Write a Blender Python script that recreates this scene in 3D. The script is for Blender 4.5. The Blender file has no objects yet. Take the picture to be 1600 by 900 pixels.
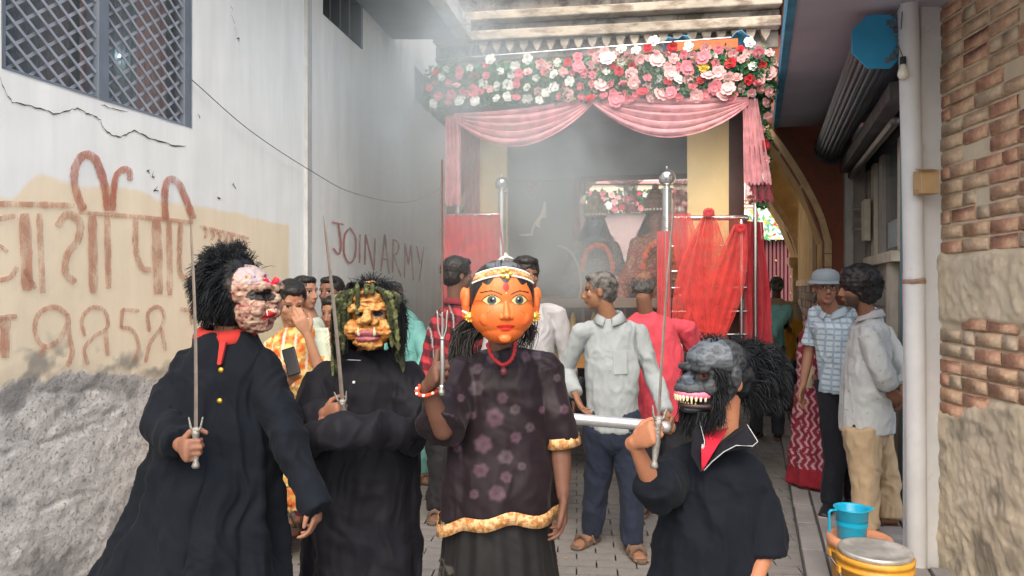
import bpy, math, random
import numpy as np
from mathutils import Vector, Matrix, Euler
random.seed(7); RS = np.random.RandomState(7)
sc = bpy.context.scene; COL = sc.collection
# ---------------- camera, sky, sun, exposure ----------------
F = 1155.0; CH = 1.55
cam = bpy.data.cameras.new('camera'); camo = bpy.data.objects.new('camera', cam); COL.objects.link(camo)
cam.sensor_width = 36; cam.lens = F/1600*36; cam.clip_start = .05; cam.clip_end = 500
camo.location = (0, 0, CH); camo.rotation_euler = (math.radians(90), 0, 0); sc.camera = camo
w = bpy.data.worlds.new('World'); sc.world = w; w.use_nodes = True
nt = w.node_tree; bg = nt.nodes['Background']; sky = nt.nodes.new('ShaderNodeTexSky'); sky.sky_type = 'NISHITA'
sky.sun_disc = False; EL, AZ = math.radians(48), math.radians(188)
sky.sun_elevation = EL; sky.sun_rotation = AZ; sky.dust_density = 6; sky.air_density = 1.2; sky.ozone_density = .6
nt.links.new(sky.outputs[0], bg.inputs[0]); bg.inputs[1].default_value = .15
sl = bpy.data.lights.new('sun', 'SUN'); sl.energy = 1.0; sl.angle = math.radians(130); sl.color = (1, .995, .985)
so = bpy.data.objects.new('sun', sl); COL.objects.link(so)
sd = Vector((math.sin(AZ)*math.cos(EL), math.cos(AZ)*math.cos(EL), math.sin(EL)))
so.rotation_euler = sd.to_track_quat('Z', 'Y').to_euler()
sc.view_settings.view_transform = 'Standard'; sc.view_settings.look = 'None'; sc.view_settings.gamma = 1
sc.view_settings.exposure = 1.08
sc.cycles.max_bounces = 8; sc.cycles.transparent_max_bounces = 24; sc.cycles.volume_bounces = 2
# ---------------- helpers ----------------
A = np.array
def P(px, py, d): return A([(px-800)/F*d, d, CH+(450-py)/F*d])
def nrm(v): v = A(v, float); return v/(np.linalg.norm(v)+1e-12)
def smoothstep(a, b, x): t = np.clip((x-a)/(b-a), 0, 1); return t*t*(3-2*t)
def _h(ix, iy, iz, s):
    h = (ix*374761393 + iy*668265263 + iz*2147483647 + s*974711) & 0xffffffff
    h = ((h ^ (h >> 13))*1274126177) & 0xffffffff
    return ((h ^ (h >> 16)) & 0xffffff)/float(0xffffff)
def vn(p, s=0):
    p = np.asarray(p, float); i = np.floor(p).astype(np.int64); f = p-i; f = f*f*(3-2*f)
    r = 0
    for a in (0, 1):
        for b in (0, 1):
            for c in (0, 1):
                wgt = (f[:, 0] if a else 1-f[:, 0])*(f[:, 1] if b else 1-f[:, 1])*(f[:, 2] if c else 1-f[:, 2])
                r = r + wgt*_h(i[:, 0]+a, i[:, 1]+b, i[:, 2]+c, s)
    return r
def fbm(p, o=4, s=0):
    r = 0; a = .5; t = 0; p = np.asarray(p, float)
    for k in range(o): r = r + a*vn(p*(2**k), s+k); t += a; a *= .5
    return r/t
def ridge(p, o=3, s=0):
    r = 0; a = .5; t = 0; p = np.asarray(p, float)
    for k in range(o): r = r + a*(1-np.abs(2*vn(p*(2**k), s+k)-1)); t += a; a *= .5
    return r/t
def lin(c):
    return tuple(((x/255+.055)/1.055)**2.4 if x > 10 else x/255/12.92 for x in c)
def rotz(a): c, s = math.cos(a), math.sin(a); return A([[c, -s, 0], [s, c, 0], [0, 0, 1.]])
def rotx(a): c, s = math.cos(a), math.sin(a); return A([[1., 0, 0], [0, c, -s], [0, s, c]])
def roty(a): c, s = math.cos(a), math.sin(a); return A([[c, 0, s], [0, 1., 0], [-s, 0, c]])

class MB:
    def __init__(s): s.v = []; s.f = []; s.n = 0; s.c = []
    def add(s, vf, col=None):
        v, f = vf; v = np.asarray(v, float).reshape(-1, 3)
        s.v.append(v); s.f += [tuple(i+s.n for i in q) for q in f]; s.n += len(v)
        if col is not None: s.c.append(np.tile(A(list(col)[:3]+[1.]), (len(v), 1)))
        return s
def box(c, size, R=None):
    c = A(c, float); sx, sy, sz = [x/2 for x in size]
    v = A([(x, y, z) for x in (-sx, sx) for y in (-sy, sy) for z in (-sz, sz)])
    if R is not None: v = v @ R.T
    f = [(0, 1, 3, 2), (4, 6, 7, 5), (0, 4, 5, 1), (2, 3, 7, 6), (0, 2, 6, 4), (1, 5, 7, 3)]
    return v+c, f
def beam(p0, p1, w_, h_, up=(0, 0, 1)):
    p0 = A(p0, float); p1 = A(p1, float); t = nrm(p1-p0); s = nrm(np.cross(t, up)); u = np.cross(s, t)
    R = np.stack([s, t, u], 1)
    return box((p0+p1)/2, (w_, np.linalg.norm(p1-p0), h_), R)
def prism(poly, e1, e2, e3, org, th):
    # poly: 2D pts in e1/e2 plane at org, extruded th along e3
    e1, e2, e3, org = A(e1, float), A(e2, float), A(e3, float), A(org, float)
    a = A([org+x*e1+y*e2 for x, y in poly]); b = a+e3*th; n = len(poly)
    f = [tuple(range(n))[::-1], tuple(range(n, 2*n))]+[(i, (i+1) % n, n+(i+1) % n, n+i) for i in range(n)]
    return np.vstack([a, b]), f
def loft(path, rad, ref=(1, 0, 0), n=14, rnd=True, fold=None, cap=True, fix=None):
    path = A([A(p, float) for p in path]); m = len(path)
    rad = [(r, r) if np.isscalar(r) else r for r in rad]
    tans = [nrm(path[min(i+1, m-1)]-path[max(i-1, 0)]) for i in range(m)]
    th = np.linspace(0, 2*math.pi, n, endpoint=False); vs = []; refv = A(ref, float)
    rings = []
    for i in range(m):
        t = tans[i] if fix is None else A(fix, float)
        r = refv-np.dot(refv, t)*t
        if np.linalg.norm(r) < .15: r = A([0, 1., 0])-t[1]*t
        r = nrm(r); b = np.cross(t, r)
        k = 1 if fold is None else 1+fold(i/(m-1), th)
        rings.append((path[i], (np.cos(th)*k*rad[i][0])[:, None]*r+(np.sin(th)*k*rad[i][1])[:, None]*b, t, min(rad[i])))
    if rnd:
        c, o, t, q = rings[0]; pre = [(c-t*q*math.sin(a), o*math.cos(a), t, q) for a in (1.25, .8, .4)]
        c, o, t, q = rings[-1]; pos = [(c+t*q*math.sin(a), o*math.cos(a), t, q) for a in (.4, .8, 1.25)]
        rings = pre+rings+pos
    for c, o, t, q in rings: vs.append(c+o)
    f = []; M = len(rings)
    for i in range(M-1):
        for j in range(n):
            k = (j+1) % n; f.append((i*n+j, i*n+k, (i+1)*n+k, (i+1)*n+j))
    if cap: f.append(tuple(range(n))[::-1]); f.append(tuple((M-1)*n+j for j in range(n)))
    return np.vstack(vs), f
def cap_(p0, p1, r0, r1, n=10, ref=(1, 0, 0)): return loft([p0, p1], [r0, r1], ref, n)
def sph(c, r, R=None, n=14, m=10):
    r = (r, r, r) if np.isscalar(r) else r; v = []; f = []
    for i in range(m+1):
        a = math.pi*i/m
        for j in range(n):
            b = 2*math.pi*j/n; v.append((math.sin(a)*math.cos(b)*r[0], math.sin(a)*math.sin(b)*r[1], math.cos(a)*r[2]))
    for i in range(m):
        for j in range(n):
            k = (j+1) % n; f.append((i*n+j, (i+1)*n+j, (i+1)*n+k, i*n+k))
    v = A(v)
    if R is not None: v = v @ R.T
    return v+A(c, float), f
def lathe(c, prof, n=28, ax=(0, 0, 1)):
    ax = nrm(ax); e = nrm(np.cross(ax, (0, 1, 0.01))); g = np.cross(ax, e); v = []; f = []
    for r, z in prof:
        for j in range(n):
            b = 2*math.pi*j/n; v.append(A(c, float)+ax*z+(e*math.cos(b)+g*math.sin(b))*r)
    for i in range(len(prof)-1):
        for j in range(n):
            k = (j+1) % n; f.append((i*n+j, i*n+k, (i+1)*n+k, (i+1)*n+j))
    return A(v), f
def catmull(pts, k=6):
    p = [A(q, float) for q in pts]; p = [2*p[0]-p[1]]+p+[2*p[-1]-p[-2]]; o = []
    for i in range(1, len(p)-2):
        for j in range(k):
            t = j/k; a, b, c, d = p[i-1:i+3]
            o.append(.5*((2*b)+(-a+c)*t+(2*a-5*b+4*c-d)*t*t+(-a+3*b-3*c+d)*t**3))
    o.append(p[-2]); return o
def rootloc(o):
    l = A([0., 0, 0])
    while o is not None: l += A(o.location); o = o.parent
    return l
def build(name, mb, mat, parent=None, smooth=False, label=None, kind=None, solid=0, cat=None, group=None, bev=0):
    if isinstance(mb, tuple): mb = MB().add(mb)
    v = np.vstack(mb.v)-(rootloc(parent) if parent else 0)
    me = bpy.data.meshes.new(name); me.from_pydata(v.tolist(), [], mb.f); me.update()
    if smooth: me.polygons.foreach_set('use_smooth', [True]*len(me.polygons))
    if mb.c:
        at = me.color_attributes.new('Col', 'FLOAT_COLOR', 'POINT'); at.data.foreach_set('color', np.vstack(mb.c).ravel())
    if mat: me.materials.append(mat)
    o = bpy.data.objects.new(name, me); COL.objects.link(o); o.parent = parent
    if label: o['label'] = label
    if kind: o['kind'] = kind
    if cat: o['category'] = cat
    if group: o['group'] = group
    if solid: m = o.modifiers.new('s', 'SOLIDIFY'); m.thickness = solid; m.offset = 0
    if bev: m = o.modifiers.new('b', 'BEVEL'); m.width = bev; m.segments = 2; m.limit_method = 'ANGLE'
    return o
def inst(me, name, loc, rot=None, parent=None, scale=None):
    o = bpy.data.objects.new(name, me); COL.objects.link(o); o.parent = parent
    l = A(loc, float)-(rootloc(parent) if parent else 0); o.location = l
    if rot is not None: o.rotation_euler = rot
    if scale is not None: o.scale = scale
    return o
def thing(name, label, cat, loc=(0, 0, 0), group=None):
    o = bpy.data.objects.new(name, None); COL.objects.link(o); o.location = [float(x) for x in loc]
    o['label'] = label; o['category'] = cat; o.empty_display_size = .1
    if group: o['group'] = group
    return o
def blob(name, parts, voxel, mat, parent=None, post=None, it=2, **kw):
    mb = MB()
    for p in parts: mb.add(p)
    me = bpy.data.meshes.new('t'); me.from_pydata(np.vstack(mb.v).tolist(), [], mb.f); me.update()
    t = bpy.data.objects.new('t', me); COL.objects.link(t)
    m = t.modifiers.new('r', 'REMESH'); m.mode = 'VOXEL'; m.voxel_size = voxel
    if it: s = t.modifiers.new('s', 'SMOOTH'); s.iterations = it; s.factor = .5
    dg = bpy.context.evaluated_depsgraph_get(); ev = t.evaluated_get(dg); out = bpy.data.meshes.new_from_object(ev)
    bpy.data.objects.remove(t); bpy.data.meshes.remove(me)
    n = len(out.vertices); co = np.empty(n*3, np.float32); out.vertices.foreach_get('co', co); co = co.reshape(-1, 3).astype(float)
    no = np.empty(n*3, np.float32); out.vertices.foreach_get('normal', no); no = no.reshape(-1, 3).astype(float)
    if post:
        r = post(co, no)
        if isinstance(r, tuple):
            co, c = r; c = np.hstack([c, np.ones((n, 1))])
            at = out.color_attributes.new('Col', 'FLOAT_COLOR', 'POINT'); at.data.foreach_set('color', c.astype(np.float32).ravel())
        else: co = r
    if parent: co = co-rootloc(parent)
    out.vertices.foreach_set('co', co.astype(np.float32).ravel()); out.update()
    out.polygons.foreach_set('use_smooth', [True]*len(out.polygons)); out.materials.clear(); out.materials.append(mat)
    out.name = name
    o = bpy.data.objects.new(name, out); COL.objects.link(o); o.parent = parent
    for k, v in kw.items(): o[k] = v
    return o
# ---------------- materials ----------------
def mat(name, col=(.5, .5, .5), rough=.8, var=.15, vs=6, bump=.15, bs=40, metal=0, vcol=False, spec=.4, alpha=1, aniso=None,
        sheen=0, col2=None, fac2=(.45, .6), s2=5, trans=0, emis=0, bd=.01, sss=0):
    m = bpy.data.materials.new(name); m.use_nodes = True; n = m.node_tree; N = n.nodes; L = n.links; b = N['Principled BSDF']
    tc = N.new('ShaderNodeTexCoord'); mp = N.new('ShaderNodeMapping'); L.new(tc.outputs['Object'], mp.inputs[0])
    if aniso: mp.inputs['Scale'].default_value = aniso
    def noise(s, d=5, r=.6):
        q = N.new('ShaderNodeTexNoise'); q.inputs['Scale'].default_value = s; q.inputs['Detail'].default_value = d; q.inputs['Roughness'].default_value = r
        L.new(mp.outputs[0], q.inputs['Vector']); return q.outputs[0]
    if vcol:
        a = N.new('ShaderNodeAttribute'); a.attribute_name = 'Col'; src = a.outputs['Color']
    else:
        q = N.new('ShaderNodeRGB'); q.outputs[0].default_value = (*col, 1); src = q.outputs[0]
    if col2:
        mr = N.new('ShaderNodeMapRange'); mr.inputs[1].default_value = fac2[0]; mr.inputs[2].default_value = fac2[1]; L.new(noise(s2), mr.inputs[0])
        mx = N.new('ShaderNodeMix'); mx.data_type = 'RGBA'; L.new(mr.outputs[0], mx.inputs[0]); L.new(src, mx.inputs[6]); mx.inputs[7].default_value = (*col2, 1); src = mx.outputs[2]
    if var:
        mr = N.new('ShaderNodeMapRange'); mr.inputs[1].default_value = .25; mr.inputs[2].default_value = .75; mr.inputs[3].default_value = 1-var; mr.inputs[4].default_value = 1+var
        L.new(noise(vs), mr.inputs[0])
        mx = N.new('ShaderNodeMix'); mx.data_type = 'RGBA'; mx.blend_type = 'MULTIPLY'; mx.inputs[0].default_value = 1
        L.new(src, mx.inputs[6]); L.new(mr.outputs[0], mx.inputs[7]); src = mx.outputs[2]
    L.new(src, b.inputs['Base Color'])
    b.inputs['Roughness'].default_value = rough; b.inputs['Metallic'].default_value = metal; b.inputs['Specular IOR Level'].default_value = spec
    if bump:
        bn = N.new('ShaderNodeBump'); bn.inputs['Strength'].default_value = bump; bn.inputs['Distance'].default_value = bd
        L.new(noise(bs, 6), bn.inputs['Height']); L.new(bn.outputs[0], b.inputs['Normal'])
    if sheen: b.inputs['Sheen Weight'].default_value = sheen
    if alpha < 1: b.inputs['Alpha'].default_value = alpha
    if trans: b.inputs['Transmission Weight'].default_value = trans
    if sss: b.inputs['Subsurface Weight'].default_value = sss; b.inputs['Subsurface Scale'].default_value = .01
    if emis: L.new(src, b.inputs['Emission Color']); b.inputs['Emission Strength'].default_value = emis
    return m
def nodes(m): return m.node_tree.nodes, m.node_tree.links, m.node_tree.nodes['Principled BSDF']
def paint_alpha(m, scale=14, lo=.3, hi=.62, mx=1.0, aniso=(1, 1, .35)):
    N, L, b = nodes(m); tc = N.new('ShaderNodeTexCoord'); mp = N.new('ShaderNodeMapping'); mp.inputs['Scale'].default_value = aniso
    L.new(tc.outputs['Object'], mp.inputs[0]); q = N.new('ShaderNodeTexNoise'); q.inputs['Scale'].default_value = scale; q.inputs['Detail'].default_value = 8; q.inputs['Roughness'].default_value = .75
    L.new(mp.outputs[0], q.inputs[0]); r = N.new('ShaderNodeMapRange'); r.inputs[1].default_value = lo; r.inputs[2].default_value = hi; r.inputs[4].default_value = mx
    L.new(q.outputs[0], r.inputs[0]); L.new(r.outputs[0], b.inputs['Alpha'])
def sheet(rows, ns=None):
    # rows: list of polylines of equal length
    R_ = A(rows); a, b_ = R_.shape[:2]; v = R_.reshape(-1, 3)
    return v, [(i*b_+j, i*b_+j+1, (i+1)*b_+j+1, (i+1)*b_+j) for i in range(a-1) for j in range(b_-1)]
Z3_ = A([0, 0, 1.])
# ---------------- the setting ----------------
class Wall:
    def __init__(s, A0, d, side=1):
        s.A = A([A0[0], A0[1], 0.]); s.t = nrm([d[0], d[1], 0]); s.n = A([s.t[1], -s.t[0], 0])*side
    def at(s, u, z, off=0): return s.A+s.t*u+A([0, 0, z])+s.n*off
    def uv(s, px, py):
        k = (px-800)/F; u = (k*s.A[1]-s.A[0])/(s.t[0]-k*s.t[1]); d = s.A[1]+u*s.t[1]
        return u, CH+(450-py)/F*d
    def px(s, px, py, off=0): u, z = s.uv(px, py); return s.at(u, z, off)
def wallgrid(W, u0, u1, z0, z1, st, dispf, holes=(), tag=None):
    nu = int((u1-u0)/st)+1; nz = int((z1-z0)/st)+1
    U, Z = np.meshgrid(np.linspace(u0, u1, nu), np.linspace(z0, z1, nz), indexing='ij'); u = U.ravel(); z = Z.ravel()
    d, c = dispf(u, z)
    v = W.A+u[:, None]*W.t+z[:, None]*A([0, 0, 1.])+d[:, None]*W.n
    I, J = np.meshgrid(np.arange(nu-1), np.arange(nz-1), indexing='ij'); I = I.ravel(); J = J.ravel()
    keep = np.ones(len(I), bool); uc = u.reshape(nu, nz)[I, J]+st/2; zc = z.reshape(nu, nz)[I, J]+st/2
    for (a, b, e, g) in holes: keep &= ~((uc > a) & (uc < b) & (zc > e) & (zc < g))
    I = I[keep]; J = J[keep]; k = I*nz+J
    f = np.stack([k, k+nz, k+nz+1, k+1], 1)
    return v, f, c
def npmesh(name, v, f, c, mat, parent=None, **kw):
    me = bpy.data.meshes.new(name)
    if parent: v = v-rootloc(parent)
    me.vertices.add(len(v)); me.vertices.foreach_set('co', v.astype(np.float32).ravel())
    me.loops.add(f.size); me.loops.foreach_set('vertex_index', f.astype(np.int32).ravel())
    me.polygons.add(len(f)); me.polygons.foreach_set('loop_start', np.arange(0, f.size, 4, dtype=np.int32))
    me.update(calc_edges=True); me.polygons.foreach_set('use_smooth', [True]*len(f))
    if c is not None:
        at = me.color_attributes.new('Col', 'FLOAT_COLOR', 'POINT'); at.data.foreach_set('color', np.hstack([c, np.ones((len(c), 1))]).astype(np.float32).ravel())
    me.materials.append(mat); o = bpy.data.objects.new(name, me); COL.objects.link(o); o.parent = parent
    for k_, q in kw.items(): o[k_] = q
    return o
def wallmat(name, white, patch, cement, bump=.5, streak=.12):
    # Col.r = rough cement, Col.g = painted patch, Col.b = stains
    m = bpy.data.materials.new(name); m.use_nodes = True; N, L, b = nodes(m)
    tc = N.new('ShaderNodeTexCoord'); at = N.new('ShaderNodeAttribute'); at.attribute_name = 'Col'
    sp = N.new('ShaderNodeSeparateColor'); L.new(at.outputs['Color'], sp.inputs[0])
    def noise(s, det=8, sc_=(1, 1, 1), r=.65):
        mp = N.new('ShaderNodeMapping'); mp.inputs['Scale'].default_value = sc_; L.new(tc.outputs['Object'], mp.inputs[0])
        q = N.new('ShaderNodeTexNoise'); q.inputs['Scale'].default_value = s; q.inputs['Detail'].default_value = det; q.inputs['Roughness'].default_value = r
        L.new(mp.outputs[0], q.inputs[0]); return q.outputs[0]
    def rng(x, a, c, e=0, g=1):
        r = N.new('ShaderNodeMapRange'); r.inputs[1].default_value = a; r.inputs[2].default_value = c; r.inputs[3].default_value = e; r.inputs[4].default_value = g; L.new(x, r.inputs[0]); return r.outputs[0]
    def math_(op, x, y):
        r = N.new('ShaderNodeMath'); r.operation = op
        for i, q in enumerate((x, y)):
            if isinstance(q, (int, float)): r.inputs[i].default_value = q
            else: L.new(q, r.inputs[i])
        return r.outputs[0]
    def mix(fac, a, c, bt='MIX'):
        r = N.new('ShaderNodeMix'); r.data_type = 'RGBA'; r.blend_type = bt
        for i, q in ((0, fac), (6, a), (7, c)):
            if isinstance(q, tuple): r.inputs[i].default_value = (*q, 1)
            elif isinstance(q, (int, float)): r.inputs[i].default_value = q
            else: L.new(q, r.inputs[i])
        return r.outputs[2]
    n1 = noise(28)
    fr = rng(math_('ADD', sp.outputs[0], math_('MULTIPLY', math_('SUBTRACT', n1, .5), .9)), .42, .58)
    fp = rng(math_('ADD', sp.outputs[1], math_('MULTIPLY', math_('SUBTRACT', noise(9), .5), .5)), .25, .7)
    c = mix(math_('MULTIPLY', fp, .9), white, patch)
    st = rng(noise(7, 6, (1, 1, .12)), .35, .7, 1-streak, 1+streak*.4)
    c = mix(1, c, st, 'MULTIPLY')
    cm = mix(rng(noise(11, 8), .35, .65), cement, tuple(x*1.5 for x in cement))
    cm = mix(rng(noise(60, 5), .38, .45, .65, 0), cm, tuple(x*.35 for x in cement))
    c = mix(fr, c, cm)
    c = mix(math_('MULTIPLY', rng(math_('ADD', sp.outputs[2], math_('MULTIPLY', math_('SUBTRACT', noise(16), .5), .7)), .25, .9), .75), c, tuple(x*.45 for x in cement))
    L.new(c, b.inputs['Base Color']); b.inputs['Roughness'].default_value = .92; b.inputs['Specular IOR Level'].default_value = .2
    h = math_('ADD', math_('MULTIPLY', noise(70, 8), math_('ADD', math_('MULTIPLY', fr, 1.2), .12)), math_('MULTIPLY', noise(6), .15))
    bn = N.new('ShaderNodeBump'); bn.inputs['Strength'].default_value = bump; bn.inputs['Distance'].default_value = .02
    L.new(h, bn.inputs['Height']); L.new(bn.outputs[0], b.inputs['Normal'])
    return m
# --- ground
m_ground = mat('ground_concrete', (.2, .195, .19), .9, .25, 3, .4, 25, col2=(.13, .125, .12), s2=1.3)
build('ground', (A([(-60, -60, -.012), (60, -60, -.012), (60, 60, -.012), (-60, 60, -.012)]), [(0, 1, 2, 3)]), m_ground, kind='structure')
m_pav = mat('paver', (.225, .22, .212), .88, .35, 2.2, .5, 55, col2=(.13, .12, .115), fac2=(.48, .66), s2=2.2)
pv = build('street_paving', box((0, 4.6, -.022), (4.6, 13, .02)), mat('joint_sand', (.1, .098, .095), .95), kind='structure')
pb = build('paver', box((0, 0, 0), (.214, .104, .05)), m_pav, pv, bev=.006); pm = pb.data; bpy.data.objects.remove(pb)
pm2 = bpy.data.meshes.new('paver'); mbp = MB().add(box((0, 0, 0), (.214, .104, .05)))
ya = math.radians(-5); Rp = rotz(ya); cand = []
for i in range(-26, 110):
    for j in range(-16, 22):
        q = Rp @ A([(j+.5*(i % 2))*.222, i*.11, 0]); x, y = q[0], q[1]
        lx = -1.458+.15*(y-5.265) if y > 5.265 else -1.458+.25*(y-5.265)
        if y < .3 or y > 11 or x < lx-.15 or x > 1.57+.328*(y-3.98)+.10: continue
        pxx = 800+F*x/y
        vis = 3.95 < y < 5.9 and (425 < pxx < 1235)
        cand.append((0 if vis else 1, y, x, i, j))
cand.sort()
far = MB()
for k, (a, y, x, i, j) in enumerate(cand):
    rz = ya+random.gauss(0, .012); zz = -.025+random.gauss(0, .0018)
    if k < 298: inst(pm, 'paver', (x, y, zz), (random.gauss(0, .006), random.gauss(0, .006), rz), pv)
    else: far.add(box((x, y, zz), (.214, .104, .05), rotz(rz)))
build('paver_field', far, m_pav, pv, kind='stuff')
# pavement slabs
m_slab = mat('pavement_stone', (.25, .24, .235), .85, .3, 2.5, .35, 30, col2=(.4, .4, .39), fac2=(.58, .72), s2=2.2)
def edgeX(y): return 1.57+.328*(y-3.98)
dS = nrm([.328, 1, 0]); nS = A([dS[1], -dS[0], 0])
pvm = build('pavement', prism([(-6, 0.002), (9, .002), (9, 2.2), (-6, 2.2)], dS, nS, (0, 0, 1), (1.57, 3.98, -.05), .082), mat('pavement_bed', (.09, .085, .08), .95), kind='structure')
s = -5.5
while s < 8.5:
    Ls = random.uniform(.42, .62); o0 = 0.0
    for wd in (.13, .5, .62, .6):
        if wd > .2: sh = random.uniform(-.1, .1)
        else: sh = 0
        c = A([1.57, 3.98, .035])+dS*(s+Ls/2+sh)+nS*(o0+wd/2)
        build('slab', box(c, (wd-.016, Ls-.016, .05), rotz(-math.atan(.328)+random.gauss(0, .006)) @ rotx(random.gauss(0, .006))), m_slab, pvm, bev=.006)
        o0 += wd
    s += Ls
# --- left near wall
W1 = Wall((-1.458, 5.265), (.25, 1)); W2 = Wall((-1.486, 5.265), (.15, 1))
wu0, wz = W1.uv(4, 105); wu1, _ = W1.uv(300, 200); wz = 2.424; wz1 = 3.9
def f1(u, z):
    p = np.stack([u*1., z*0, z], 1)
    # cement boundary about z 1.22
    _, zb = W1.uv(150, 590)
    bnd = zb+.0+.10*(fbm(p*3, 4, 3)-.5)*2+.05*np.sin(u*5)
    rough = 1-smoothstep(bnd-.10, bnd+.06, z)
    ua, za = W1.uv(20, 285); ub, zb2 = W1.uv(452, 330)
    top = 1.93-.0*u+.05*(fbm(p*4, 3, 9)-.5)
    ul = W1.uv(30, 300)[0]; top = 1.93+.13*smoothstep(ul-.05, ul+.12, u)-.045*smoothstep(ul+.5, ul+1.4, u)-.02+.08*(fbm(p*3, 3, 19)-.5)
    g = smoothstep(top+.03, top-.03, z)*(1-smoothstep(ub-.03, ub+.03, u))
    g = g*(.7+.3*fbm(p*5, 3, 2))
    b = smoothstep(.40, .70, fbm(p*2.6, 5, 21))*.75*rough+rough*.5*smoothstep(.56, .70, fbm(p*A([9, 1, 6.]), 4, 77))+np.exp(-((z-bnd-.05)/.09)**2)*smoothstep(.45, .7, fbm(p*9, 4, 4))*.9
    b += (1-smoothstep(0, .35, z))*.5
    b += .35*smoothstep(-.06, -.0, u)*smoothstep(.45, .6, fbm(A([18., 1, 1.4])*p, 3, 31))
    d = rough*(-.010+.009*(fbm(p*24, 4, 5)-.5)+.015*(fbm(p*4, 3, 6)-.5)+.004*(ridge(p*26, 3, 8)-.5))+(1-rough)*.004*(fbm(p*5, 3, 7)-.5)
    r2 = ridge(p*A([2., 1, 4.]), 4, 44); d -= rough*.007*smoothstep(.84, .95, r2)
    return d, np.stack([rough, g, np.clip(b, 0, 1)], 1)
m_w1 = wallmat('old_limewash', (.82, .85, .83), (.82, .70, .50), (.45, .44, .42), .38, .09)
v, f, c = wallgrid(W1, -5.1, 0, 0, 4.8, .0105, f1, [(wu0, wu1, wz, wz1)])
wall1 = thing('house_wall', 'whitewashed wall with peeling grey cement base, barred window and red painted letters at the left', 'wall', W1.at(-2, 0))
npmesh('plaster', v, f, c, m_w1, wall1)
build('masonry', MB().add(prism([(-5.1, 0), (0, 0), (0, wz-.02), (-5.1, wz-.02)], W1.t, (0, 0, 1), W1.n, W1.at(0, 0, -.3), .26))
      .add(prism([(wu1+.02, wz-.01), (0, wz-.01), (0, 4.8), (wu1+.02, 4.8)], W1.t, (0, 0, 1), W1.n, W1.at(0, 0, -.3), .26))
      .add(prism([(-5.1, wz-.01), (wu0-.02, wz-.01), (wu0-.02, 4.8), (-5.1, 4.8)], W1.t, (0, 0, 1), W1.n, W1.at(0, 0, -.3), .26))
      .add(prism([(wu0, wz1+.01), (wu1, wz1+.01), (wu1, 4.8), (wu0, 4.8)], W1.t, (0, 0, 1), W1.n, W1.at(0, 0, -.3), .26)), mat('plaster_plain', (.5, .5, .48)), wall1)
# window reveal, frame, grille
m_frame = mat('blue_grey_paint', (.15, .18, .22), .6, .15, 6, .1, 60)
m_gr = mat('grille_paint', (.30, .33, .38), .5, .2, 8, .1, 80)
rv = MB(); dp = .17
for a, b_ in (((wu0, wz), (wu1, wz)), ((wu0, wz1), (wu1, wz1)), ((wu0, wz), (wu0, wz1)), ((wu1, wz), (wu1, wz1))):
    rv.add((A([W1.at(*a, .002), W1.at(*b_, .002), W1.at(*b_, -dp), W1.at(*a, -dp)]), [(0, 1, 2, 3)]))
win = build('window', rv, m_frame, wall1, label='barred window with blue grey frame and diamond grille')
def wbox(W, u0, u1, z0, z1, o0, o1): return prism([(u0, z0), (u1, z0), (u1, z1), (u0, z1)], W.t, (0, 0, 1), W.n, W.at(0, 0, o0), o1-o0)
um0 = W1.uv(154, 150)[0]; um1 = W1.uv(171, 150)[0]; fr = .045
build('frame', MB().add(wbox(W1, wu1-.055, wu1, wz, wz1, -.06, -.004)).add(wbox(W1, um0, um1, wz, wz1, -.07, .0)).add(wbox(W1, wu0, wu0+.02, wz, wz1, -.06, -.004)).add(wbox(W1, wu0, wu1, wz, wz+.018, -.065, -.008)), m_frame, win, bev=.004)
def grille(u0, u1):
    sp = .082; sl_ = .78
    for sgn in (1, -1):
        for k in range(-40, 60):
            b0 = wz+k*sp-(0 if sgn > 0 else 0); pts = []
            # z = b0 + sgn*sl*(u-u0)
            za, zb = b0, b0+sgn*sl_*(u1-u0); t0, t1 = 0., 1.
            for lo, hi in ((wz, wz1),):
                dz = zb-za
                ta, tb = (lo-za)/dz, (hi-za)/dz
                if ta > tb: ta, tb = tb, ta
                t0, t1 = max(t0, ta), min(t1, tb)
            if t1-t0 < .05: continue
            q = lambda t: W1.at(u0+(u1-u0)*t, za+(zb-za)*t, -.022-.007*sgn)
            build('grille_bar', beam(q(t0), q(t1), .005, .013, W1.n @ A([[0, 0, 0], [0, 0, 0], [0, 0, 0]])+np.cross(nrm(q(t1)-q(t0)), W1.n)), m_gr, win)
grille(wu0+.02, um0-.001); grille(um1+.001, wu1-.056)
# glazing, curtains, glint
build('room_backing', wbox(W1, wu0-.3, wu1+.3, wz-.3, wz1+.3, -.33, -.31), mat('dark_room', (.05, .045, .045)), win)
build('pane', wbox(W1, wu0, wu1, wz, wz1, -.12, -.112), mat('window_glass', (.35, .4, .42), .05, 0, bump=0, alpha=.25, spec=.5), win)
for (a, b_, cc) in ((wu0-.1, W1.uv(60, 100)[0], (.13, .05, .05)), (W1.uv(62, 100)[0], W1.uv(108, 0)[0], (.10, .11, .11)), (W1.uv(110, 100)[0], um0, (.14, .06, .06)),
                   (um1, W1.uv(212, 100)[0], (.58, .30, .26)), (W1.uv(213, 0)[0], W1.uv(254, 0)[0], (.20, .27, .28)), (W1.uv(254, 100)[0], wu1, (.55, .29, .24))):
    mb = MB(); K = 26; vv = []
    for i in range(K+1):
        u = a+(b_-a)*i/K; o = -.17+.014*math.sin(i*1.35)
        vv += [W1.at(u, wz-.02, o), W1.at(u, wz1, o)]
    mb.add((A(vv), [(2*i, 2*i+2, 2*i+3, 2*i+1) for i in range(K)]))
    build('curtain', mb, mat('curtain', cc, .9, .2, 5), win, smooth=True)
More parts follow.
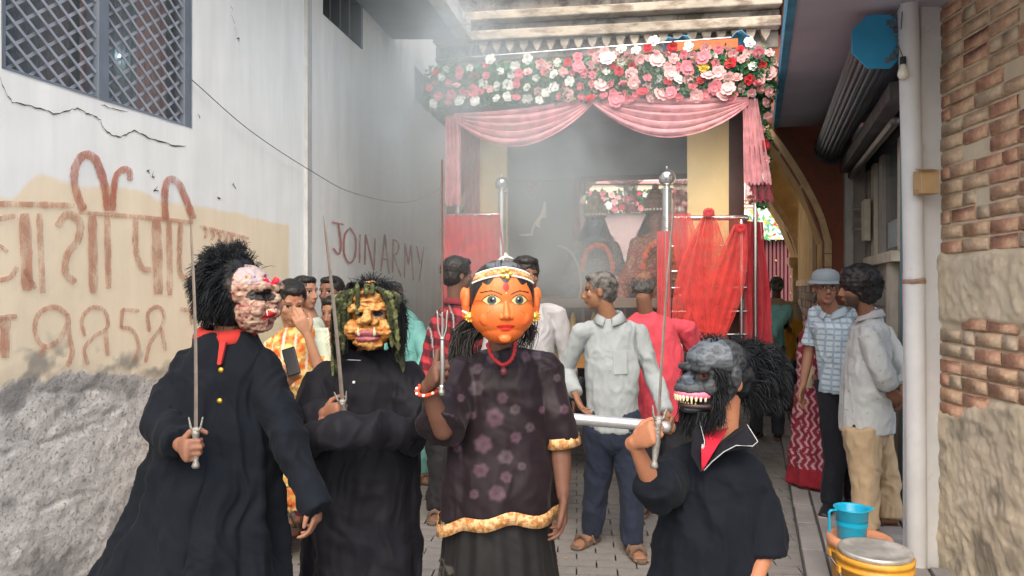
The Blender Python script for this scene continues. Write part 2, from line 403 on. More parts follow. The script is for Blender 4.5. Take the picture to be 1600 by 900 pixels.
bp = W1.px(226, 85, -.14); bu = build('pane_glint', sph(bp, .013), mat('glint_glow', (.85, .93, 1), emis=14, var=0, bump=0), win)  # glowing bead added for a reflection in the glass, not a lamp
# painted letters
m_red = mat('red_letter_paint', (.46, .15, .09), .9, .2, 12, 0); paint_alpha(m_red, 13, .30, .62, .85)
m_redf = mat('faded_letter_paint', (.50, .24, .16), .9, .2, 12, 0); paint_alpha(m_redf, 22, .34, .60, .72)
m_join = mat('thin_red_paint', (.48, .12, .10), .9, .2, 12, 0); paint_alpha(m_join, 20, .3, .5, .8)
def stroke(W, pts, wpx, conv, off=.006, smooth=True, jit=.12):
    pp = [A([*conv(*q), 0]) for q in pts]
    uvp = []
    cp = catmull(pp, 6) if smooth and len(pp) > 2 else [pp[0]+(pp[-1]-pp[0])*t for t in np.linspace(0, 1, 9)]
    out = MB(); L_ = []; R_ = []
    for i, q in enumerate(cp):
        t = nrm(cp[min(i+1, len(cp)-1)]-cp[max(i-1, 0)]); nn = A([-t[1], t[0], 0])
        hw = wpx/2*(1+random.uniform(-jit, jit)); taper = 1 if 0 < i < len(cp)-1 else .75
        L_.append(W.px(*(q+nn*hw*taper)[:2], off)); R_.append(W.px(*(q-nn*hw*taper)[:2], off))
    n = len(cp); v = A(L_+R_)
    return v, [(i, i+1, n+i+1, n+i) for i in range(n-1)]
z2 = lambda x, y: (x/2.8125, 280+y/2.8125); z3 = lambda x, y: (x/3.3333, 200+y/3.3333); idn = lambda x, y: (x, y)
offk = [0]
def letter(W, strokes, m_, conv, name='painted_letter'):
    mb = MB()
    for w_, pts in strokes:
        offk[0] += 1; mb.add(stroke(W, pts, w_, conv, .0065+.0004*(offk[0] % 9)))
    build(name, mb, m_, wall1 if W is W1 else wall2)
letter(W1, [(13, [(430, 430), (400, 360), (382, 280), (388, 200), (432, 140), (488, 160), (522, 240), (545, 330), (556, 430)])], m_red, z3)
letter(W1, [(10, [(582, 430), (585, 330), (600, 250), (632, 218), (668, 225), (672, 275)])], m_red, z3)
letter(W1, [(11, [(857, 480), (852, 380), (857, 300), (885, 265), (930, 300), (970, 390), (1002, 475)])], m_red, z3)
letter(W1, [(9, [(-60, 395), (150, 398), (380, 405)]), (7, [(400, 440), (700, 462), (1000, 492)])], m_redf, z3, 'painted_headline')
letter(W1, [(18, [(100, 150), (108, 320), (112, 490)]), (10, [(165, 150), (180, 500)]), (9, [(-30, 180), (60, 160)]), (6, [(-10, 290), (30, 318)]), (8, [(-10, 445), (40, 430), (70, 385)]), (7, [(100, 395), (150, 480)])], m_redf, z2)
letter(W1, [(12, [(245, 210), (290, 155), (345, 190), (335, 270), (290, 330), (282, 410), (325, 455)]), (14, [(400, 160), (405, 500)]), (10, [(465, 160), (470, 480)])], m_redf, z2)
letter(W1, [(9, [(590, 170), (590, 300), (615, 385), (660, 400)]), (15, [(680, 180), (690, 505)])], m_redf, z2)
letter(W1, [(10, [(735, 180), (740, 510)]), (8, [(790, 190), (785, 400), (825, 440)])], m_redf, z2)
letter(W1, [(5, [(1060+i*34, 520+i*11), (1072+i*34, 545+i*11), (1062+i*34, 575+i*10)]) for i in range(7)]+[(5, [(1030, 510), (1290, 575)])], m_redf, z3, 'painted_small_writing')
letter(W1, [(8, [(-20, 612), (70, 602)]), (16, [(18, 605), (14, 785)])], m_redf, z2, 'painted_digit')
letter(W1, [(8, [(292, 600), (240, 562), (170, 585), (148, 650), (165, 715), (205, 735), (260, 700), (290, 630)]), (8, [(290, 590), (300, 700), (312, 760), (290, 825)]), (7, [(200, 730), (170, 775)])], m_redf, z2, 'painted_digit')
letter(W1, [(6, [(368, 690), (352, 620), (395, 565), (455, 580), (465, 650), (410, 690), (365, 745), (380, 815)]), (7, [(455, 655), (468, 775)])], m_redf, z2, 'painted_digit')
letter(W1, [(6, [(605, 578), (530, 572)]), (6, [(530, 572), (525, 650)]), (6, [(525, 650), (575, 662), (605, 730), (585, 805)])], m_redf, z2, 'painted_digit')
letter(W1, [(6, [(652, 670), (645, 590), (690, 560), (718, 600), (705, 650), (655, 720), (635, 805)]), (6, [(704, 650), (722, 755)])], m_redf, z2, 'painted_digit')
letter(W1, [(6, [(785, 570), (835, 578)]), (6, [(833, 578), (840, 640)])], m_redf, z2, 'painted_digit')
# cracks
m_crack = mat('crack_shadow', (.05, .045, .04), 1, 0, bump=0)
def crack(W, pts, w_, conv, par):
    o = []
    for i in range(len(pts)-1):
        a, b_ = A(pts[i], float), A(pts[i+1], float); K = 4
        for k in range(K): o.append(a+(b_-a)*k/K+RS.normal(0, 2.2, 2))
    o.append(A(pts[-1], float)); v = []
    for i, q in enumerate(o):
        hw = w_*(.35+.65*abs(math.sin(i*.7+1)))*(0.2 if i in (0, len(o)-1) else 1)/2; x, y = conv(*q)
        v += [W.px(x, y-hw, .0045), W.px(x, y+hw, .0045)]
    build('crack', (A(v), [(2*i, 2*i+2, 2*i+3, 2*i+1) for i in range(len(o)-1)]), m_crack, par)
z1c = lambda x, y: (x/3, y/3)
crack(W1, [(-10, 340), (0, 380), (30, 450), (60, 485), (130, 492), (200, 515), (260, 535), (310, 520), (360, 508), (400, 530), (440, 545), (465, 560), (480, 600), (520, 635), (560, 642), (600, 625), (625, 610), (680, 640), (740, 662), (800, 680), (870, 685)], 2.3, z1c, wall1)
crack(W1, [(470, 492), (530, 510), (600, 525)], 1.5, z1c, wall1)
for (x, y) in ((231, 264), (239, 272), (243, 293), (366, 288), (341, 308), (310, 178), (371, 60)):
    crack(W1, [(x, y), (x+2, y+6)], 2.6, idn, wall1)
crack(W1, [(358, 0), (362, 30), (367, 60), (366, 75)], 1.0, idn, wall1)
# --- left far wall with ventilators and eave slab
m_w2 = wallmat('grey_limewash', (.86, .87, .85), (.87, .87, .84), (.50, .50, .49), .35, .10)
v1 = (W2.uv(505, 30)[0], W2.uv(565, 30)[0], 3.63, 4.02); v2 = (W2.uv(648, 120)[0], W2.uv(700, 150)[0], 3.62, 3.97)
def f2(u, z):
    p = np.stack([u, z*0, z], 1)
    low = 1-smoothstep(.25, .9, z+.4*(fbm(p*3, 4, 3)-.5))
    g = smoothstep(.3, .7, fbm(p*A([1.5, 1, .5]), 3, 12))
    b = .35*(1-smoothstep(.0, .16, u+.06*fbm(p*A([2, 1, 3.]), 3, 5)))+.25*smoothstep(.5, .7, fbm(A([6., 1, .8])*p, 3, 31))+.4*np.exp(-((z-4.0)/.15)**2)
    d = .006*(fbm(p*3, 3, 7)-.5)+low*.015*(fbm(p*12, 4, 5)-.5)
    return d, np.stack([low*.9, g, np.clip(b, 0, 1)], 1)
wall2 = thing('side_wall', 'grey limewashed wall with two small ventilators, lettered JOIN ARMY in thin red paint', 'wall', W2.at(2, 0))
v, f, c = wallgrid(W2, 0.0, 6.4, 0, 4.6, .02, f2, [v1, v2]); npmesh('plaster', v, f, c, m_w2, wall2)
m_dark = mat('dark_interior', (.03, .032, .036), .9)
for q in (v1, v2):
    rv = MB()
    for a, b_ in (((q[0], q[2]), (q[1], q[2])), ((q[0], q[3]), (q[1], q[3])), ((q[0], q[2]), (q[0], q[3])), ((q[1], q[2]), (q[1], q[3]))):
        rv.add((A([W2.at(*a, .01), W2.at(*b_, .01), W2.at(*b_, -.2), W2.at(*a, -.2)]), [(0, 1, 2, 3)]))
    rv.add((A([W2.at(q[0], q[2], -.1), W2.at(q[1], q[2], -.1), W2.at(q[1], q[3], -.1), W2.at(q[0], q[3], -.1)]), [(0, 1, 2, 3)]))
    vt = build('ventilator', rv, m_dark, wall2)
    for k in range(1, 4):
        uu = q[0]+(q[1]-q[0])*k/4; build('bar', beam(W2.at(uu, q[2], -.03), W2.at(uu, q[3], -.03), .01, .01, W2.n), m_frame, vt)
build('corner_plaster', prism([(-.02, .05), (.10, .03), (.10, -.1), (-.02, -.1)], W2.t, W2.n, (0, 0, 1), W2.at(-.02, 0), 4.6), mat('corner_limewash', (.55, .56, .55), .9, .2, 5, .5, 25), wall2)
letter(W2, [(3, [(517, 347), (536, 351)]), (3.2, [(527, 349), (531, 380), (528, 397), (519, 388)])], m_join, idn)
letter(W2, [(3.2, [(545, 356), (537, 368), (536, 395), (544, 411), (553, 400), (554, 372), (545, 356)])], m_join, idn)
letter(W2, [(3.2, [(561, 366), (560, 411)])], m_join, idn)
letter(W2, [(3.2, [(569, 414), (570, 366)]), (3, [(570, 366), (583, 422)]), (3, [(583, 422), (585, 372)])], m_join, idn)
letter(W2, [(3, [(594, 424), (600, 366)]), (3, [(600, 366), (607, 428)]), (2.6, [(596, 404), (605, 406)])], m_join, idn)
letter(W2, [(3, [(612, 426), (613, 374)]), (2.8, [(613, 374), (621, 380), (620, 394), (613, 399)]), (2.8, [(614, 399), (625, 432)])], m_join, idn)
letter(W2, [(2.6, [(631, 434), (632, 380)]), (2.5, [(632, 380), (637, 414)]), (2.5, [(637, 414), (641, 382)]), (2.5, [(641, 382), (645, 438)])], m_join, idn)
letter(W2, [(2.3, [(650, 384), (655, 412)]), (2.3, [(661, 386), (654, 440)])], m_join, idn)
# eave slab
es0 = A([-.40, 7.71]); ed = A([.17, 1.]); 
q0 = es0-ed*4.6; q1 = es0-ed*.42; wl0 = W2.at(-1.9, 0)[:2]; wl1 = W2.at(2.05, 0)[:2]
m_soff = mat('grey_soffit', (.22, .24, .25), .9, .25, 3, .3, 20)  # plain grey underside, tone varied at random
slab = thing('roof_eave', 'grey concrete eave slab with white edge above the left wall', 'eave', (-.7, 5.5, 4.0))
build('soffit', prism([tuple(q0-A([.06, 0])), tuple(q1-A([.06, 0])), tuple(wl1), tuple(wl0)], (1, 0, 0), (0, 1, 0), (0, 0, 1), (0, 0, 4.002), .1), m_soff, slab)
build('fascia', beam((*q0, 4.085), (*q1, 4.085), .14, .17), mat('white_edge', (.62, .6, .55), .9, .25, 5, .4, 25, col2=(.4, .38, .34), s2=4), slab)
# wire
m_wire = mat('wire', (.1, .1, .1), .6, 0, bump=0)
pts = [W1.px(292, 125, .03), W1.px(380, 205, .05), W1.px(475, 268, .06), W2.px(530, 302, .12), W2.px(600, 317, .2), W2.px(660, 300, .15), P(700, 268, 6.2)]
build('cable', loft(catmull(pts, 6), [.0028]*(6*6+1), (0, 0, 1), 5), m_wire, cat='cable', label='thin sagging cable strung along the left walls')
# --- right: soffit slab, shop, pipes, brick wall
def shopX(y): return 2.67+.329*(y-5)
rs = thing('awning_slab', 'purple grey concrete canopy slab with a blue painted edge over the shop', 'canopy', (2.5, 5.5, 3.07))
o0, o1 = A([2.5-.329*5.2, 1.8]), A([2.5+.329*.05, 7.05]); t_ = nrm([.329, 1]); n_ = A([t_[1], -t_[0]])
build('slab', prism([tuple(o0+n_*.02), tuple(o1+n_*.02), tuple(o1+n_*1.6), tuple(o0+n_*1.6)], (1, 0, 0), (0, 1, 0), (0, 0, 1), (0, 0, 3.072), .14), mat('purple_grey_plaster', (.44, .43, .52), .85, .15, 2, .25, 25), rs)
build('edge', beam((*o0, 3.145), (*o1, 3.145), .045, .16), mat('blue_edge_paint', (.06, .27, .42), .7, .3, 6, .2, 40), rs)
shop = thing('shop', 'narrow shop with teal door jamb and glazed grey wooden front', 'shop', (2.9, 5.8, 0))
WS = Wall((2.67, 5.0), (.329, 1), -1)   # normal to the left
m_wood = mat('grey_paint_wood', (.34, .31, .28), .75, .2, 7, .2, 40); m_cream = mat('cream_paint_wood', (.62, .56, .46), .7, .2, 6, .2, 40)
m_glass = mat('shop_glass', (.16, .20, .20), .12, .3, 3, 0, spec=.7)
m_teal = mat('teal_paint', (.03, .20, .25), .55, .25, 6, .15, 40)
uE = 2.0
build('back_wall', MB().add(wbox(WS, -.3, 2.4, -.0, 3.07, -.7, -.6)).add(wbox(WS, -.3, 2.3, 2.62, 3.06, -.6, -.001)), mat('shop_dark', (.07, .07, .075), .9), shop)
build('jamb', wbox(WS, -.03, .07, .03, 2.9, -.1, .03), m_teal, shop, bev=.006)
def U(px): return WS.uv(px, 300)[0]
dr = build('door_step', wbox(WS, -.3, 2.3, 0, .16, -.6, -.01), mat('step_cement', (.12, .115, .11), .9, .3, 5, .4, 30), shop)
for k, (a, b_, m__) in enumerate(((1404, 1411, m_cream), (1375, 1379.5, m_wood), (1362, 1367, m_wood))):
    build('mullion', wbox(WS, min(U(a), U(b_)), max(U(a), U(b_)), 1.82, 2.62, -.04, .008), m_cream if k != 1 else m_wood, shop, bev=.004)
build('ledge', wbox(WS, U(1404), U(1358), 1.74, 1.82, -.08, .05), m_cream, shop, bev=.004)
for a, b_ in ((1403.5, 1380), (1374.5, 1367.5), (1361.5, 1356)):
    pn = build('pane', wbox(WS, U(a), U(b_), 1.83, 2.61, -.03, -.02), m_glass, shop)
    if a == 1403.5:
        build('sticker', MB().add(wbox(WS, U(1400), U(1384), 1.86, 2.06, -.019, -.017)), mat('pale_sticker', (.28, .34, .36), .6, .3, 30), pn)
# door leaf (open dark doorway near, wooden frames beyond)
build('door_post', wbox(WS, U(1396), U(1389), .16, 1.74, -.05, .02), m_cream, shop, bev=.004)
build('door_post', wbox(WS, U(1388.5), U(1383), .16, 1.74, -.05, .0), m_wood, shop, bev=.004)
dl = build('door_frame', MB().add(wbox(WS, .075, .14, .16, 1.74, -.09, -.03)).add(wbox(WS, .14, U(1397), 1.55, 1.74, -.09, -.03)).add(wbox(WS, U(1399.5), U(1396.5), .16, 1.55, -.09, -.03)).add(wbox(WS, .14, U(1399.5), .16, .75, -.09, -.04)), m_wood, shop)
build('pane', wbox(WS, .14, U(1399.5), .75, 1.55, -.07, -.06), m_glass, dl)
build('panelling', wbox(WS, U(1382.5), U(1351), .05, 1.74, -.1, -.02), m_wood, shop)
for k in range(5): build('board', wbox(WS, U(1382), U(1352), .2+k*.3, .485+k*.3, -.019, -.006), m_wood, shop, bev=.005)
build('wall_panel', wbox(WS, U(1355.5), U(1350), 1.75, 2.62, -.06, .0), m_wood, shop)
mt = thing('meter_box', 'small grey meter box with brackets on the wall beside the shop window', 'meter box', P(1345, 345, 6.6))
build('case', box(P(1353, 345, 6.45), (.05, .2, .36), rotz(-.32)), m_cream, mt, bev=.006)
for yy in (326, 342, 357): build('bracket', beam(P(1334, yy, 6.75), P(1352, yy+1, 6.5), .03, .018), m_wood, mt)
pk = build('pink_tag', prism([(-.022, -.13), (.012, -.13), (.022, .1), (.01, .13), (-.015, .13), (-.022, .09)], nrm([1, .2, 0]), (0, 0, 1), (0, 1, 0), P(1415.5, 450, 4.93), .012), mat('pink_plastic', (.75, .25, .42), .5), cat='tag', label='bright pink plastic strip hanging at the teal door jamb', bev=.004)
# rolled shutter
sh = thing('roller_shutter', 'dark rolled metal shutter with a blue octagonal end plate above the shop', 'shutter', P(1372, 65, 4.0))
a0, a1 = P(1372, 66, 4.02), P(1297, 231, 6.88); ax = nrm(a1-a0); e1 = nrm(np.cross(ax, (0, 0, 1))); e2 = np.cross(e1, ax)
m_sh = mat('shutter_steel', (.09, .11, .13), .45, .45, 5, .15, 40, metal=.3, aniso=(3, 1, 3))
for k in range(22):
    th = 2*math.pi*k/22; r_ = .112; cc = math.cos(th)*r_; ss = math.sin(th)*r_
    tt = A([-math.sin(th), math.cos(th)]); rr = A([math.cos(th), math.sin(th)])
    poly = []
    for s_, h_ in ((-.0165, 0), (-.0145, .010), (-.006, .016), (.006, .016), (.0145, .010), (.0165, 0), (0, -.02)):
        poly.append(tuple(A([cc, ss])+tt*s_+rr*h_))
    build('shutter_slat', prism(poly, e1, e2, ax, a0, np.linalg.norm(a1-a0)), m_sh, sh, smooth=False)
oc = [(math.cos(math.radians(22.5+45*k))*.158, math.sin(math.radians(22.5+45*k))*.158) for k in range(8)]
build('end_plate', prism(oc, (1, 0, 0), (0, 0, 1), (0, -1, 0), a0+A([0, -.0, 0]), .012), mat('blue_plate', (.025, .25, .47), .5, .12, 4, .08, 30), sh, bev=.002)
build('end_plate', prism(oc, (1, 0, 0), (0, 0, 1), (0, -1, 0), a1, .012), m_sh, sh)
build('guide_beam', MB().add(beam(P(1405, 140, 4.35)+A([.0, 0, .0]), P(1322, 262, 6.85), .10, .10)), mat('dark_grey_wood', (.10, .097, .10), .7, .4, 6, .3, 30), sh)  # dark grey beam with random tone variation
build('guide_rail', MB().add(loft([P(1398, 190, 4.6), P(1330, 275, 6.8)], [.03, .03])), mat('worn_pipe', (.12, .11, .10), .4, .4, 12, .2, 40, metal=.5), sh)
lb = thing('lamp_bulb', 'unlit white bulb hanging beside the blue plate', 'bulb', P(1411, 100, 3.95))
build('glass', lathe(P(1411, 112, 3.93), [(0.001, -.042), (.018, -.038), (.027, -.02), (.026, 0), (.016, .025), (.013, .04), (.001, .041)], 16), mat('opal_glass', (.72, .70, .62), .2, .05, bump=0, spec=.6), lb, smooth=True)
build('holder', lathe(P(1411, 95, 3.93), [(.001, -.02), (.015, -.02), (.015, .02), (.001, .022)], 12), m_dark, lb)
build('flex', loft(catmull([P(1411, 90, 3.93), P(1400, 60, 3.94), P(1393, 40, 3.95), P(1400, 20, 3.96), P(1410, 5, 3.97), P(1408, 45, 3.93)], 5), [.003]*26, n=5), m_wire, lb)
m_wp = mat('white_pipe_paint', (.56, .57, .58), .5, .14, 3, .12, 25, col2=(.36, .34, .31), fac2=(.60, .75), s2=5)
pp1 = loft([P(1432, 895, 3.98), P(1430, 560, 3.98), P(1426, 300, 3.98), P(1417, -60, 3.98)], [.052]*4, n=22)
pp1o = thing('drain_pipe', 'wide white painted drain pipe beside the teal door jamb', 'pipe', P(1430, 895, 3.98))
build('pipe', pp1, m_wp, pp1o, smooth=True)
build('clamp', MB().add(lathe(P(1428.5, 440, 3.98), [(.056, -.012), (.058, 0), (.056, .012)], 20)).add(cap_(P(1426, 440, 3.93), P(1444, 436, 3.93), .012, .009)), mat('rusty_clamp', (.3, .2, .15), .8), pp1o)
pil = build('pilaster', prism([(0, 0), (.125, 0), (.125, .2), (.11, .2), (0, .2)], (1, 0, 0), (0, 1, 0), (0, 0, 1), (P(1441, 0, 4.0)[0]-.005, 4.0, 0), 4.7), m_wp, cat='pilaster', label='narrow white pilaster between the drain pipe and the brick wall', bev=.012)
cb = thing('cardboard_box', 'small brown cardboard box fixed across the white pipe and pilaster', 'box', P(1446, 285, 3.86))
build('carton', box(P(1447, 285, 3.87), (.095, .08, .125)), mat('cardboard', (.40, .27, .14), .85, .12, 12, .1, 60), cb, bev=.003)
build('flap', MB().add(box(P(1447, 265, 3.83), (.09, .05, .003), rotx(.25))).add(box(P(1432, 300, 3.82), (.02, .003, .03))), mat('cardboard_edge', (.30, .2, .11), .85), cb)
# brick wall
WB = Wall((2.325, 4.02), (.043, 1), -1)
m_mort = wallmat('rough_mortar', (.58, .50, .37), (.60, .52, .40), (.44, .39, .31), 1.0, .15)
def inpl(u, z):
    p = np.stack([u, z*0, z], 1); nz_ = .05*(fbm(p*5, 4, 3)-.5)*2
    a = smoothstep(1.36, 1.40, z+nz_*.6)*(1-smoothstep(1.69, 1.73, z+nz_))
    b = 1-smoothstep(.88, .94, z+nz_*1.5+.12*u)
    return np.maximum(a, b)
def fb(u, z):
    p = np.stack([u, z*0, z], 1); pl = inpl(u, z)
    d = -.005+.012*(fbm(p*A([16, 1, 16]), 4, 5)-.5)+pl*(.022+.034*(fbm(p*5, 4, 6)-.5)+.012*(ridge(p*13, 4, 2)-.5)+.012*(fbm(np.stack([u-z*.6, z*0, z+u], 1)*A([30, 1, 9]), 3, 66)-.5))
    pu = np.stack([u-z*.35, z*0, z+u*.4], 1)
    b = .45*pl*smoothstep(.45, .65, fbm(p*A([5, 1, 7.]), 5, 123))+pl*smoothstep(.5, .75, fbm(pu*A([12, 1, 2.5]), 4, 8))*(1-smoothstep(.2, 1.0, z))*1.2+.3*pl*smoothstep(.55, .7, fbm(p*6, 4, 88))
    g = fbm(p*3, 3, 4)
    return d, np.stack([pl*.25, g, np.clip(b, 0, 1)], 1)
bwall = thing('brick_wall', 'old brick wall with smeared mortar and rough patched plaster at the right edge', 'wall', WB.at(-1, 0))
v, f, c = wallgrid(WB, -2.6, 0, 0, 4.6, .010, fb); npmesh('mortar', v, f, c, m_mort, bwall)
build('core', prism([(-2.6, 0), (0, 0), (0, 4.6), (-2.6, 4.6)], WB.t, (0, 0, 1), WB.n, WB.at(0, 0, -.3), .26), mat('core_mortar', (.3, .25, .18)), bwall)
bm = []
for (cc, c2, f2_) in (((.58, .33, .21), (.59, .46, .33), (.30, .72)), ((.60, .41, .27), (.58, .46, .33), (.30, .72)), ((.54, .27, .175), (.57, .42, .30), (.36, .78)), ((.58, .46, .34), (.56, .44, .32), (.30, .7))):
    bm.append(mat('old_brick', cc, .92, .22, 25, .7, 70, col2=c2, fac2=f2_, s2=13, bd=.012))
def brickmesh(L_, m_):
    vb, fbk = box((0, 0, 0), (L_, .03, .068)); me = bpy.data.meshes.new('brick')
    import bmesh
    b_ = bmesh.new(); vs_ = [b_.verts.new(q) for q in vb]; [b_.faces.new([vs_[i] for i in q]) for q in fbk]
    bmesh.ops.bevel(b_, geom=list(b_.edges), offset=.0045, segments=2, affect='EDGES')
    for q in b_.verts: q.co.x += random.gauss(0, .0018); q.co.z += random.gauss(0, .0015)
    b_.to_mesh(me); b_.free(); me.materials.append(m_); me.polygons.foreach_set('use_smooth', [True]*len(me.polygons)); return me
bms = [brickmesh(.216, random.choice(bm)) for _ in range(12)]; hms = [brickmesh(.103, random.choice(bm)) for _ in range(6)]
ang = math.atan2(WB.t[1], WB.t[0]); nb = 0; z = .04; row = 0
while z < 4.5 and nb < 300:
    u = -.006; mixed = row % 3 == 1
    while u > -1.75 and nb < 300:
        half = random.random() < (.45 if mixed else .12); L_ = .103 if half else .216; uc = u-L_/2
        zc = z+random.gauss(0, .0015)
        if inpl(A([uc]), A([zc]))[0] < .35 and not (zc < .9 and zc > 5) and random.random() > .03:
            pr = random.choice((-.0105, -.009, -.0075, -.013)) if zc > 1.7 else random.choice((-.006, -.003, -.004))
            o = inst(random.choice(hms if half else bms), 'brick', WB.at(uc, zc, pr), (random.gauss(0, .02), 0, ang+random.gauss(0, .012)), bwall); nb += 1
        u -= L_+.009
    z += .0785; row += 1
# --- gate building
gate = thing('gateway', 'old gate building with pointed arch, maroon spandrel and stepped stone cornices', 'gateway', (1.2, 7.3, 0))
gR = A([2.94, 6.95, 0]); gl = nrm([-1, .148, 0]); gd = nrm([.329, 1, 0])
def arch_pts(hw, zs, za, n=18):
    pts = []
    for i in range(n+1):
        s_ = 2*i/n
        t = s_ if s_ <= 1 else 2-s_; y_ = 1.7*(t*hw)**.72; z = zs+(za-zs)/1.75*y_/(1+(y_/1.9)**4)**.25
        pts.append((s_*hw, z))
    return pts
def arch_wall(O, el, hw, zs, za, zt, ext_r, ext_l, th, m_, par, name='wall', zb=0):
    ap = arch_pts(hw, zs, za); mb = MB(); nd = A([el[1], -el[0], 0]); nd = nd if nd[1] > 0 else -nd
    poly = []
    for i in range(len(ap)-1):
        (x0, z0), (x1, z1) = ap[i], ap[i+1]; mb.add(prism([(x0, z0), (x1, z1), (x1, zt), (x0, zt)], el, (0, 0, 1), nd, O, th))
    if ext_r: mb.add(prism([(-ext_r, zb), (0, zb), (0, zt), (-ext_r, zt)], el, (0, 0, 1), nd, O, th))
    if ext_l: mb.add(prism([(2*hw, zb), (2*hw+ext_l, zb), (2*hw+ext_l, zt), (2*hw, zt)], el, (0, 0, 1), nd, O, th))
    return build(name, mb, m_, par)
m_maroon = mat('maroon_wall', (.26, .085, .055), .9, .3, 4, .4, 25, col2=(.17, .065, .045), s2=4)
m_ochre = mat('ochre_wall', (.58, .37, .14), .9, .2, 2.5, .3, 20, col2=(.46, .28, .10), s2=2)
m_trim = mat('arch_trim', (.62, .44, .25), .9, .25, 8, .5, 30)
m_stone = mat('weathered_cornice', (.42, .37, .30), .92, .3, 3, .6, 18, col2=(.22, .18, .14), fac2=(.45, .62), s2=5, aniso=(1, 1, 2.5))
m_stone2 = mat('dark_cornice', (.27, .25, .22), .92, .35, 4, .6, 18, col2=(.10, .09, .08), s2=6)
arch_wall(gR, gl, 1.8, 1.97, 3.72, 3.95, .45, .04, .07, m_maroon, gate, 'front_wall')
# arch trim ring bricks
ap = arch_pts(1.8, 1.97, 3.72, 60); nd = A([gl[1], -gl[0], 0]); nd = nd if nd[1] > 0 else -nd
for i in range(60):
    (x0, z0), (x1, z1) = ap[i], ap[i+1]; t = nrm([x1-x0, z1-z0]); nn = A([-t[1], t[0]])
    if nn[1] < 0 and False: nn = -nn
    nn = A([-t[1], t[0]]) if i < 30 else A([-t[1], t[0]]); out = nn if (nn @ A([x0-1.95, z0-1.9])) > 0 else -nn
    poly = [(x0, z0), (x1, z1), tuple(A([x1, z1])+out*.055), tuple(A([x0, z0])+out*.055)]
    build('arch_stone', prism([(a*.999, b_) for a, b_ in poly], gl, (0, 0, 1), nd, gR-nd*(.03+random.uniform(0, .008)), .035), m_trim, gate)
for k in range(16):
    z_ = k*.125; build('jamb_stone', prism([(-.055, z_), (0, z_), (0, z_+.118), (-.055, z_+.118)], gl, (0, 0, 1), nd, gR-nd*(.03+random.uniform(0, .008)), .035), m_trim, gate)
# white pilaster strip and panel beside the shop
build('white_pilaster', prism([(-.24, 0), (-.17, 0), (-.17, 2.75), (-.24, 2.75)], gl, (0, 0, 1), nd, gR-nd*.05, .05), mat('dirty_white', (.5, .49, .46), .8, .2, 5, .3, 30), gate)
build('wall_strip', prism([(-.45, 0), (-.245, 0), (-.245, 3.07), (-.45, 3.07)], gl, (0, 0, 1), nd, gR-nd*.02, .02), m_wood, gate)
# passage side wall + ceiling
pw = MB().add(prism([(0.31, 1.62), (4.6, 1.62), (4.6, 3.7), (.31, 3.7)], gd, (0, 0, 1), -A([gl[0], gl[1], 0]), gR, .25))
build('arch_reveal', MB().add(sheet([[gR+gl*x_+Z3_*z_+nd*o_ for x_, z_ in arch_pts(1.8, 1.97, 3.72, 40)] for o_ in (.0, .32)])), m_ochre, gate)
build('side_wall_upper', pw, m_ochre, gate)
mb = MB()
stn = mat('passage_stone', (.24, .165, .115), .92, .35, 4, .6, 20, col2=(.34, .25, .17), s2=5)
r = 0; zz = .0
while zz < 1.60:
    s_ = .31-random.uniform(0, .2)
    while s_ < 4.6:
        L_ = random.uniform(.25, .4); a_ = max(s_, .31); b2 = min(s_+L_-.012, 4.6)
        if b2-a_ > .05: mb.add(prism([(a_, zz), (b2, zz), (b2, zz+.092), (a_, zz+.092)], gd, (0, 0, 1), -A([gl[0], gl[1], 0]), gR+gl*random.uniform(-.008, .004), .2))
        s_ += L_
    zz += .1
build('side_wall_masonry', mb, stn, gate)
build('ledge_stone', prism([(.31, 1.58), (4.6, 1.58), (4.6, 1.66), (.31, 1.66)], gd, (0, 0, 1), gl, gR-gl*.02, .05), m_trim, gate)
# niche: flat panel, the recess shade put into its darker ochre
nic = MB().add(prism([(.9, 1.7), (1.5, 1.7), (1.5, 2.1), (1.42, 2.3), (1.2, 2.42), (.98, 2.3), (.9, 2.1)], gd, (0, 0, 1), gl, gR, .006))
build('niche', nic, mat('niche_shade', (.28, .15, .045), .9), gate)
build('ceiling', prism([(0, .3), (3.9, .3), (3.9, 4.9), (0, 4.9)], gl, gd, (0, 0, 1), gR+A([0, 0, 3.74]), .1), m_ochre, gate)
gR2 = gR+gd*4.75
arch_wall(gR2, gl, 1.95, 2.0, 3.72, 3.75, .02, .2, .35, m_ochre, gate, 'inner_wall')
ap2 = arch_pts(1.95, 2.0, 3.72, 40); mb = MB()
for i in range(40):
    (x0, z0), (x1, z1) = ap2[i], ap2[i+1]; t = nrm([x1-x0, z1-z0]); nn = A([-t[1], t[0]]); out = nn if (nn @ A([x0-1.95, z0-1.9])) > 0 else -nn
    mb.add(prism([(x0, z0), (x1, z1), tuple(A([x1, z1])+out*.09), tuple(A([x0, z0])+out*.09)], gl, (0, 0, 1), nd, gR2-nd*.06, .07))
build('inner_trim', mb, m_trim, gate)
build('inner_capital', MB().add(prism([(-.1, 1.86), (.12, 1.86), (.15, 1.93), (.15, 2.02), (-.1, 2.02)], gl, (0, 0, 1), nd, gR2-nd*.14, .16)).add(prism([(-.1, 0), (.09, 0), (.09, 1.86), (-.1, 1.86)], gl, (0, 0, 1), nd, gR2-nd*.1, .12)), m_trim, gate)
False and build('left_pier', prism([(3.9, 0), (4.6, 0), (4.6, 4.8), (3.9, 4.8)], gl, (0, 0, 1), nd, gR+nd*.32, .4), m_ochre, gate)
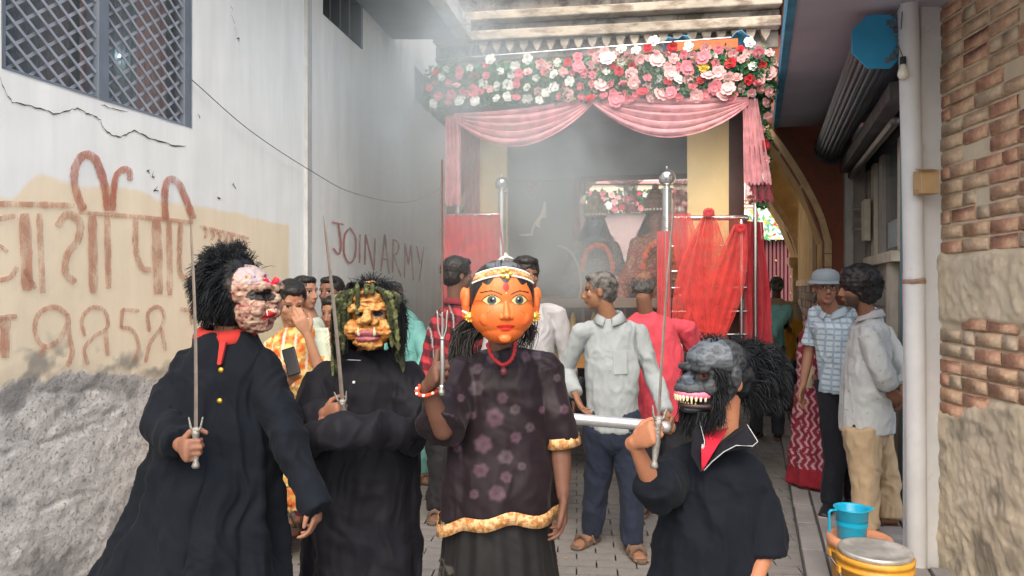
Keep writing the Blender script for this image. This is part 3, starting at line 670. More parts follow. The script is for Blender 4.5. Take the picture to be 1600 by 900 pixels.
# cornices
def cband(z0, z1, pr, m_, l0=.42, l1=3.75, name='cornice'):
    return build(name, prism([(l0, z0), (l1, z0), (l1, z1), (l0, z1)], gl, (0, 0, 1), nd, gR-nd*pr, pr+.3), m_, gate, bev=.012)
cband(3.83, 3.99, .02, m_stone2, name='frieze')
for k in range(24):
    x0 = .5+k*.135; build('cornice_tooth', prism([(x0, 3.99), (x0+.1, 3.99), (x0+.085, 3.93), (x0+.05, 3.87), (x0+.015, 3.93)], gl, (0, 0, 1), nd, gR-nd*(.09+random.uniform(0, .01)), .1), m_stone, gate, bev=.006)
cband(3.992, 4.09, .15, m_stone); cband(4.093, 4.17, .08, m_stone2); cband(4.173, 4.26, .20, m_stone); cband(4.263, 4.40, .12, m_stone2); cband(4.403, 4.50, .26, m_stone); cband(4.503, 4.9, .16, m_stone2)
build('corner_post', prism([(.28, 3.95), (.40, 3.95), (.40, 4.9), (.28, 4.9)], gl, (0, 0, 1), nd, gR-nd*.22, .4), mat('pinkish_post', (.33, .18, .14), .9, .3, 6, .5, 25), gate)
build('top_wall', prism([(-.45, 3.95), (.28, 3.95), (.28, 4.9), (-.45, 4.9)], gl, (0, 0, 1), nd, gR, .3), m_maroon, gate)
# dry twigs above the cornice at left
tw = MB()
for k in range(26):
    b0 = P(random.uniform(715, 770), random.uniform(-20, 60), 6.9); dd = A([random.gauss(0, .12), random.gauss(0, .05), random.gauss(.0, .12)])
    tw.add(loft([b0, b0+dd+A([0, 0, .02]), b0+dd*2+A([0, 0, -.03])], [.003, .0025, .0015], (0, 1, 0), 4))
build('dry_twigs', tw, mat('twig', (.25, .2, .15)), kind='stuff', cat='twigs', label='tangle of dry twigs beside the white roof edge')
# --- beyond the gate
far = thing('distant_building', 'pale building with cream band seen through the decorated cart', 'building', (2, 17, 0))
m_fc = mat('far_cream', (.8, .74, .55), .9, .1); m_fw = mat('far_white', (.8, .8, .78), .9, .1)
build('wall', box((2.5, 17.2, 3), (12, .3, 6)), m_fw, far)
build('band', box((2.5, 16.95, 3.68), (9, .2, .42)), m_fc, far)
build('band', box((2.5, 16.9, 3.95), (9, .25, .06)), mat('pink_band', (.6, .3, .28)), far)
build('window', box((2.6, 17.03, 4.35), (.7, .05, .5)), mat('far_window', (.16, .2, .24), .3), far)
for k in range(4): build('shutter_board', box((1.2+k*.25, 17.02, 4.35), (.2, .05, .55)), mat('far_wood', (.34, .22, .15)), far)
ff = thing('striped_gate', 'maroon gate with narrow vertical bars and brass studs under a flowered white banner', 'gate', (5.2, 14.6, 0))
m_mb = mat('maroon_bar', (.17, .05, .06), .6, .1)
x = 3.9
while x < 6.1:
    build('bar', box((x, 14.6, 1.9), (.045, .04, 1.35)), m_mb, ff); x += .075
build('backing', box((5, 14.66, 1.2), (2.4, .03, 2.8)), mat('gate_dark', (.07, .035, .04)), ff)
build('rail', box((5, 14.56, 1.13), (2.4, .06, .07)), mat('red_rail', (.35, .05, .07)), ff)
for i in range(5):
    for j in range(3): build('stud', sph((4.6+i*.3, 14.57, 1.45+j*.32), .022, n=8, m=6), mat('brass', (.6, .45, .2), .4, 0, bump=0, metal=.6) if i+j == 0 else bpy.data.materials['brass'], ff)
bn_ = thing('flower_banner', 'white banner painted with green, red and yellow flowers in the inner arch', 'banner', (5, 14.4, 2.6))
build('cloth', box((4.9, 14.45, 3.25), (2.2, .02, 1.5)), m_fw, bn_)
mb_ = MB()
for k in range(170):
    cx, cz = random.uniform(4.35, 5.9), random.uniform(2.5, 3.4)
    col = random.choice([(.1, .4, .15), (.1, .4, .15), (.6, .08, .07), (.75, .5, .08), (.1, .35, .4), (.3, .45, .1)]); a_ = random.uniform(0, 6.28); l_ = random.uniform(.05, .1)
    pts2 = [(math.cos(a_)*l_, math.sin(a_)*l_), (-math.sin(a_)*l_*.35, math.cos(a_)*l_*.35), (-math.cos(a_)*l_*.8, -math.sin(a_)*l_*.8), (math.sin(a_)*l_*.35, -math.cos(a_)*l_*.35)]
    mb_.add((A([(cx+p_, 14.435-.0006*k/10, cz+q_) for p_, q_ in pts2]), [(0, 1, 2, 3)]), col)
m_vc = mat('painted_colours', vcol=True, var=.1, bump=0)
build('flower_motif', mb_, m_vc, bn_, kind='stuff')
for k in range(3): build('written_line', box((4.62, 14.43, 3.12+k*.07), (.24, .005, .022)), mat('pale_red', (.55, .2, .15)), bn_)
# ---------------- decorated cart ----------------
CF = Wall((-.557, 5.85), (.981, -.192)); CU = CF.t; CV = A([.192, .981, 0])
def C(u, v, z): return CF.A+CU*u+CV*v+A([0, 0, z])
def cbox(u0, u1, v0, v1, z0, z1): return prism([(u0, z0), (u1, z0), (u1, z1), (u0, z1)], CU, (0, 0, 1), CV, C(0, v0, 0), v1-v0)
def cu(px, v=0.):
    q = CF.A+CV*v; k = (px-800)/F; return (k*q[1]-q[0])/(CU[0]-k*CU[1])
def cz(px, py, v=0.): q = CF.A+CV*v+CU*cu(px, v); return CH+(450-py)/F*q[1]
def cq(px, py, v=0.): u = cu(px, v); return C(u, v, cz(px, py, v))
cart = thing('festival_cart', 'decorated festival cart with yellow panels, steel posts and red tulle draped over its rails', 'cart', C(1.2, 1, 0))
m_steel = mat('polished_steel', (.62, .62, .62), .18, .05, 20, .05, 60, metal=1)
m_yel = mat('yellow_panel', (.84, .66, .33), .75, .12, 3, .1, 40)
m_dgrey = mat('dark_canopy_cloth', (.15, .18, .20), .9, .2, 4, .2, 30)
m_brown = mat('brown_ply', (.16, .12, .09), .8, .2, 4, .2, 30)
m_dbr = mat('dark_brown_cloth', (.085, .04, .035), .9, .2, 4, .3, 20)
yl = build('panel', cbox(cu(742, .3), cu(792, .3), .3, .36, 1.5, 3.0), m_yel, cart, bev=.004)
yr = build('panel', cbox(cu(1074, .3), cu(1139, .3), .3, .36, .95, 3.0), m_yel, cart, bev=.004)
build('brown_strip', cbox(cu(1139, .32), cu(1163, .32), .33, .37, .95, 3.0), m_dbr, cart)
build('inner_panel', cbox(cu(793, 1.5), cu(905, 1.5), 1.5, 1.54, 1.3, 3.0), m_brown, cart)
build('roof', cbox(-.02, 2.43, .02, 2.3, 3.0, 3.04), m_dgrey, cart)
build('inner_pelmet', cbox(cu(795, .9), cu(1140, .9), .9, .94, 2.52, 3.0), m_dgrey, cart)
build('pelmet_trim', cbox(cu(900, .86), cu(1090, .86), .86, .9, 2.49, 2.53), m_dbr, cart)
build('deck', cbox(.2, 2.3, .0, 2.3, 1.40, 1.47), m_brown, cart, bev=.004)
build('chassis', cbox(.3, 2.2, .25, 2.2, .55, .92), mat('chassis_black', (.02, .02, .022), .7), cart)
fp = build('front_board', cbox(.2, 1.55, .10, .14, .93, 1.15), mat('orange_board', (.50, .25, .07), .7, .15, 5), cart)
mb = MB()
for k in range(14):
    c0 = C(random.uniform(.35, 1.5), .096, random.uniform(.98, 1.11)); a_ = random.uniform(0, 6.28)
    for j in range(3):
        b_ = a_+(j-1)*.7; dd = CU*math.cos(b_)+A([0, 0, math.sin(b_)]); ee = CU*-math.sin(b_)+A([0, 0, math.cos(b_)])
        mb.add((A([c0, c0+dd*.03+ee*.01, c0+dd*.06, c0+dd*.03-ee*.01])-CV*.0004*(k*3+j), [(0, 1, 2, 3)]), random.choice([(.05, .2, .04), (.4, .05, .03), (.08, .25, .05)]))
build('painted_leaf', mb, m_vc, fp, kind='stuff')
build('ledge', cbox(.18, 1.6, .04, .14, 1.15, 1.18), mat('red_brown_ledge', (.25, .07, .04), .7), cart)
nb_ = build('niche_board', cbox(.2, 2.3, .14, .18, 1.18, 1.40), m_dbr, cart)
for k in range(12):
    u_ = .3+k*.16
    build('colonette', cbox(u_, u_+.02, .09, .12, 1.18, 1.40), m_brown, cart)
    build('idol_relief', lathe(C(u_+.09, .115, 1.19), [(.001, 0), (.035, 0), (.028, .05), (.02, .09), (.022, .12), (.014, .16), (.001, .18)], 10), mat('gilt_relief', (.45, .30, .06), .5) if k == 0 else bpy.data.materials['gilt_relief'], cart, smooth=True)
wm = None; m_tyre = mat('tyre', (.025, .025, .025), .8); m_rim = mat('wheel_rim', (.2, .2, .2), .5, metal=.6)
for (u_, v_) in ((.45, .45), (1.95, .45), (.45, 1.9), (1.95, 1.9)):
    wh = build('wheel', lathe(C(u_, v_, .31)-CU*.08, [(.17, 0), (.29, .0), (.31, .03), (.31, .13), (.29, .16), (.17, .16), (.17, 0)], 26, CU), m_tyre, cart, smooth=True)
    build('rim', lathe(C(u_, v_, .31)-CU*.05, [(.001, .02), (.05, .0), (.15, .05), (.175, .02), (.175, .1), (.001, .1)], 20, CU), m_rim, wh, smooth=True)
def steelpost(u_, v_, z0, z1, r, par):
    prof = [(.001, z0), (r, z0)]; zc = z0
    prof += [(r, z1-.30)]
    for k in range(6): z_ = z1-.29+k*.016; prof += [(r*1.0, z_), (r*1.18, z_+.004), (r*1.18, z_+.009), (r, z_+.013)]
    prof += [(r, z1), (r*1.3, z1), (r*1.3, z1+.012), (r*.6, z1+.02), (r*.6, z1+.03)]
    p = build('post', lathe(C(u_, v_, 0), prof, 20), m_steel, par, smooth=False)
    R_ = r*1.75
    build('ball_finial', lathe(C(u_, v_, z1+.03+R_*.95), [(R_*math.sin(a), -R_*math.cos(a)) for a in np.linspace(.3, math.pi-.01, 14)]+[(.006, R_+.006), (.006, R_+.02), (.001, R_+.022)], 20), m_steel, p, smooth=True)
steelpost(cu(784, .0), .0, 1.47, cz(784, 303), .030, cart)
steelpost(cu(1042, .0), .0, 1.0, cz(1042, 297), .037, cart)
# canopy posts (thin)
for u_, v_ in ((.12, .06), (2.38, .03), (.12, 2.25), (2.38, 2.25)): build('canopy_pole', loft([C(u_, v_, .92), C(u_, v_, 3.3)], [.016, .016], n=10), m_steel, cart, smooth=True)
# rails
def rails(x0, x1, ys, v_=0.0, thick0=True):
    for i, y in enumerate(ys):
        r_ = .020 if (i == 0 and thick0) else .009
        build('rail', loft([cq(x0, y, v_), cq(x1, y-1, v_)], [r_, r_], (0, 0, 1), 12), m_steel, cart, smooth=True)
rails(1045, 1166, (341, 385, 424, 450, 487, 523)); rails(703, 783, (337, 380, 415, 446), 0.)
build('rail_post', loft([cq(1158, 345, .0), cq(1158, 345, 0)-A([0, 0, 1.0])], [.017, .017], n=12), m_steel, cart, smooth=True)
build('rail_post', loft([cq(735, 337, .0), cq(735, 337, 0)-A([0, 0, .6])], [.012, .012], n=12), m_steel, cart, smooth=True)
build('rail', loft([cq(1166, 341), cq(1166, 341)+CV*1.2], [.02, .02], (0, 0, 1), 12), m_steel, cart, smooth=True)
# tulle
def tulle(name, col, alpha, fold=25, rough=.9):
    m = mat(name, col, rough, .15, 6, .1, 60, sheen=.3); N, L, b = nodes(m)
    # weave gathers let more or less through
    tc = N.new('ShaderNodeTexCoord'); q = N.new('ShaderNodeTexNoise'); q.inputs['Scale'].default_value = 14; L.new(tc.outputs['Object'], q.inputs[0])
    lw = N.new('ShaderNodeLayerWeight'); lw.inputs[0].default_value = .35
    r = N.new('ShaderNodeMapRange'); r.inputs[3].default_value = alpha-.12; r.inputs[4].default_value = min(1, alpha+.12); r.inputs[1].default_value = .35; r.inputs[2].default_value = .65
    L.new(q.outputs[0], r.inputs[0]); ad = N.new('ShaderNodeMath'); ad.operation = 'ADD'; ad.use_clamp = True; L.new(r.outputs[0], ad.inputs[0])
    ml = N.new('ShaderNodeMath'); ml.operation = 'MULTIPLY'; ml.inputs[1].default_value = .45; L.new(lw.outputs['Facing'], ml.inputs[0]); L.new(ml.outputs[0], ad.inputs[1])
    L.new(ad.outputs[0], b.inputs['Alpha']); tr = N.new('ShaderNodeBsdfTranslucent'); 
    mxs = N.new('ShaderNodeMixShader'); mxs.inputs[0].default_value = .0
    return m
m_pink = tulle('pink_tulle', (.86, .42, .47), .60); m_red = None
m_redt = tulle('red_tulle', (.70, .055, .05), .62); m_redd = tulle('red_tulle_double', (.62, .035, .045), .85); m_mar = tulle('maroon_tulle', (.38, .06, .10), .62)
def swag(name, pa, pb, sag, m_, label, n=CF.n, pleats=5, off=.05, top=.12, K=46, Tn=30, group=None):
    rows = []
    for i in range(K+1):
        s_ = i/K; t0 = pa+(pb-pa)*s_; w_ = 4*s_*(1-s_); row = []
        for j in range(Tn+1):
            t = j/Tn; dz = -(sag*w_+.05)*(t**1.0) - top*w_*(1-t)*.15
            ph = t*pleats*2*math.pi+.8*math.sin(s_*5+t*3)+s_*1.5
            o = off+(.022*math.sin(ph)+.012*math.sin(ph*2.3+1))*(.35+.65*w_)+.05*w_*t
            row.append(t0+A([0, 0, dz])+n*o+A([0, 0, .006*math.sin(ph+1.5)]))
        rows.append(row)
    return build(name, sheet(rows), m_, smooth=True, cat='drape', label=label, group=group)
swag('pink_drape', cq(712, 181), cq(926, 156), .27, m_pink, 'left pink tulle swag looped under the flower canopy')
swag('pink_drape', cq(924, 153), cq(1168, 156), .265, m_pink, 'right pink tulle swag looped under the flower canopy', off=.06)
def tail(name, pa, pb, w0, w1, m_, label=None, axis=CU, n=CF.n, pleats=4, amp=.018, off=.05, K=26, Tn=26, parent=None, ragged=.03, gather=None):
    rows = []
    sd_ = random.uniform(0, 6)
    for i in range(K+1):
        s_ = i/K; c = pa+(pb-pa)*s_; ww = w0+(w1-w0)*(s_ if gather is None else gather(s_)); row = []
        for j in range(Tn+1):
            t = j/Tn-.5; ph = (t+.5)*pleats*2*math.pi+sd_+.5*math.sin(s_*4+sd_)
            row.append(c+axis*(ww*t)+n*(off+amp*math.sin(ph)+amp*.5*math.sin(2.7*ph+s_*3))+A([0, 0, (-ragged*abs(math.sin(ph*.7+sd_)) if i == K else 0)]))
        rows.append(row)
    kw = {} if parent else dict(cat='drape', label=label)
    return build(name, sheet(rows), m_, parent, smooth=True, **kw)
tail('pink_tail', cq(711, 183), cq(711, 318), .12, .13, m_pink, 'pink tulle tail hanging beside the left yellow panel')
tail('pink_tail', cq(1170, 158), cq(1182, 285), .10, .19, m_pink, 'pink tulle tail hanging at the right corner of the flower canopy', pleats=5)
tail('maroon_tail', cq(1180, 230), cq(1186, 312), .12, .20, m_mar, 'darker see-through tulle end under the right pink tail', off=.02)
tail('rear_tail', cq(738, 190, .25), cq(738, 335, .25), .14, .12, m_mar, 'dull pink see-through tulle behind the left pink tail', off=.0)
# red strips over right rails (parts of the cart's dressing)
rd = thing('red_tulle_dressing', 'red tulle gathered over the right steel rails of the cart', 'drape', cq(1100, 440))
tail('strip', cq(1062, 334), cq(1100, 520), .15, .20, m_redt, parent=rd, off=.03, K=30, pleats=3, amp=.010, gather=lambda s_: math.sin(s_*2.9)*1.1)
tail('strip', cq(1106, 333), cq(1064, 505), .06, .20, m_redt, parent=rd, off=.045, pleats=3, amp=.010, gather=lambda s_: math.sin(s_*2.7)*1.2)
tail('strip', cq(1107, 330), cq(1112, 535), .06, .26, m_redt, parent=rd, off=.06, pleats=5, amp=.012, K=34, gather=lambda s_: math.sin(s_*2.6)*1.2)
tail('strip', cq(1155, 352), cq(1118, 522), .09, .22, m_redt, parent=rd, off=.075, pleats=4, amp=.012, gather=lambda s_: math.sin(s_*2.8)*1.2)
tail('sheer_panel', cq(1105, 338), cq(1103, 515), .50, .30, tulle('sheer_tulle', (.75, .12, .08), .25), parent=rd, off=.02, pleats=7, amp=.014)
tail('side_fall', cq(1172, 345)+CV*.10, cq(1181, 545)+CV*.14, .16, .30, tulle('dark_red_tulle', (.42, .02, .035), .9), parent=rd, axis=nrm(CV*.7+CU*.8), n=nrm(CU*.6-CV*.5), off=.03, pleats=5, amp=.03)
tail('post_wrap', cq(1036, 362), cq(1038, 545), .09, .10, m_redd, parent=rd, off=.05, pleats=2)
for (x_, y_) in ((1106, 334), (1155, 358)):
    mb = MB()
    for k in range(9):
        a_ = k*.7; dd = CU*math.cos(a_)+A([0, 0, math.sin(a_)*.8])+CF.n*.3; ee = nrm(np.cross(dd, CF.n)); c0 = cq(x_, y_)+CF.n*.08
        mb.add(sheet([[c0+ee*.004, c0, c0-ee*.004], [c0+dd*.022+ee*.016, c0+dd*.026+CF.n*.014, c0+dd*.022-ee*.014], [c0+dd*.038+ee*.02, c0+dd*.042-CF.n*.01, c0+dd*.038-ee*.02]]))
    build('rosette', mb, m_redd, rd, smooth=True)
ld = thing('left_tulle_dressing', 'red tulle stretched over the left rails in the smoke', 'drape', cq(735, 390))
tail('panel', cq(740, 336), cq(745, 470), .44, .52, m_redd, parent=ld, off=.03, pleats=8, amp=.016)
swag('maroon_swag', cq(812, 240, 1.2), cq(858, 240, 1.2), .40, m_mar, 'maroon tulle loop hanging inside the cart at the left', pleats=3)
swag('rear_swag', P(935, 262, 7.6), P(1018, 262, 7.6), .17, m_redt, 'dark pink loop of cloth across the rear opening of the cart', pleats=2, off=0)
# carved cream ornament
hz = [(0, 0), (.02, .015), (.16, .02), (.20, .14), (.30, .27), (.345, .42), (.36, .43), (.375, .30), (.37, .22), (.31, .21), (.28, .13), (.30, .09), (.27, .1), (.22, .13), (.185, .04), (.20, .0), (.17, .0), (.12, -.01)]
hr = build('carved_ornament', prism([(a*.62, b_*.66) for a, b_ in hz], CU, (0, 0, 1), CF.n, cq(811, 368, .5), .015), mat('cream_card', (.66, .55, .44), .8, .15, 20, .3, 50), cat='ornament', label='cream cut out ornament standing slanted inside the cart at the left', bev=.003)
tail('hanging_cloth', cq(905, 262, 1.1), cq(908, 455, 1.1), .10, .16, m_mar, parent=cart, off=0, pleats=3)
tail('hanging_cloth', cq(985, 262, 1.3), cq(985, 330, 1.3), .16, .10, m_mar, parent=cart, off=0, pleats=3)
tail('hanging_cloth', cq(1064, 262, 1.1), cq(1060, 455, 1.1), .12, .18, m_redt, parent=cart, off=0, pleats=3)
# --- floral canopy
can = thing('floral_canopy', 'green canopy band thick with pink, white, red and yellow artificial roses', 'floral canopy', C(1.2, 0, 3.1))
m_teal2 = mat('green_cloth', (.05, .30, .19), .85, .2, 5, .3, 30); m_leaf = mat('leaf_green', (.055, .15, .05), .6, .4, 12, .1, 40)
build('band_cloth', cbox(-.04, 2.46, -.03, .0, 2.98, 3.29), m_teal2, can)
build('band_cloth', cbox(2.43, 2.46, .0, 2.3, 2.98, 3.29), m_teal2, can)
build('band_cloth', cbox(-.04, -.01, .0, 2.3, 2.98, 3.29), m_teal2, can)
build('orange_banner', cbox(1.78, 2.25, -.045, -.035, 3.30, 3.365), mat('orange_banner_cloth', (.65, .16, .06), .8, .2, 30), can)
build('top_pole', loft([C(-.04, -.04, 3.345), C(2.2, -.04, 3.375)], [.007, .007], (0, 0, 1), 8), m_steel, can, smooth=True)
tarp = build('blue_tarp', sheet([[C(1.72+i*.035, .0+.05*j, 3.385+.045*math.sin(i*.5)*math.sin(j*1.2+1)+.02*math.sin(i*1.7+j)) for j in range(7)] for i in range(19)]), mat('blue_tarp_plastic', (.12, .36, .55), .4, .3, 20, .3, 20), cat='tarp', label='crumpled light blue tarpaulin scrap on top of the canopy at the right', smooth=True, solid=.004)
# leaves
def leaves(n_, fn, sz=(.02, .05), mats=m_leaf, name='leaves', par=can):
    mb = MB()
    for k in range(n_):
        c0, nn = fn(); d1 = nrm(RS.normal(0, 1, 3)+nn*.5); s1 = nrm(np.cross(d1, nn+RS.normal(0, .3, 3))); l_ = random.uniform(*sz); up = np.cross(s1, d1)*l_*.12
        g = random.uniform(.7, 1.35); yel_ = random.random() < .12
        col = (.16*g, .22*g, .05*g) if yel_ else (.045*g, .16*g, .075*g)
        mb.add((A([c0, c0+d1*l_*.45+s1*l_*.27+up, c0+d1*l_, c0+d1*l_*.45-s1*l_*.27+up]), [(0, 1, 2), (0, 2, 3)]), col)
    return build(name, mb, mat('leaf_cover', vcol=True, rough=.55, var=.2, bump=0), par, kind='stuff')
def ff1():
    return C(random.uniform(-.1, 2.47), -.05, random.triangular(2.94, 3.30, 3.08))+CF.n*random.uniform(0, .05), CF.n
leaves(8500, ff1)
leaves(1300, lambda: (C(2.49, random.uniform(0, 1.8), random.triangular(2.9, 3.3, 3.1))+CU*random.uniform(0, .04), CU))
leaves(500, lambda: (C(-.07, random.uniform(0, 1.0), random.triangular(2.9, 3.3, 3.1)), -CU))
def vg():
    z_ = random.uniform(2.15, 3.1); a_ = random.uniform(0, 6.28); return C(2.42, .05, z_)+A([math.cos(a_), math.sin(a_), 0])*.06*random.random(), A([math.cos(a_), math.sin(a_), 0])
leaves(1300, vg, (.025, .06))
# roses
def rose(m_, blossom=False):
    mb = MB(); rings = ((.010, .02, 4, 1.2), (.022, .026, 5, .85), (.034, .030, 6, .5)) if not blossom else ((.012, .035, 5, .6), (.02, .05, 6, .15))
    for r_, l_, n_, tilt in rings:
        for k in range(n_):
            a_ = 2*math.pi*(k+.5*random.random())/n_+r_*80; ra = A([math.cos(a_), 0, math.sin(a_)]); ta = A([-math.sin(a_), 0, math.cos(a_)]); fw = A([0, -1., 0])
            d_ = ra*math.cos(tilt)+fw*math.sin(tilt); w_ = l_*.62; b0 = ra*r_*.35+fw*(.012 if tilt > 1 else .004)
            rows = [[b0+ta*s_*w_*.6, ][0] for s_ in (-1, 0, 1)], [b0+d_*l_*.6+ta*s_*w_-(fw*.004 if s_ == 0 else 0) for s_ in (-1, 0, 1)], [b0+d_*l_+ra*.004+ta*s_*w_*.5+fw*(-.003) for s_ in (-1, 0, 1)]
            mb.add(sheet(rows))
    mb.add(sph((0, .0, 0), (.022, .014, .022), n=8, m=5))
    o = build('rose', mb, m_, smooth=True); me = o.data; bpy.data.objects.remove(o); return me
rc = {'pink': (.72, .22, .27), 'light': (.80, .47, .47), 'white': (.78, .80, .76), 'red': (.58, .035, .05), 'yellow': (.75, .55, .07)}
rm = {k: rose(mat('petal_'+k, v, .7, .12, 30, 0)) for k, v in rc.items()}; rb = {k: rose(bpy.data.materials['petal_'+k], True) for k in rc}
def putrose(p, nn, kind, s_, par=can, bl=False):
    q = Vector(nn).to_track_quat('-Y', 'Z').to_euler(); q.rotate_axis('Y', random.uniform(0, 6)); q.rotate_axis('X', random.gauss(0, .25)); q.rotate_axis('Z', random.gauss(0, .25))
    inst((rb if bl else rm)[kind], 'rose', p, q, par, (s_, s_, s_))
placed = []
def scatter(n_, lo, hi, fn, dist, ks, wts, par=can, s0=.70, s1=1.02, blp=.12):
    t = 0; c_ = 0
    while c_ < n_ and t < 6000:
        t += 1; q, nn, key = fn()
        if any((q-p)@(q-p) < dist**2 for p in placed): continue
        placed.append(q); k = random.choices(ks, wts)[0] if key is None else key
        putrose(q, nn, k, random.uniform(s0, s1), par, random.random() < blp); c_ += 1
K5 = ['pink', 'light', 'white', 'red', 'yellow']
for (x_, y_, k, s_) in ((1022, 72, 'white', 1.35), (1098, 112, 'yellow', 1.3), (1140, 106, 'red', 1.4), (1168, 131, 'red', 1.25), (1094, 132, 'red', 1.2), (1050, 80, 'red', 1.25), (1012, 82, 'red', 1.1), (988, 110, 'red', 1.0), (1060, 112, 'pink', 1.2), (1100, 82, 'light', 1.3), (1168, 74, 'white', 1.3), (1075, 80, 'white', 1.2), (972, 84, 'white', 1.2), (995, 86, 'white', 1.2), (772, 100, 'white', 1.4), (828, 98, 'white', 1.3), (890, 104, 'red', 1.1), (905, 96, 'pink', 1.2), (848, 106, 'light', 1.3), (928, 88, 'light', 1.2), (946, 88, 'light', 1.2)):
    q = cq(x_, y_)+CF.n*.10; placed.append(q); putrose(q, CF.n, k, s_*.78)
def front(): 
    q = C(random.uniform(-.09, 2.47), 0, random.uniform(2.96, 3.27)); return q+CF.n*random.uniform(.08, .12), nrm(CF.n+A([0, 0, random.gauss(0, .2)])+CU*random.gauss(0, .2)), None
scatter(64, 0, 0, lambda: ((lambda r: r if r[0][0] < .75 else (C(random.uniform(0, 1.2), 0, random.uniform(2.97, 3.26))+CF.n*.1, CF.n, None))(front())), .062, K5, (5, 3, 4, 1.5, 0))
scatter(76, 0, 0, lambda: (C(random.uniform(1.2, 2.47), 0, random.uniform(2.94, 3.28))+CF.n*random.uniform(.07, .12), nrm(CF.n+RS.normal(0, .25, 3)), None), .056, K5, (5, 7, 2.0, .9, .1), blp=.4)
scatter(16, 0, 0, lambda: (C(2.53, random.uniform(-.05, 1.5), random.uniform(2.95, 3.3)), nrm(CU+CF.n*.6), None), .08, K5, (5, 4, 3, 2, 0))
scatter(9, 0, 0, lambda: (C(2.44+random.uniform(-.03, .05), -.03, random.uniform(2.3, 2.95)), nrm(CF.n+CU*.5), None), .09, K5, (3, 4, 2, 1, 0), s0=.6, s1=.95)
scatter(12, 0, 0, lambda: (C(-.12, random.uniform(-.05, 1.0), random.uniform(2.95, 3.3)), nrm(-CU+CF.n*.8), None), .08, K5, (5, 1, 4, 3, 0))
# distant floral garland
fg = thing('flower_garland', 'distant garland of pink and white flowers hung across the pale building', 'garland', (3, 15.9, 3.4))
leaves(1500, lambda: (A([random.uniform(1.6, 5.2), 15.95, random.uniform(3.2, 3.62)]), A([0, -1., 0])), (.08, .16), par=fg)
placed.clear()
scatter(120, 0, 0, lambda: (A([random.uniform(1.6, 5.0), 15.8, random.uniform(3.22, 3.60)]), A([0, -1., 0]), None), .13, K5, (5, 6, 4, .6, 0), fg, 1.2, 1.9)
build('hanging_cloth', box((2.9, 16.0, 2.7), (3.2, .03, .95)), mat('dusty_mauve', (.40, .30, .30)), cat='backdrop', label='dusty mauve cloth backdrop below the distant flower garland')
# tow bar
m_pipe = mat('galvanised_pipe', (.50, .52, .54), .38, .2, 10, .15, 40, metal=.55)
tb = thing('tow_bar', 'thick galvanised steel tow pipe held across in front of the white shirted man', 'tow bar', P(960, 662, 4.0))
build('pipe', MB().add(loft([P(855, 651, 4.08), P(1040, 667, 3.99)], [.031, .031], (0, 0, 1), 20)), m_pipe, tb, smooth=True)
build('drawbar', MB().add(loft([P(868, 652, 4.1), C(.9, .3, .72)], [.028, .028], (0, 0, 1), 12)), m_pipe, tb, smooth=True)
bk = build('motor_housing', MB().add(loft([P(905, 600, 4.75), P(905, 640, 4.75)], [(.055, .05), (.07, .06)], n=14)), mat('black_housing', (.015, .015, .017), .5), cat='housing', label='small black housing behind the tow pipe', bev=.01)
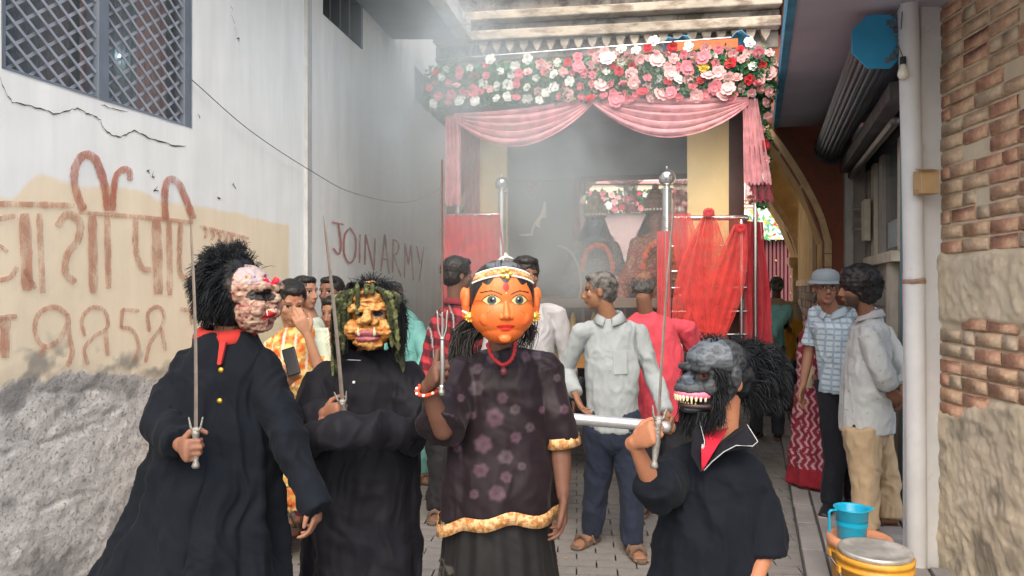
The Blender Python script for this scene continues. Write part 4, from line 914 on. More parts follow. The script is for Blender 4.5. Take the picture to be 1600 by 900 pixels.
# --- idols
m_vb = mat('idol_paint', vcol=True, var=.12, bump=.2, bs=60, rough=.6)
def ribbon(pts, w0, w1=.001, ref=None):
    p = A(pts); n_ = len(p); t = np.gradient(p, axis=0); r = A(ref, float) if ref is not None else RS.normal(0, 1, 3)
    s_ = np.cross(t, r); s_ /= (np.linalg.norm(s_, axis=1)[:, None]+1e-9); w_ = np.linspace(w0, w1, n_)[:, None]**1/2
    v = np.vstack([p+s_*w_, p-s_*w_]); return v, [(i, i+1, n_+i+1, n_+i) for i in range(n_-1)]
def idol(px, base, head, hr_, robe, sash, skin, label, crown):
    t = thing('idol', label, 'idol', base)
    hc = A(head, float); b0 = A(base, float); sh_ = hc-A([0, 0, .20])
    prims = [loft([b0, b0+(sh_-b0)*.35, b0+(sh_-b0)*.7, sh_], [(.27, .2), (.24, .17), (.2, .13), (.15, .10)], n=18), cap_(sh_+A([-.16, 0, 0]), sh_+A([-.24, -.12, -.25]), .06, .045), cap_(sh_+A([.16, 0, 0]), sh_+A([.24, -.12, -.25]), .06, .045),
             cap_(sh_+A([-.24, -.12, -.25]), sh_+A([-.06, -.26, -.26]), .045, .035), cap_(sh_+A([.24, -.12, -.25]), sh_+A([.08, -.26, -.3]), .045, .035), cap_(sh_, hc, .05, .05), sph(hc, (.075, .09, .105)), sph(hc+A([0, -.09, -.005]), (.013, .02, .02)),
             cap_(b0+A([-.1, -.1, .05]), b0+A([-.3, -.32, .03]), .10, .08), cap_(b0+A([.1, -.1, .05]), b0+A([.3, -.32, .03]), .10, .08), cap_(b0+A([-.3, -.32, .0]), b0+A([-.26, -.34, -.36]), .08, .06), cap_(b0+A([.3, -.32, .0]), b0+A([.26, -.34, -.36]), .08, .06)]
    def post(co, no):
        c = np.tile(A(robe), (len(co), 1)); h = co-hc; isk = (h[:, 2] > -.13); c[isk] = skin
        n_ = fbm(co*85, 3, 3); c[(~isk) & (n_ > .58)] = A(sash)*.8; c[(~isk) & (n_ < .36)] = A(robe)*.4
        e = ((np.abs(np.abs(h[:, 0])-.03) < .014) & (np.abs(h[:, 2]-.01) < .008) & (h[:, 1] < 0)); c[e] = (.02, .02, .02)
        l = ((np.abs(h[:, 0]) < .022) & (np.abs(h[:, 2]+.05) < .008) & (h[:, 1] < 0)); c[l] = (.5, .04, .04)
        co = co+no*(.012*(ridge(co*9, 2, 5)-.5))[:, None]*(~isk)[:, None]
        return co, c
    blob('body', prims, .011, m_vb, t, post)
    hair = MB(); 
    for k in range(420):
        a_ = random.uniform(0, 6.28); el_ = random.uniform(.0, 1.2); d_ = A([math.cos(a_)*math.cos(el_), math.sin(a_)*math.cos(el_), math.sin(el_)])
        if d_[1] < -.45 and d_[2] < .75: continue
        p0 = hc+d_*A([.08, .095, .11]); p1 = p0+d_*.04+A([0, 0, -.08]); p2 = hc+A([d_[0]*.20, abs(d_[1])*.08+.04, -.12-random.random()*.25])
        hair.add(ribbon(catmull([p0, p1, p2], 3), .014))
    build('hair', hair, mat('idol_hair', (.012, .012, .014), .5, bump=0), t)
    cr = build('crown', lathe(hc+A([0, 0, .06]), [(.085, 0), (.100, .02), (.082, .035), (.096, .06), (.080, .08), (.088, .11), (.068, .13), (.074, .155), (.05, .18), (.052, .195), (.025, .22), (.030, .235), (.001, .26)], 18), crown, t, smooth=False)
    for k in range(7):
        a_ = math.pi*(1.05+k*.15); pq = hc+A([math.cos(a_)*.088, math.sin(a_)*.088, .10]); build('crown_spire', lathe(pq, [(.012, 0), (.016, .015), (.009, .03), (.012, .045), (.001, .085)], 8), crown, cr)
    for k in range(9):
        a_ = math.pi*(1.1+k*.1); pq = hc+A([math.cos(a_)*.095, math.sin(a_)*.095, .09]); build('crown_jewel', sph(pq, .012, n=8, m=6), mat('pearl', (.8, .78, .7), .2, 0, bump=0) if k == 0 and 'pearl' not in bpy.data.materials else bpy.data.materials['pearl'], cr)
    gar = MB()
    for k in range(80):
        s_ = k/79*2*math.pi; q = sh_+A([math.sin(s_)*.13, -.17-.04*math.cos(s_), -.16-.24*(1-math.cos(s_))*.5*1.6+.17])
        gar.add(sph(q+RS.normal(0, .004, 3), .020+.006*random.random(), n=7, m=5))
    build('marigold_garland', gar, mat('marigold', (.62, .13, .04), .9, .4, 40, .5, 60) if 'marigold' not in bpy.data.materials else bpy.data.materials['marigold'], t, kind='stuff')
    return t
cr1 = mat('silver_gilt', (.45, .38, .22), .35, .3, 30, .4, 60, metal=.5)
i1 = idol(0, C(cu(935, .95), .95, 1.55), P(930, 352, C(cu(932, .95), .95, 0)[1]), 1, (.03, .06, .10), (.35, .2, .06), (.08, .16, .24), 'blue skinned seated idol with tall jewelled crown in the smoke', cr1)
i2 = idol(0, C(cu(1012, .75), .75, 1.55), P(1024, 345, C(cu(1012, .75), .75, 0)[1]), 1, (.22, .03, .035), (.45, .32, .12), (.22, .09, .05), 'idol in maroon embroidered robe beside the right steel post', mat('dull_gold', (.20, .10, .05), .5, .4, 30, .4, 60, metal=.4))
bw = build('bow', loft(catmull([P(872, 384, 6.2), P(890, 392, 6.2), P(903, 415, 6.2), P(908, 445, 6.2), P(904, 470, 6.2)], 6), [.008]*25, (0, 0, 1), 8), mat('pale_wood', (.45, .35, .22), .6), cat='bow', label='pale curved bow held in front of the blue skinned idol', smooth=True)
# --- smoke
sm = bpy.data.materials.new('smoke'); sm.use_nodes = True; N = sm.node_tree.nodes; L = sm.node_tree.links; N.clear()
out = N.new('ShaderNodeOutputMaterial'); pv_ = N.new('ShaderNodeVolumePrincipled'); pv_.inputs['Color'].default_value = (.80, .90, .94, 1); pv_.inputs['Anisotropy'].default_value = .1
tc = N.new('ShaderNodeTexCoord'); 
def plume(loc, rad):
    mp = N.new('ShaderNodeVectorMath'); mp.operation = 'SUBTRACT'; mp.inputs[1].default_value = loc; L.new(tc.outputs['Object'], mp.inputs[0])
    m2 = N.new('ShaderNodeVectorMath'); m2.operation = 'DIVIDE'; m2.inputs[1].default_value = rad; L.new(mp.outputs[0], m2.inputs[0])
    ln = N.new('ShaderNodeVectorMath'); ln.operation = 'LENGTH'; L.new(m2.outputs[0], ln.inputs[0])
    r = N.new('ShaderNodeMapRange'); r.interpolation_type = 'SMOOTHSTEP'; r.inputs[1].default_value = 1; r.inputs[2].default_value = 0; L.new(ln.outputs[1], r.inputs[0]); return r.outputs[0]
def mth(op, a, b_):
    r = N.new('ShaderNodeMath'); r.operation = op
    for i, q in enumerate((a, b_)):
        if isinstance(q, (int, float)): r.inputs[i].default_value = q
        else: L.new(q, r.inputs[i])
    return r.outputs[0]
s1 = plume(tuple(P(850, 380, 5.45)), (.75, .7, 1.0)); s2_ = plume(tuple(P(700, 130, 5.6)), (1.0, 1.3, 1.2)); s3 = plume(tuple(P(850, 290, 5.35)), (1.7, 1.0, 1.6)); s4 = plume(tuple(P(880, 430, 5.3)), (.42, .5, .5))
s5 = plume(tuple(P(610, 250, 6.0)), (.9, 1.6, 1.9))
tot = mth('ADD', mth('MULTIPLY', s5, .28), mth('ADD', mth('ADD', mth('MULTIPLY', s1, .9), mth('MULTIPLY', s2_, .9)), mth('ADD', mth('MULTIPLY', s3, 1.0), mth('MULTIPLY', s4, 1.6))))
nz = N.new('ShaderNodeTexNoise'); nz.inputs['Scale'].default_value = 1.8; nz.inputs['Detail'].default_value = 4; nz.inputs['Distortion'].default_value = .8; L.new(tc.outputs['Object'], nz.inputs[0])
nr = N.new('ShaderNodeMapRange'); nr.inputs[1].default_value = .36; nr.inputs[2].default_value = .66; nr.inputs[3].default_value = .35; nr.inputs[4].default_value = 1.2; L.new(nz.outputs[0], nr.inputs[0])
L.new(mth('MULTIPLY', mth('MULTIPLY', tot, nr.outputs[0]), 1.0), pv_.inputs['Density']); L.new(pv_.outputs[0], out.inputs['Volume'])
build('smoke', box((.0, 5.75, 2.5), (3.3, 2.6, 4.2)), sm, kind='stuff', cat='smoke', label='pale incense smoke drifting over the cart and along the left wall')
# ---------------- people: builders ----------------
Z3 = A([0, 0, 1.])
def frame(yaw, pitch=0, roll=0):
    y = math.radians(yaw); r = A([math.cos(y), math.sin(y), 0]); f = A([math.sin(y), -math.cos(y), 0]); p = math.radians(pitch)
    f2 = f*math.cos(p)+Z3*math.sin(p); u = np.cross(r, -f2)*-1; u = np.cross(f2, r) if np.cross(f2, r)[2] > 0 else np.cross(r, f2)
    if roll: q = math.radians(roll); r, u = r*math.cos(q)+u*math.sin(q), u*math.cos(q)-r*math.sin(q)
    return r, f2, u
def stance(base, H, yaw):
    r, f, u = frame(yaw); b = A(base, float)
    def q(x, y, z): return b+r*x*H+f*y*H+Z3*z*H
    J = dict(head=q(0, .01, .925), neck=q(0, -.005, .845), chest=q(0, 0, .74), pel=q(0, 0, .53), base=b, H=H, yaw=yaw, hyaw=yaw, hpitch=0, hroll=0, hs=H/1.7*.98)
    for s_, n_ in ((-1, 'a'), (1, 'b')):
        J['sh'+n_] = q(s_*.110, 0, .80); J['el'+n_] = q(s_*.15, -.01, .63); J['wr'+n_] = q(s_*.155, .035, .49)
        J['hip'+n_] = q(s_*.055, 0, .52); J['kn'+n_] = q(s_*.06, .012, .28); J['an'+n_] = q(s_*.065, -.012, .045)
    return J
def hand(wr, Fd, N_, k=1., curl=(15, 20, 15), thumb=0, T=None, spread=.0):
    Fd = nrm(Fd); N_ = A(N_, float); N_ = nrm(N_-Fd*(N_@Fd)); T = nrm(np.cross(N_, Fd)) if T is None else T
    pr = [loft([wr-Fd*.02*k, wr+Fd*.02*k, wr+Fd*.055*k, wr+Fd*.088*k], [(.024*k, .018*k), (.030*k, .017*k), (.040*k, .016*k), (.039*k, .013*k)], T, 12)]
    for i, (o, l_) in enumerate(((.030, .90), (.010, 1.0), (-.011, .94), (-.030, .75))):
        p = wr+Fd*(.088-.004*abs(i-1))*k+T*o*k; a_ = 0; pts = [p-Fd*.02*k]; pts.append(p)
        for c_, s_ in zip(curl, (.043, .027, .021)):
            a_ += math.radians(c_+i*1.5+(3 if i == 3 else 0)); dd = nrm(Fd*math.cos(a_)+N_*math.sin(a_)+T*spread*(1.5-i)*.5); p = p+dd*s_*l_*k; pts.append(p)
        pr.append(loft(pts, [.0095*k, .0098*k, .0086*k, .0080*k, .0066*k], T, 9))
    b0 = wr+Fd*.018*k+T*.020*k
    if thumb == 0: ds = (T*.7+Fd*.65+N_*.2, T*.25+Fd*.9+N_*.25, Fd*.95+N_*.3)
    elif thumb == 1: ds = (T*.75+Fd*.35+N_*.5, Fd*.4+N_*.85+T*.2, Fd*.75+N_*.5-T*.3)      # wraps over the fingers
    else: ds = (T*.8+N_*.4+Fd*.2, T*.95+N_*.2+Fd*.1, T*.95+Fd*.15)                          # thumb up along the shaft
    pts = [b0]
    for dd, s_ in zip(ds, (.040, .032, .026)): pts.append(pts[-1]+nrm(dd)*s_*k)
    pr.append(loft(pts, [.015*k, .0125*k, .0105*k, .0085*k], N_, 9)); return pr
def headprims(J):
    r, f, u = frame(J['hyaw'], J['hpitch'], J['hroll']); k = J['hs']; c = J['head']
    R_ = np.stack([r, f, u], 1); q = lambda a, b, z: c+(r*a+f*b+u*z)*k
    S = lambda p, rad: sph(q(*p), tuple(x*k for x in rad), R_, 18, 12)
    pr = [S((0, -.012, .03), (.073, .093, .083)), S((0, .022, -.035), (.058, .064, .076)), S((0, .060, -.088), (.024, .020, .020)), S((0, .02, -.07), (.05, .05, .035)),
          cap_(q(0, .082, .012), q(0, .103, -.028), .0085*k, .0125*k), S((-.011, .094, -.034), (.008, .01, .007)), S((.011, .094, -.034), (.008, .01, .007)),
          cap_(q(-.034, .070, .028), q(.034, .070, .028), .013*k, .013*k), S((0, .086, -.053), (.022, .009, .006)), S((0, .085, -.064), (.018, .009, .007)),
          S((-.036, .058, -.02), (.022, .018, .02)), S((.036, .058, -.02), (.022, .018, .02)), S((-.075, -.008, -.008), (.009, .019, .030)), S((.075, -.008, -.008), (.009, .019, .030)),
          loft([c+(f*-.02-u*.06)*k, J['neck']-Z3*.02], [.052*k, .056*k], r, 14)]
    return pr
def bodyprims(J, hands=True):
    H = J['H']; k = H/1.7; r, f, u = frame(J['yaw']); pr = headprims(J) if 'nohead' not in J else []
    pr.append(loft([J['pel']-Z3*.05*k, J['pel']+Z3*.05*k, J['chest']-Z3*.12*k, J['chest'], J['chest']+Z3*.07*k, J['neck']-Z3*.03], [(.125*k, .08*k), (.105*k, .07*k), (.105*k, .07*k), (.125*k, .078*k), (.115*k, .062*k), (.052*k, .048*k)], r, 20))
    for n_ in 'ab':
        pr.append(loft([J['sh'+n_], J['el'+n_]], [.040*k, .035*k], f, 12)); pr.append(loft([J['el'+n_], J['el'+n_]*.65+J['wr'+n_]*.35, J['wr'+n_]], [.036*k, .036*k, .023*k], f, 12))
        pr.append(loft([J['hip'+n_], J['kn'+n_]], [.060*k, .046*k], f, 14)); pr.append(loft([J['kn'+n_], J['kn'+n_]*.65+J['an'+n_]*.35, J['an'+n_]], [.044*k, .046*k, .032*k], f, 12))
        fy = J.get('foot'+n_, f); a_ = J['an'+n_]; pr.append(loft([a_-fy*.035*k-Z3*.02, a_+fy*.06*k-Z3*.03*k, a_+fy*.15*k-Z3*.045*k], [(.03*k, .035*k), (.04*k, .028*k), (.036*k, .016*k)], np.cross(fy, Z3), 12))
        for t_ in range(5): pr.append(cap_(a_+fy*.14*k+np.cross(fy, Z3)*(t_-2)*.017*k-Z3*.05*k, a_+fy*(.185-.006*abs(t_-1.5))*k+np.cross(fy, Z3)*(t_-2)*.018*k-Z3*.055*k, .010*k, .008*k, 7))
        if hands:
            hd = J.get('hand'+n_)
            if hd is None: pr += hand(J['wr'+n_], J['wr'+n_]-J['el'+n_], r*(-1 if n_ == 'b' else 1)-f*.3, k, (18, 22, 15), 0, T=nrm(f))
            elif hd: pr += hd
    return pr
def facepaint(J, co, skin, opts):
    r, f, u = frame(J['hyaw'], J['hpitch'], J['hroll']); h = (co-J['head'])/J['hs']; a = h@r; b = h@f; c = h@u
    col = np.tile(A(skin), (len(co), 1)); n_ = fbm(co*18, 3, 5); col *= (.88+.24*n_)[:, None]
    fr = (b > .03) & (b < .112) & (np.abs(c) < .13) & (np.abs(a) < .09)
    def mixc(m_, cc, s_=1.): col[:] = col*(1-(m_*s_)[:, None])+A(cc)*(m_*s_)[:, None]
    g = lambda x, s_: np.exp(-(x/s_)**2)
    mixc(fr*g(c+.058, .008)*g(a, .02), A(skin)*A([1.0, .62, .6]), .9)
    if opts.get('lips'): mixc(fr*g(c+.058, .008)*g(a, .018), opts['lips'], .8)
    for s_ in (-1, 1):
        ax_ = a-s_*.031; mixc(fr*((np.abs(ax_) < .0145) & (np.abs(c-.006) < .0062)).astype(float), (.55, .52, .48), .9); mixc(fr*((np.abs(ax_) < .0065) & (np.abs(c-.006) < .0068)), (.015, .01, .01))
        mixc(fr*((np.abs(ax_) < .017) & (np.abs(c-.0135) < .003)), (.02, .012, .01), .9); mixc(fr*g(c-.029-(.004-12*ax_*ax_), .0042)*(np.abs(ax_) < .02), (.02, .014, .012), .9)
        mixc(fr*g(c+.004, .01)*g(ax_, .018), A(skin)*.6, .35); mixc(fr*g(c+.036, .004)*g(a-s_*.008, .004), A(skin)*.25, .8)
    if opts.get('beard'):
        m_ = smoothstep(-.03, -.05, c)*smoothstep(-.02, .01, b)*(smoothstep(.02, .03, np.abs(a))+smoothstep(-.068, -.075, c)).clip(0, 1)+smoothstep(.008, .004, np.abs(c+.045))*(np.abs(a) < .03)*fr
        mixc(np.clip(m_, 0, 1), (.03, .022, .018), opts['beard'])
    if opts.get('mous'): mixc(fr*g(c+.045, .006)*(np.abs(a) < .028), opts.get('mcol', (.03, .02, .02)), opts['mous'])
    if opts.get('bindi'): mixc(fr*g(np.hypot(a, c-.045), .007), (.6, .02, .02)); mixc((b > 0)*g(a, .004)*smoothstep(.06, .07, c), (.55, .02, .02))
    return col
m_skin = mat('skin', vcol=True, var=.08, vs=40, rough=.62, bump=.2, bs=260, spec=.3, bd=.004)
def body(t, J, vox=.006, skin=(.30, .15, .09), name='body', **o):
    return blob(name, bodyprims(J), vox, m_skin, t, lambda co, no: (co, facepaint(J, co, skin, o)), it=2)
def wrinkle(co, no, amp=.008, sc_=(12, 12, 3.6), seed=0, hem=None):
    w_ = fbm(co*5, 2, seed+9)[:, None]-.5; q = co+w_*.12
    r1 = ridge(q*A(sc_), 3, seed); r1 = r1*r1*1.25
    d = (r1-.5)*amp*1.7+(ridge((q @ A([[.8, 0, .6], [0, 1, 0], [-.6, 0, .8]]))*A([5, 5, 16.]), 2, seed+4)-.5)*amp*.55+(fbm(co*7, 3, seed+1)-.5)*amp*.9
    return co+no*d[:, None]
def cloth(t, name, prims, m_, vox=.008, amp=.008, seed=0, pat=None, sc_=(12, 12, 3.6), it=2, **kw):
    def post(co, no):
        c2 = wrinkle(co, no, amp, sc_, seed)
        return (c2, pat(co)) if pat else c2
    return blob(name, prims, vox, m_, t, post, it=it, **kw)
def torso(J, hem, rad, r=None, fold=None, th=.0):
    # rad: list of (z, half width, half depth, dx) from hem up
    rr, f, u = frame(J['yaw']); k = J['H']/1.7; c0, c1 = J['pel'], J['neck']; pts = []; rs_ = []
    for z_, a_, b_ in rad:
        t_ = (z_-c0[2])/(c1[2]-c0[2]); p = c0+(c1-c0)*t_; p = A([p[0], p[1], z_]) if t_ > 0 else A([c0[0], c0[1], z_]); pts.append(p); rs_.append((a_, b_))
    return loft(pts, rs_, rr, 40, False, fold, fix=(0, 0, 1))
def shirt_prims(J, hemz=None, k=None, slv=1., loose=1.0, neckw=.07, belly=0):
    k = J['H']/1.7; hz = J['pel'][2]-.09*k if hemz is None else hemz; n_ = J['neck'][2]; f = frame(J['yaw'])[1]; g = loose
    pr = [torso(J, 0, [(hz, .175*k*g, (.125+belly)*k*g), (hz+.12*k, .165*k*g, (.122+belly)*k*g), (J['chest'][2]-.1*k, .165*k*g, (.118+belly*.8)*k*g), (J['chest'][2], .178*k*g, .118*k*g), (n_-.075*k, .155*k*g, .092*k*g), (n_-.03*k, .115*k, .07*k), (n_+.005*k, neckw*k, .062*k)])]
    for s_ in 'ab':
        a, e, w_ = J['sh'+s_], J['el'+s_], J['wr'+s_]
        if slv > 1: pr.append(loft([a-(e-a)*.05, (a+e)/2, e, (e+w_)/2, e+(w_-e)*(slv-1)], [.052*k*g, .057*k*g, .055*k*g, .050*k*g, .044*k*g], f, 16, rnd=False))
        else: pr.append(loft([a-(e-a)*.05, (a+e)/2, a+(e-a)*slv], [.054*k*g, .060*k*g, .061*k*g], f, 16, rnd=False))
        pr.append(cap_(a-Z3*.004, (a+J['neck'])/2-Z3*.022, .050*k, .050*k))
    return pr
def pants_prims(J, loose=1.0, cuff=.055):
    k = J['H']/1.7; f = frame(J['yaw'])[1]; r = frame(J['yaw'])[0]
    pr = [loft([J['pel']+Z3*.05*k, J['pel']-Z3*.06*k], [(.16*k, .115*k), (.165*k, .12*k)], r, 24)]
    for s_ in 'ab': pr.append(loft([J['hip'+s_], J['kn'+s_]*.5+J['hip'+s_]*.5, J['kn'+s_], J['an'+s_]*.6+J['kn'+s_]*.4, J['an'+s_]-Z3*.01*k], [.098*k*loose, .085*k*loose, .072*k*loose, .066*k*loose, cuff*k*1.1], f, 18, rnd=False))
    return pr
def shoes(t, J, m_, name='sandal', sole=None):
    k = J['H']/1.7; f0 = frame(J['yaw'])[1]
    for s_ in 'ab':
        fy = J.get('foot'+s_, f0); sd = np.cross(fy, Z3); a = J['an'+s_]; z0 = a-Z3*(a[2]-J['base'][2])
        poly = [(-.07, .0), (-.06, .032), (0, .036), (.08, .045), (.15, .044), (.195, .02), (.195, -.02), (.15, -.04), (.08, -.04), (0, -.034), (-.06, -.03)]
        o = build(name, prism([(x*k, y*k) for x, y in poly], fy, sd, Z3, z0+Z3*.003, .024), sole or m_, t, bev=.006)
        if name == 'sandal':
            for q in (.11, .04):
                build('strap', loft([z0+fy*q*k+sd*.044*k+Z3*.02, z0+fy*(q+.01)*k+sd*.03*k+Z3*.062*k, z0+fy*(q+.01)*k-sd*.0*k+Z3*.078*k, z0+fy*(q+.01)*k-sd*.03*k+Z3*.062*k, z0+fy*q*k-sd*.044*k+Z3*.02], [(.005, .014)]*5, fy, 8), m_, o, smooth=True)
        else:
            build('upper', loft([z0-fy*.05*k+Z3*.045, z0+fy*.03*k+Z3*.055, z0+fy*.1*k+Z3*.042, z0+fy*.165*k+Z3*.032], [(.036*k, .05*k), (.040*k, .045*k), (.042*k, .032*k), (.035*k, .02*k)], sd, 14), m_, o, smooth=True)
def strandhair(t, name, J, n_, fn, m_, wid=.004, par=None, c=None):
    mb = MB(); r, f, u = frame(J['hyaw'], J['hpitch'], J['hroll']); k = J['hs']; cc = J['head'] if c is None else c
    for i in range(n_):
        pts = fn(i)
        if pts is None: continue
        W_ = A([cc+(r*p[0]+f*p[1]+u*p[2])*k for p in pts]); mb.add(ribbon(catmull(W_, 3), wid))
    return build(name, mb, m_, par or t)
m_blk = mat('black_hair', (.012, .011, .011), .45, .3, 30, .3, 150, spec=.4); m_grey = mat('grey_hair', (.16, .155, .15), .7, .4, 60, .5, 150, col2=(.04, .04, .04), fac2=(.45, .6), s2=30)
def hair(t, J, m_=m_blk, style='short', bald=False, n_=500, puff=0.):
    r, f, u = frame(J['hyaw'], J['hpitch'], J['hroll']); k = J['hs']; c = J['head']; R_ = np.stack([r, f, u], 1); q = lambda a, b, z: c+(r*a+f*b+u*z)*k
    e = puff
    if bald: pr = [sph(q(0, -.036, .015), ((.079)*k, .072*k, .060*k), R_), sph(q(0, -.01, .0), (.0785*k, .055*k, .03*k), R_)]
    else: pr = [sph(q(0, -.022-e*.2, .042+e*.3), ((.080+e)*k, (.092+e)*k, (.080+e)*k), R_, 20, 14), sph(q(0, -.05-e*.3, -.01), ((.070+e)*k, (.060+e)*k, (.07+e*.6)*k), R_, 20, 14), sph(q(0, .035, .088+e*.5), ((.058+e*.8)*k, (.042+e*.3)*k, (.026+e*.5)*k), R_)]
    if style == 'long': pr += [loft([q(0, -.05, 0), q(0, -.08, -.12), q(0, -.07, -.24)], [(.08*k, .05*k), (.08*k, .04*k), (.06*k, .03*k)], r, 16)]
    if style == 'bun': pr += [sph(q(0, -.12, .0), (.05*k, .04*k, .05*k), R_)]
    o = blob('hair', pr, .0065, m_, t, lambda co, no: co+no*((ridge(co*A([60, 60, 45.]) if not e else co*38, 3, 3)-.5)*(.010+e*.35))[:, None], it=1)
    def fn(i):
        a_ = random.uniform(0, 6.283); el = math.asin(random.uniform(-.35, 1)); d = A([math.cos(a_)*math.cos(el), math.sin(a_)*math.cos(el), math.sin(el)])
        if d[1] > .3 and d[2] < .72: return None
        if bald and d[2] > .45: return None
        p0 = A([0, -.025, .035])+d*A([.078+e, .088+e, .078+e]); tg = nrm(np.cross(d, RS.normal(0, 1, 3))+A([0, -.2, -.5])); L_ = .03+e*.5
        return [p0-d*.004, p0+tg*L_*.5+d*(.004+e*.3), p0+tg*L_+d*(.003+e*.1)]
    if True: strandhair(t, 'loose_hair', J, n_, fn, m_, .0035, par=o)
    return o
def fabric(name, col, rough=.85, weave=300, vcol=False, sheen=.04, var=.12, bump=.25, **k):
    m = mat(name, col, rough, var, 5, bump, weave, vcol=vcol, sheen=sheen, spec=.18, bd=.002, **k)
    N, L, b = nodes(m); tc = N.new('ShaderNodeTexCoord'); wn = N.new('ShaderNodeTexNoise'); wn.inputs['Scale'].default_value = 3.5; L.new(tc.outputs['Object'], wn.inputs[0])
    ad = N.new('ShaderNodeVectorMath'); ad.operation = 'MULTIPLY_ADD'; ad.inputs[1].default_value = (.35, .35, .35); L.new(wn.outputs[1], ad.inputs[0]); L.new(tc.outputs['Object'], ad.inputs[2])
    mp = N.new('ShaderNodeMapping'); mp.inputs['Scale'].default_value = (1, 1, .5); L.new(ad.outputs[0], mp.inputs[0])
    q = N.new('ShaderNodeTexNoise'); q.noise_type = 'RIDGED_MULTIFRACTAL'; q.inputs['Scale'].default_value = 7; q.inputs['Detail'].default_value = 3; q.inputs['Roughness'].default_value = .45; L.new(mp.outputs[0], q.inputs[0])
    bn = N.new('ShaderNodeBump'); bn.inputs['Strength'].default_value = .55; bn.inputs['Distance'].default_value = .012; L.new(q.outputs[0], bn.inputs['Height'])
    old = b.inputs['Normal'].links[0].from_node; L.new(bn.outputs[0], old.inputs['Normal'])
    return m
m_fv = fabric('printed_cloth', (1, 1, 1), vcol=True)
def collar(t, J, m_, k=1., name='collar'):
    r, f, u = frame(J['yaw']); c = J['neck']+Z3*.0; rows = []
    for i in range(25):
        a_ = math.radians(-165+330*i/24); d = r*math.sin(a_)-f*math.cos(a_)*-1 if False else r*math.sin(a_)-f*math.cos(a_)
        op = abs(a_)/2.9; rows.append([c+d*.062*k+Z3*(.012-.035*op**2)*1, c+d*.064*k+Z3*(.045-.045*op**3), c+d*.072*k+Z3*(.042-.05*op**3), c+d*(.088+.02*op)*k+Z3*(.005-.05*op**2)])
    return build(name, sheet(rows), m_, t, smooth=True, solid=.003)
# ---------------- background people ----------------
PC = 'people'
def feetz(d): return 0.0
# man in white shirt at the tow bar
t = thing('person', 'grey haired man in pale shirt and navy trousers looking left behind the tow pipe', 'person', P(955, 0, 4.42)*A([1, 1, 0]))
J = stance(t.location, 1.68, -15); J['head'] = P(936, 455, 4.40); J['hyaw'] = -98; J['hpitch'] = -4; J['neck'] = P(953, 497, 4.42); J['sha'] = P(907, 518, 4.42); J['shb'] = P(997, 518, 4.44)
J['ela'] = P(884, 578, 4.5); J['wra'] = P(900, 618, 4.35); J['elb'] = P(1021, 588, 4.42); J['wrb'] = P(1041, 648, 4.25); J['chest'] = P(955, 575, 4.42); J['pel'] = P(958, 665, 4.42)
J['hipa'] = P(938, 668, 4.42); J['hipb'] = P(976, 668, 4.42); J['kna'] = P(934, 750, 4.45); J['knb'] = P(985, 750, 4.35); J['ana'] = P(925, 838, 4.50); J['anb'] = P(988, 855, 4.32); J['base'] = A([0, 0, 0.])
for s_ in 'ab': J['an'+s_][2] = .07
J['foota'] = nrm([-.65, -.75, 0]); J['footb'] = nrm([.15, -1, 0])
J['handb'] = hand(J['wrb'], (.2, -.35, -.8), (-.6, -.6, 0), 1, (50, 60, 40), 1)
body(t, J, skin=(.25, .125, .075), mous=.5, mcol=(.12, .11, .1)); hair(t, J, m_grey)
m_ws = fabric('pale_shirt', (.30, .34, .36)); cloth(t, 'shirt', shirt_prims(J, 1.55-222/F*4.42, slv=1.92, loose=.93), m_ws, amp=.010, seed=3); collar(t, J, m_ws)
for i in range(5): build('shirt_button', lathe(P(949+i*2, 520+i*29, 4.42-.135), [(.001, 0), (.006, 0), (.006, .003), (.001, .004)], 8, (0, -1, 0)), m_ws, t)
build('chest_pocket', loft([P(968, 548, 4.31), P(970, 585, 4.30)], [(.045, .004), (.042, .006)], (1, 0, 0), 12, False), m_ws, t, bev=.003)
m_navy = fabric('navy_trousers', (.022, .030, .052)); cloth(t, 'trousers', pants_prims(J, 1.02), m_navy, amp=.011, seed=4); m_sand = mat('worn_sandal', (.14, .10, .075), .8); shoes(t, J, m_sand)
# man in pink tee
t = thing('person', 'balding man in bright pink t-shirt seen from behind at the cart rails', 'person', P(1030, 0, 5.0)*A([1, 1, 0]))
J = stance(t.location, 1.68, 165); J['head'] = P(1006, 452, 4.98); J['hyaw'] = 160; J['neck'] = P(1010, 490, 5.0); J['hpitch'] = -12
J['sha'], J['shb'] = P(1072, 512, 5.0), P(985, 512, 5.05); J['ela'] = P(1090, 552, 5.12); J['wra'] = P(1068, 534, 5.3); J['elb'] = P(972, 570, 5.1); J['wrb'] = P(985, 600, 5.3); J['chest'] = P(1028, 555, 5.02); J['pel'] = P(1035, 640, 5.05)
J['hipa'] = P(1050, 645, 5.05); J['hipb'] = P(1015, 645, 5.05); J['kna'] = P(1050, 720, 5.05); J['knb'] = P(1010, 720, 5.05)
body(t, J, skin=(.22, .11, .07)); hair(t, J, m_grey, bald=True); m_pt = fabric('pink_tee', (.58, .07, .10)); cloth(t, 'tshirt', shirt_prims(J, 1.55-205/F*5, slv=.72, loose=1.12, belly=.02), m_pt, amp=.010, seed=8)
cloth(t, 'trousers', pants_prims(J), fabric('dark_trousers', (.03, .032, .04)), amp=.01, seed=9); shoes(t, J, m_sand)
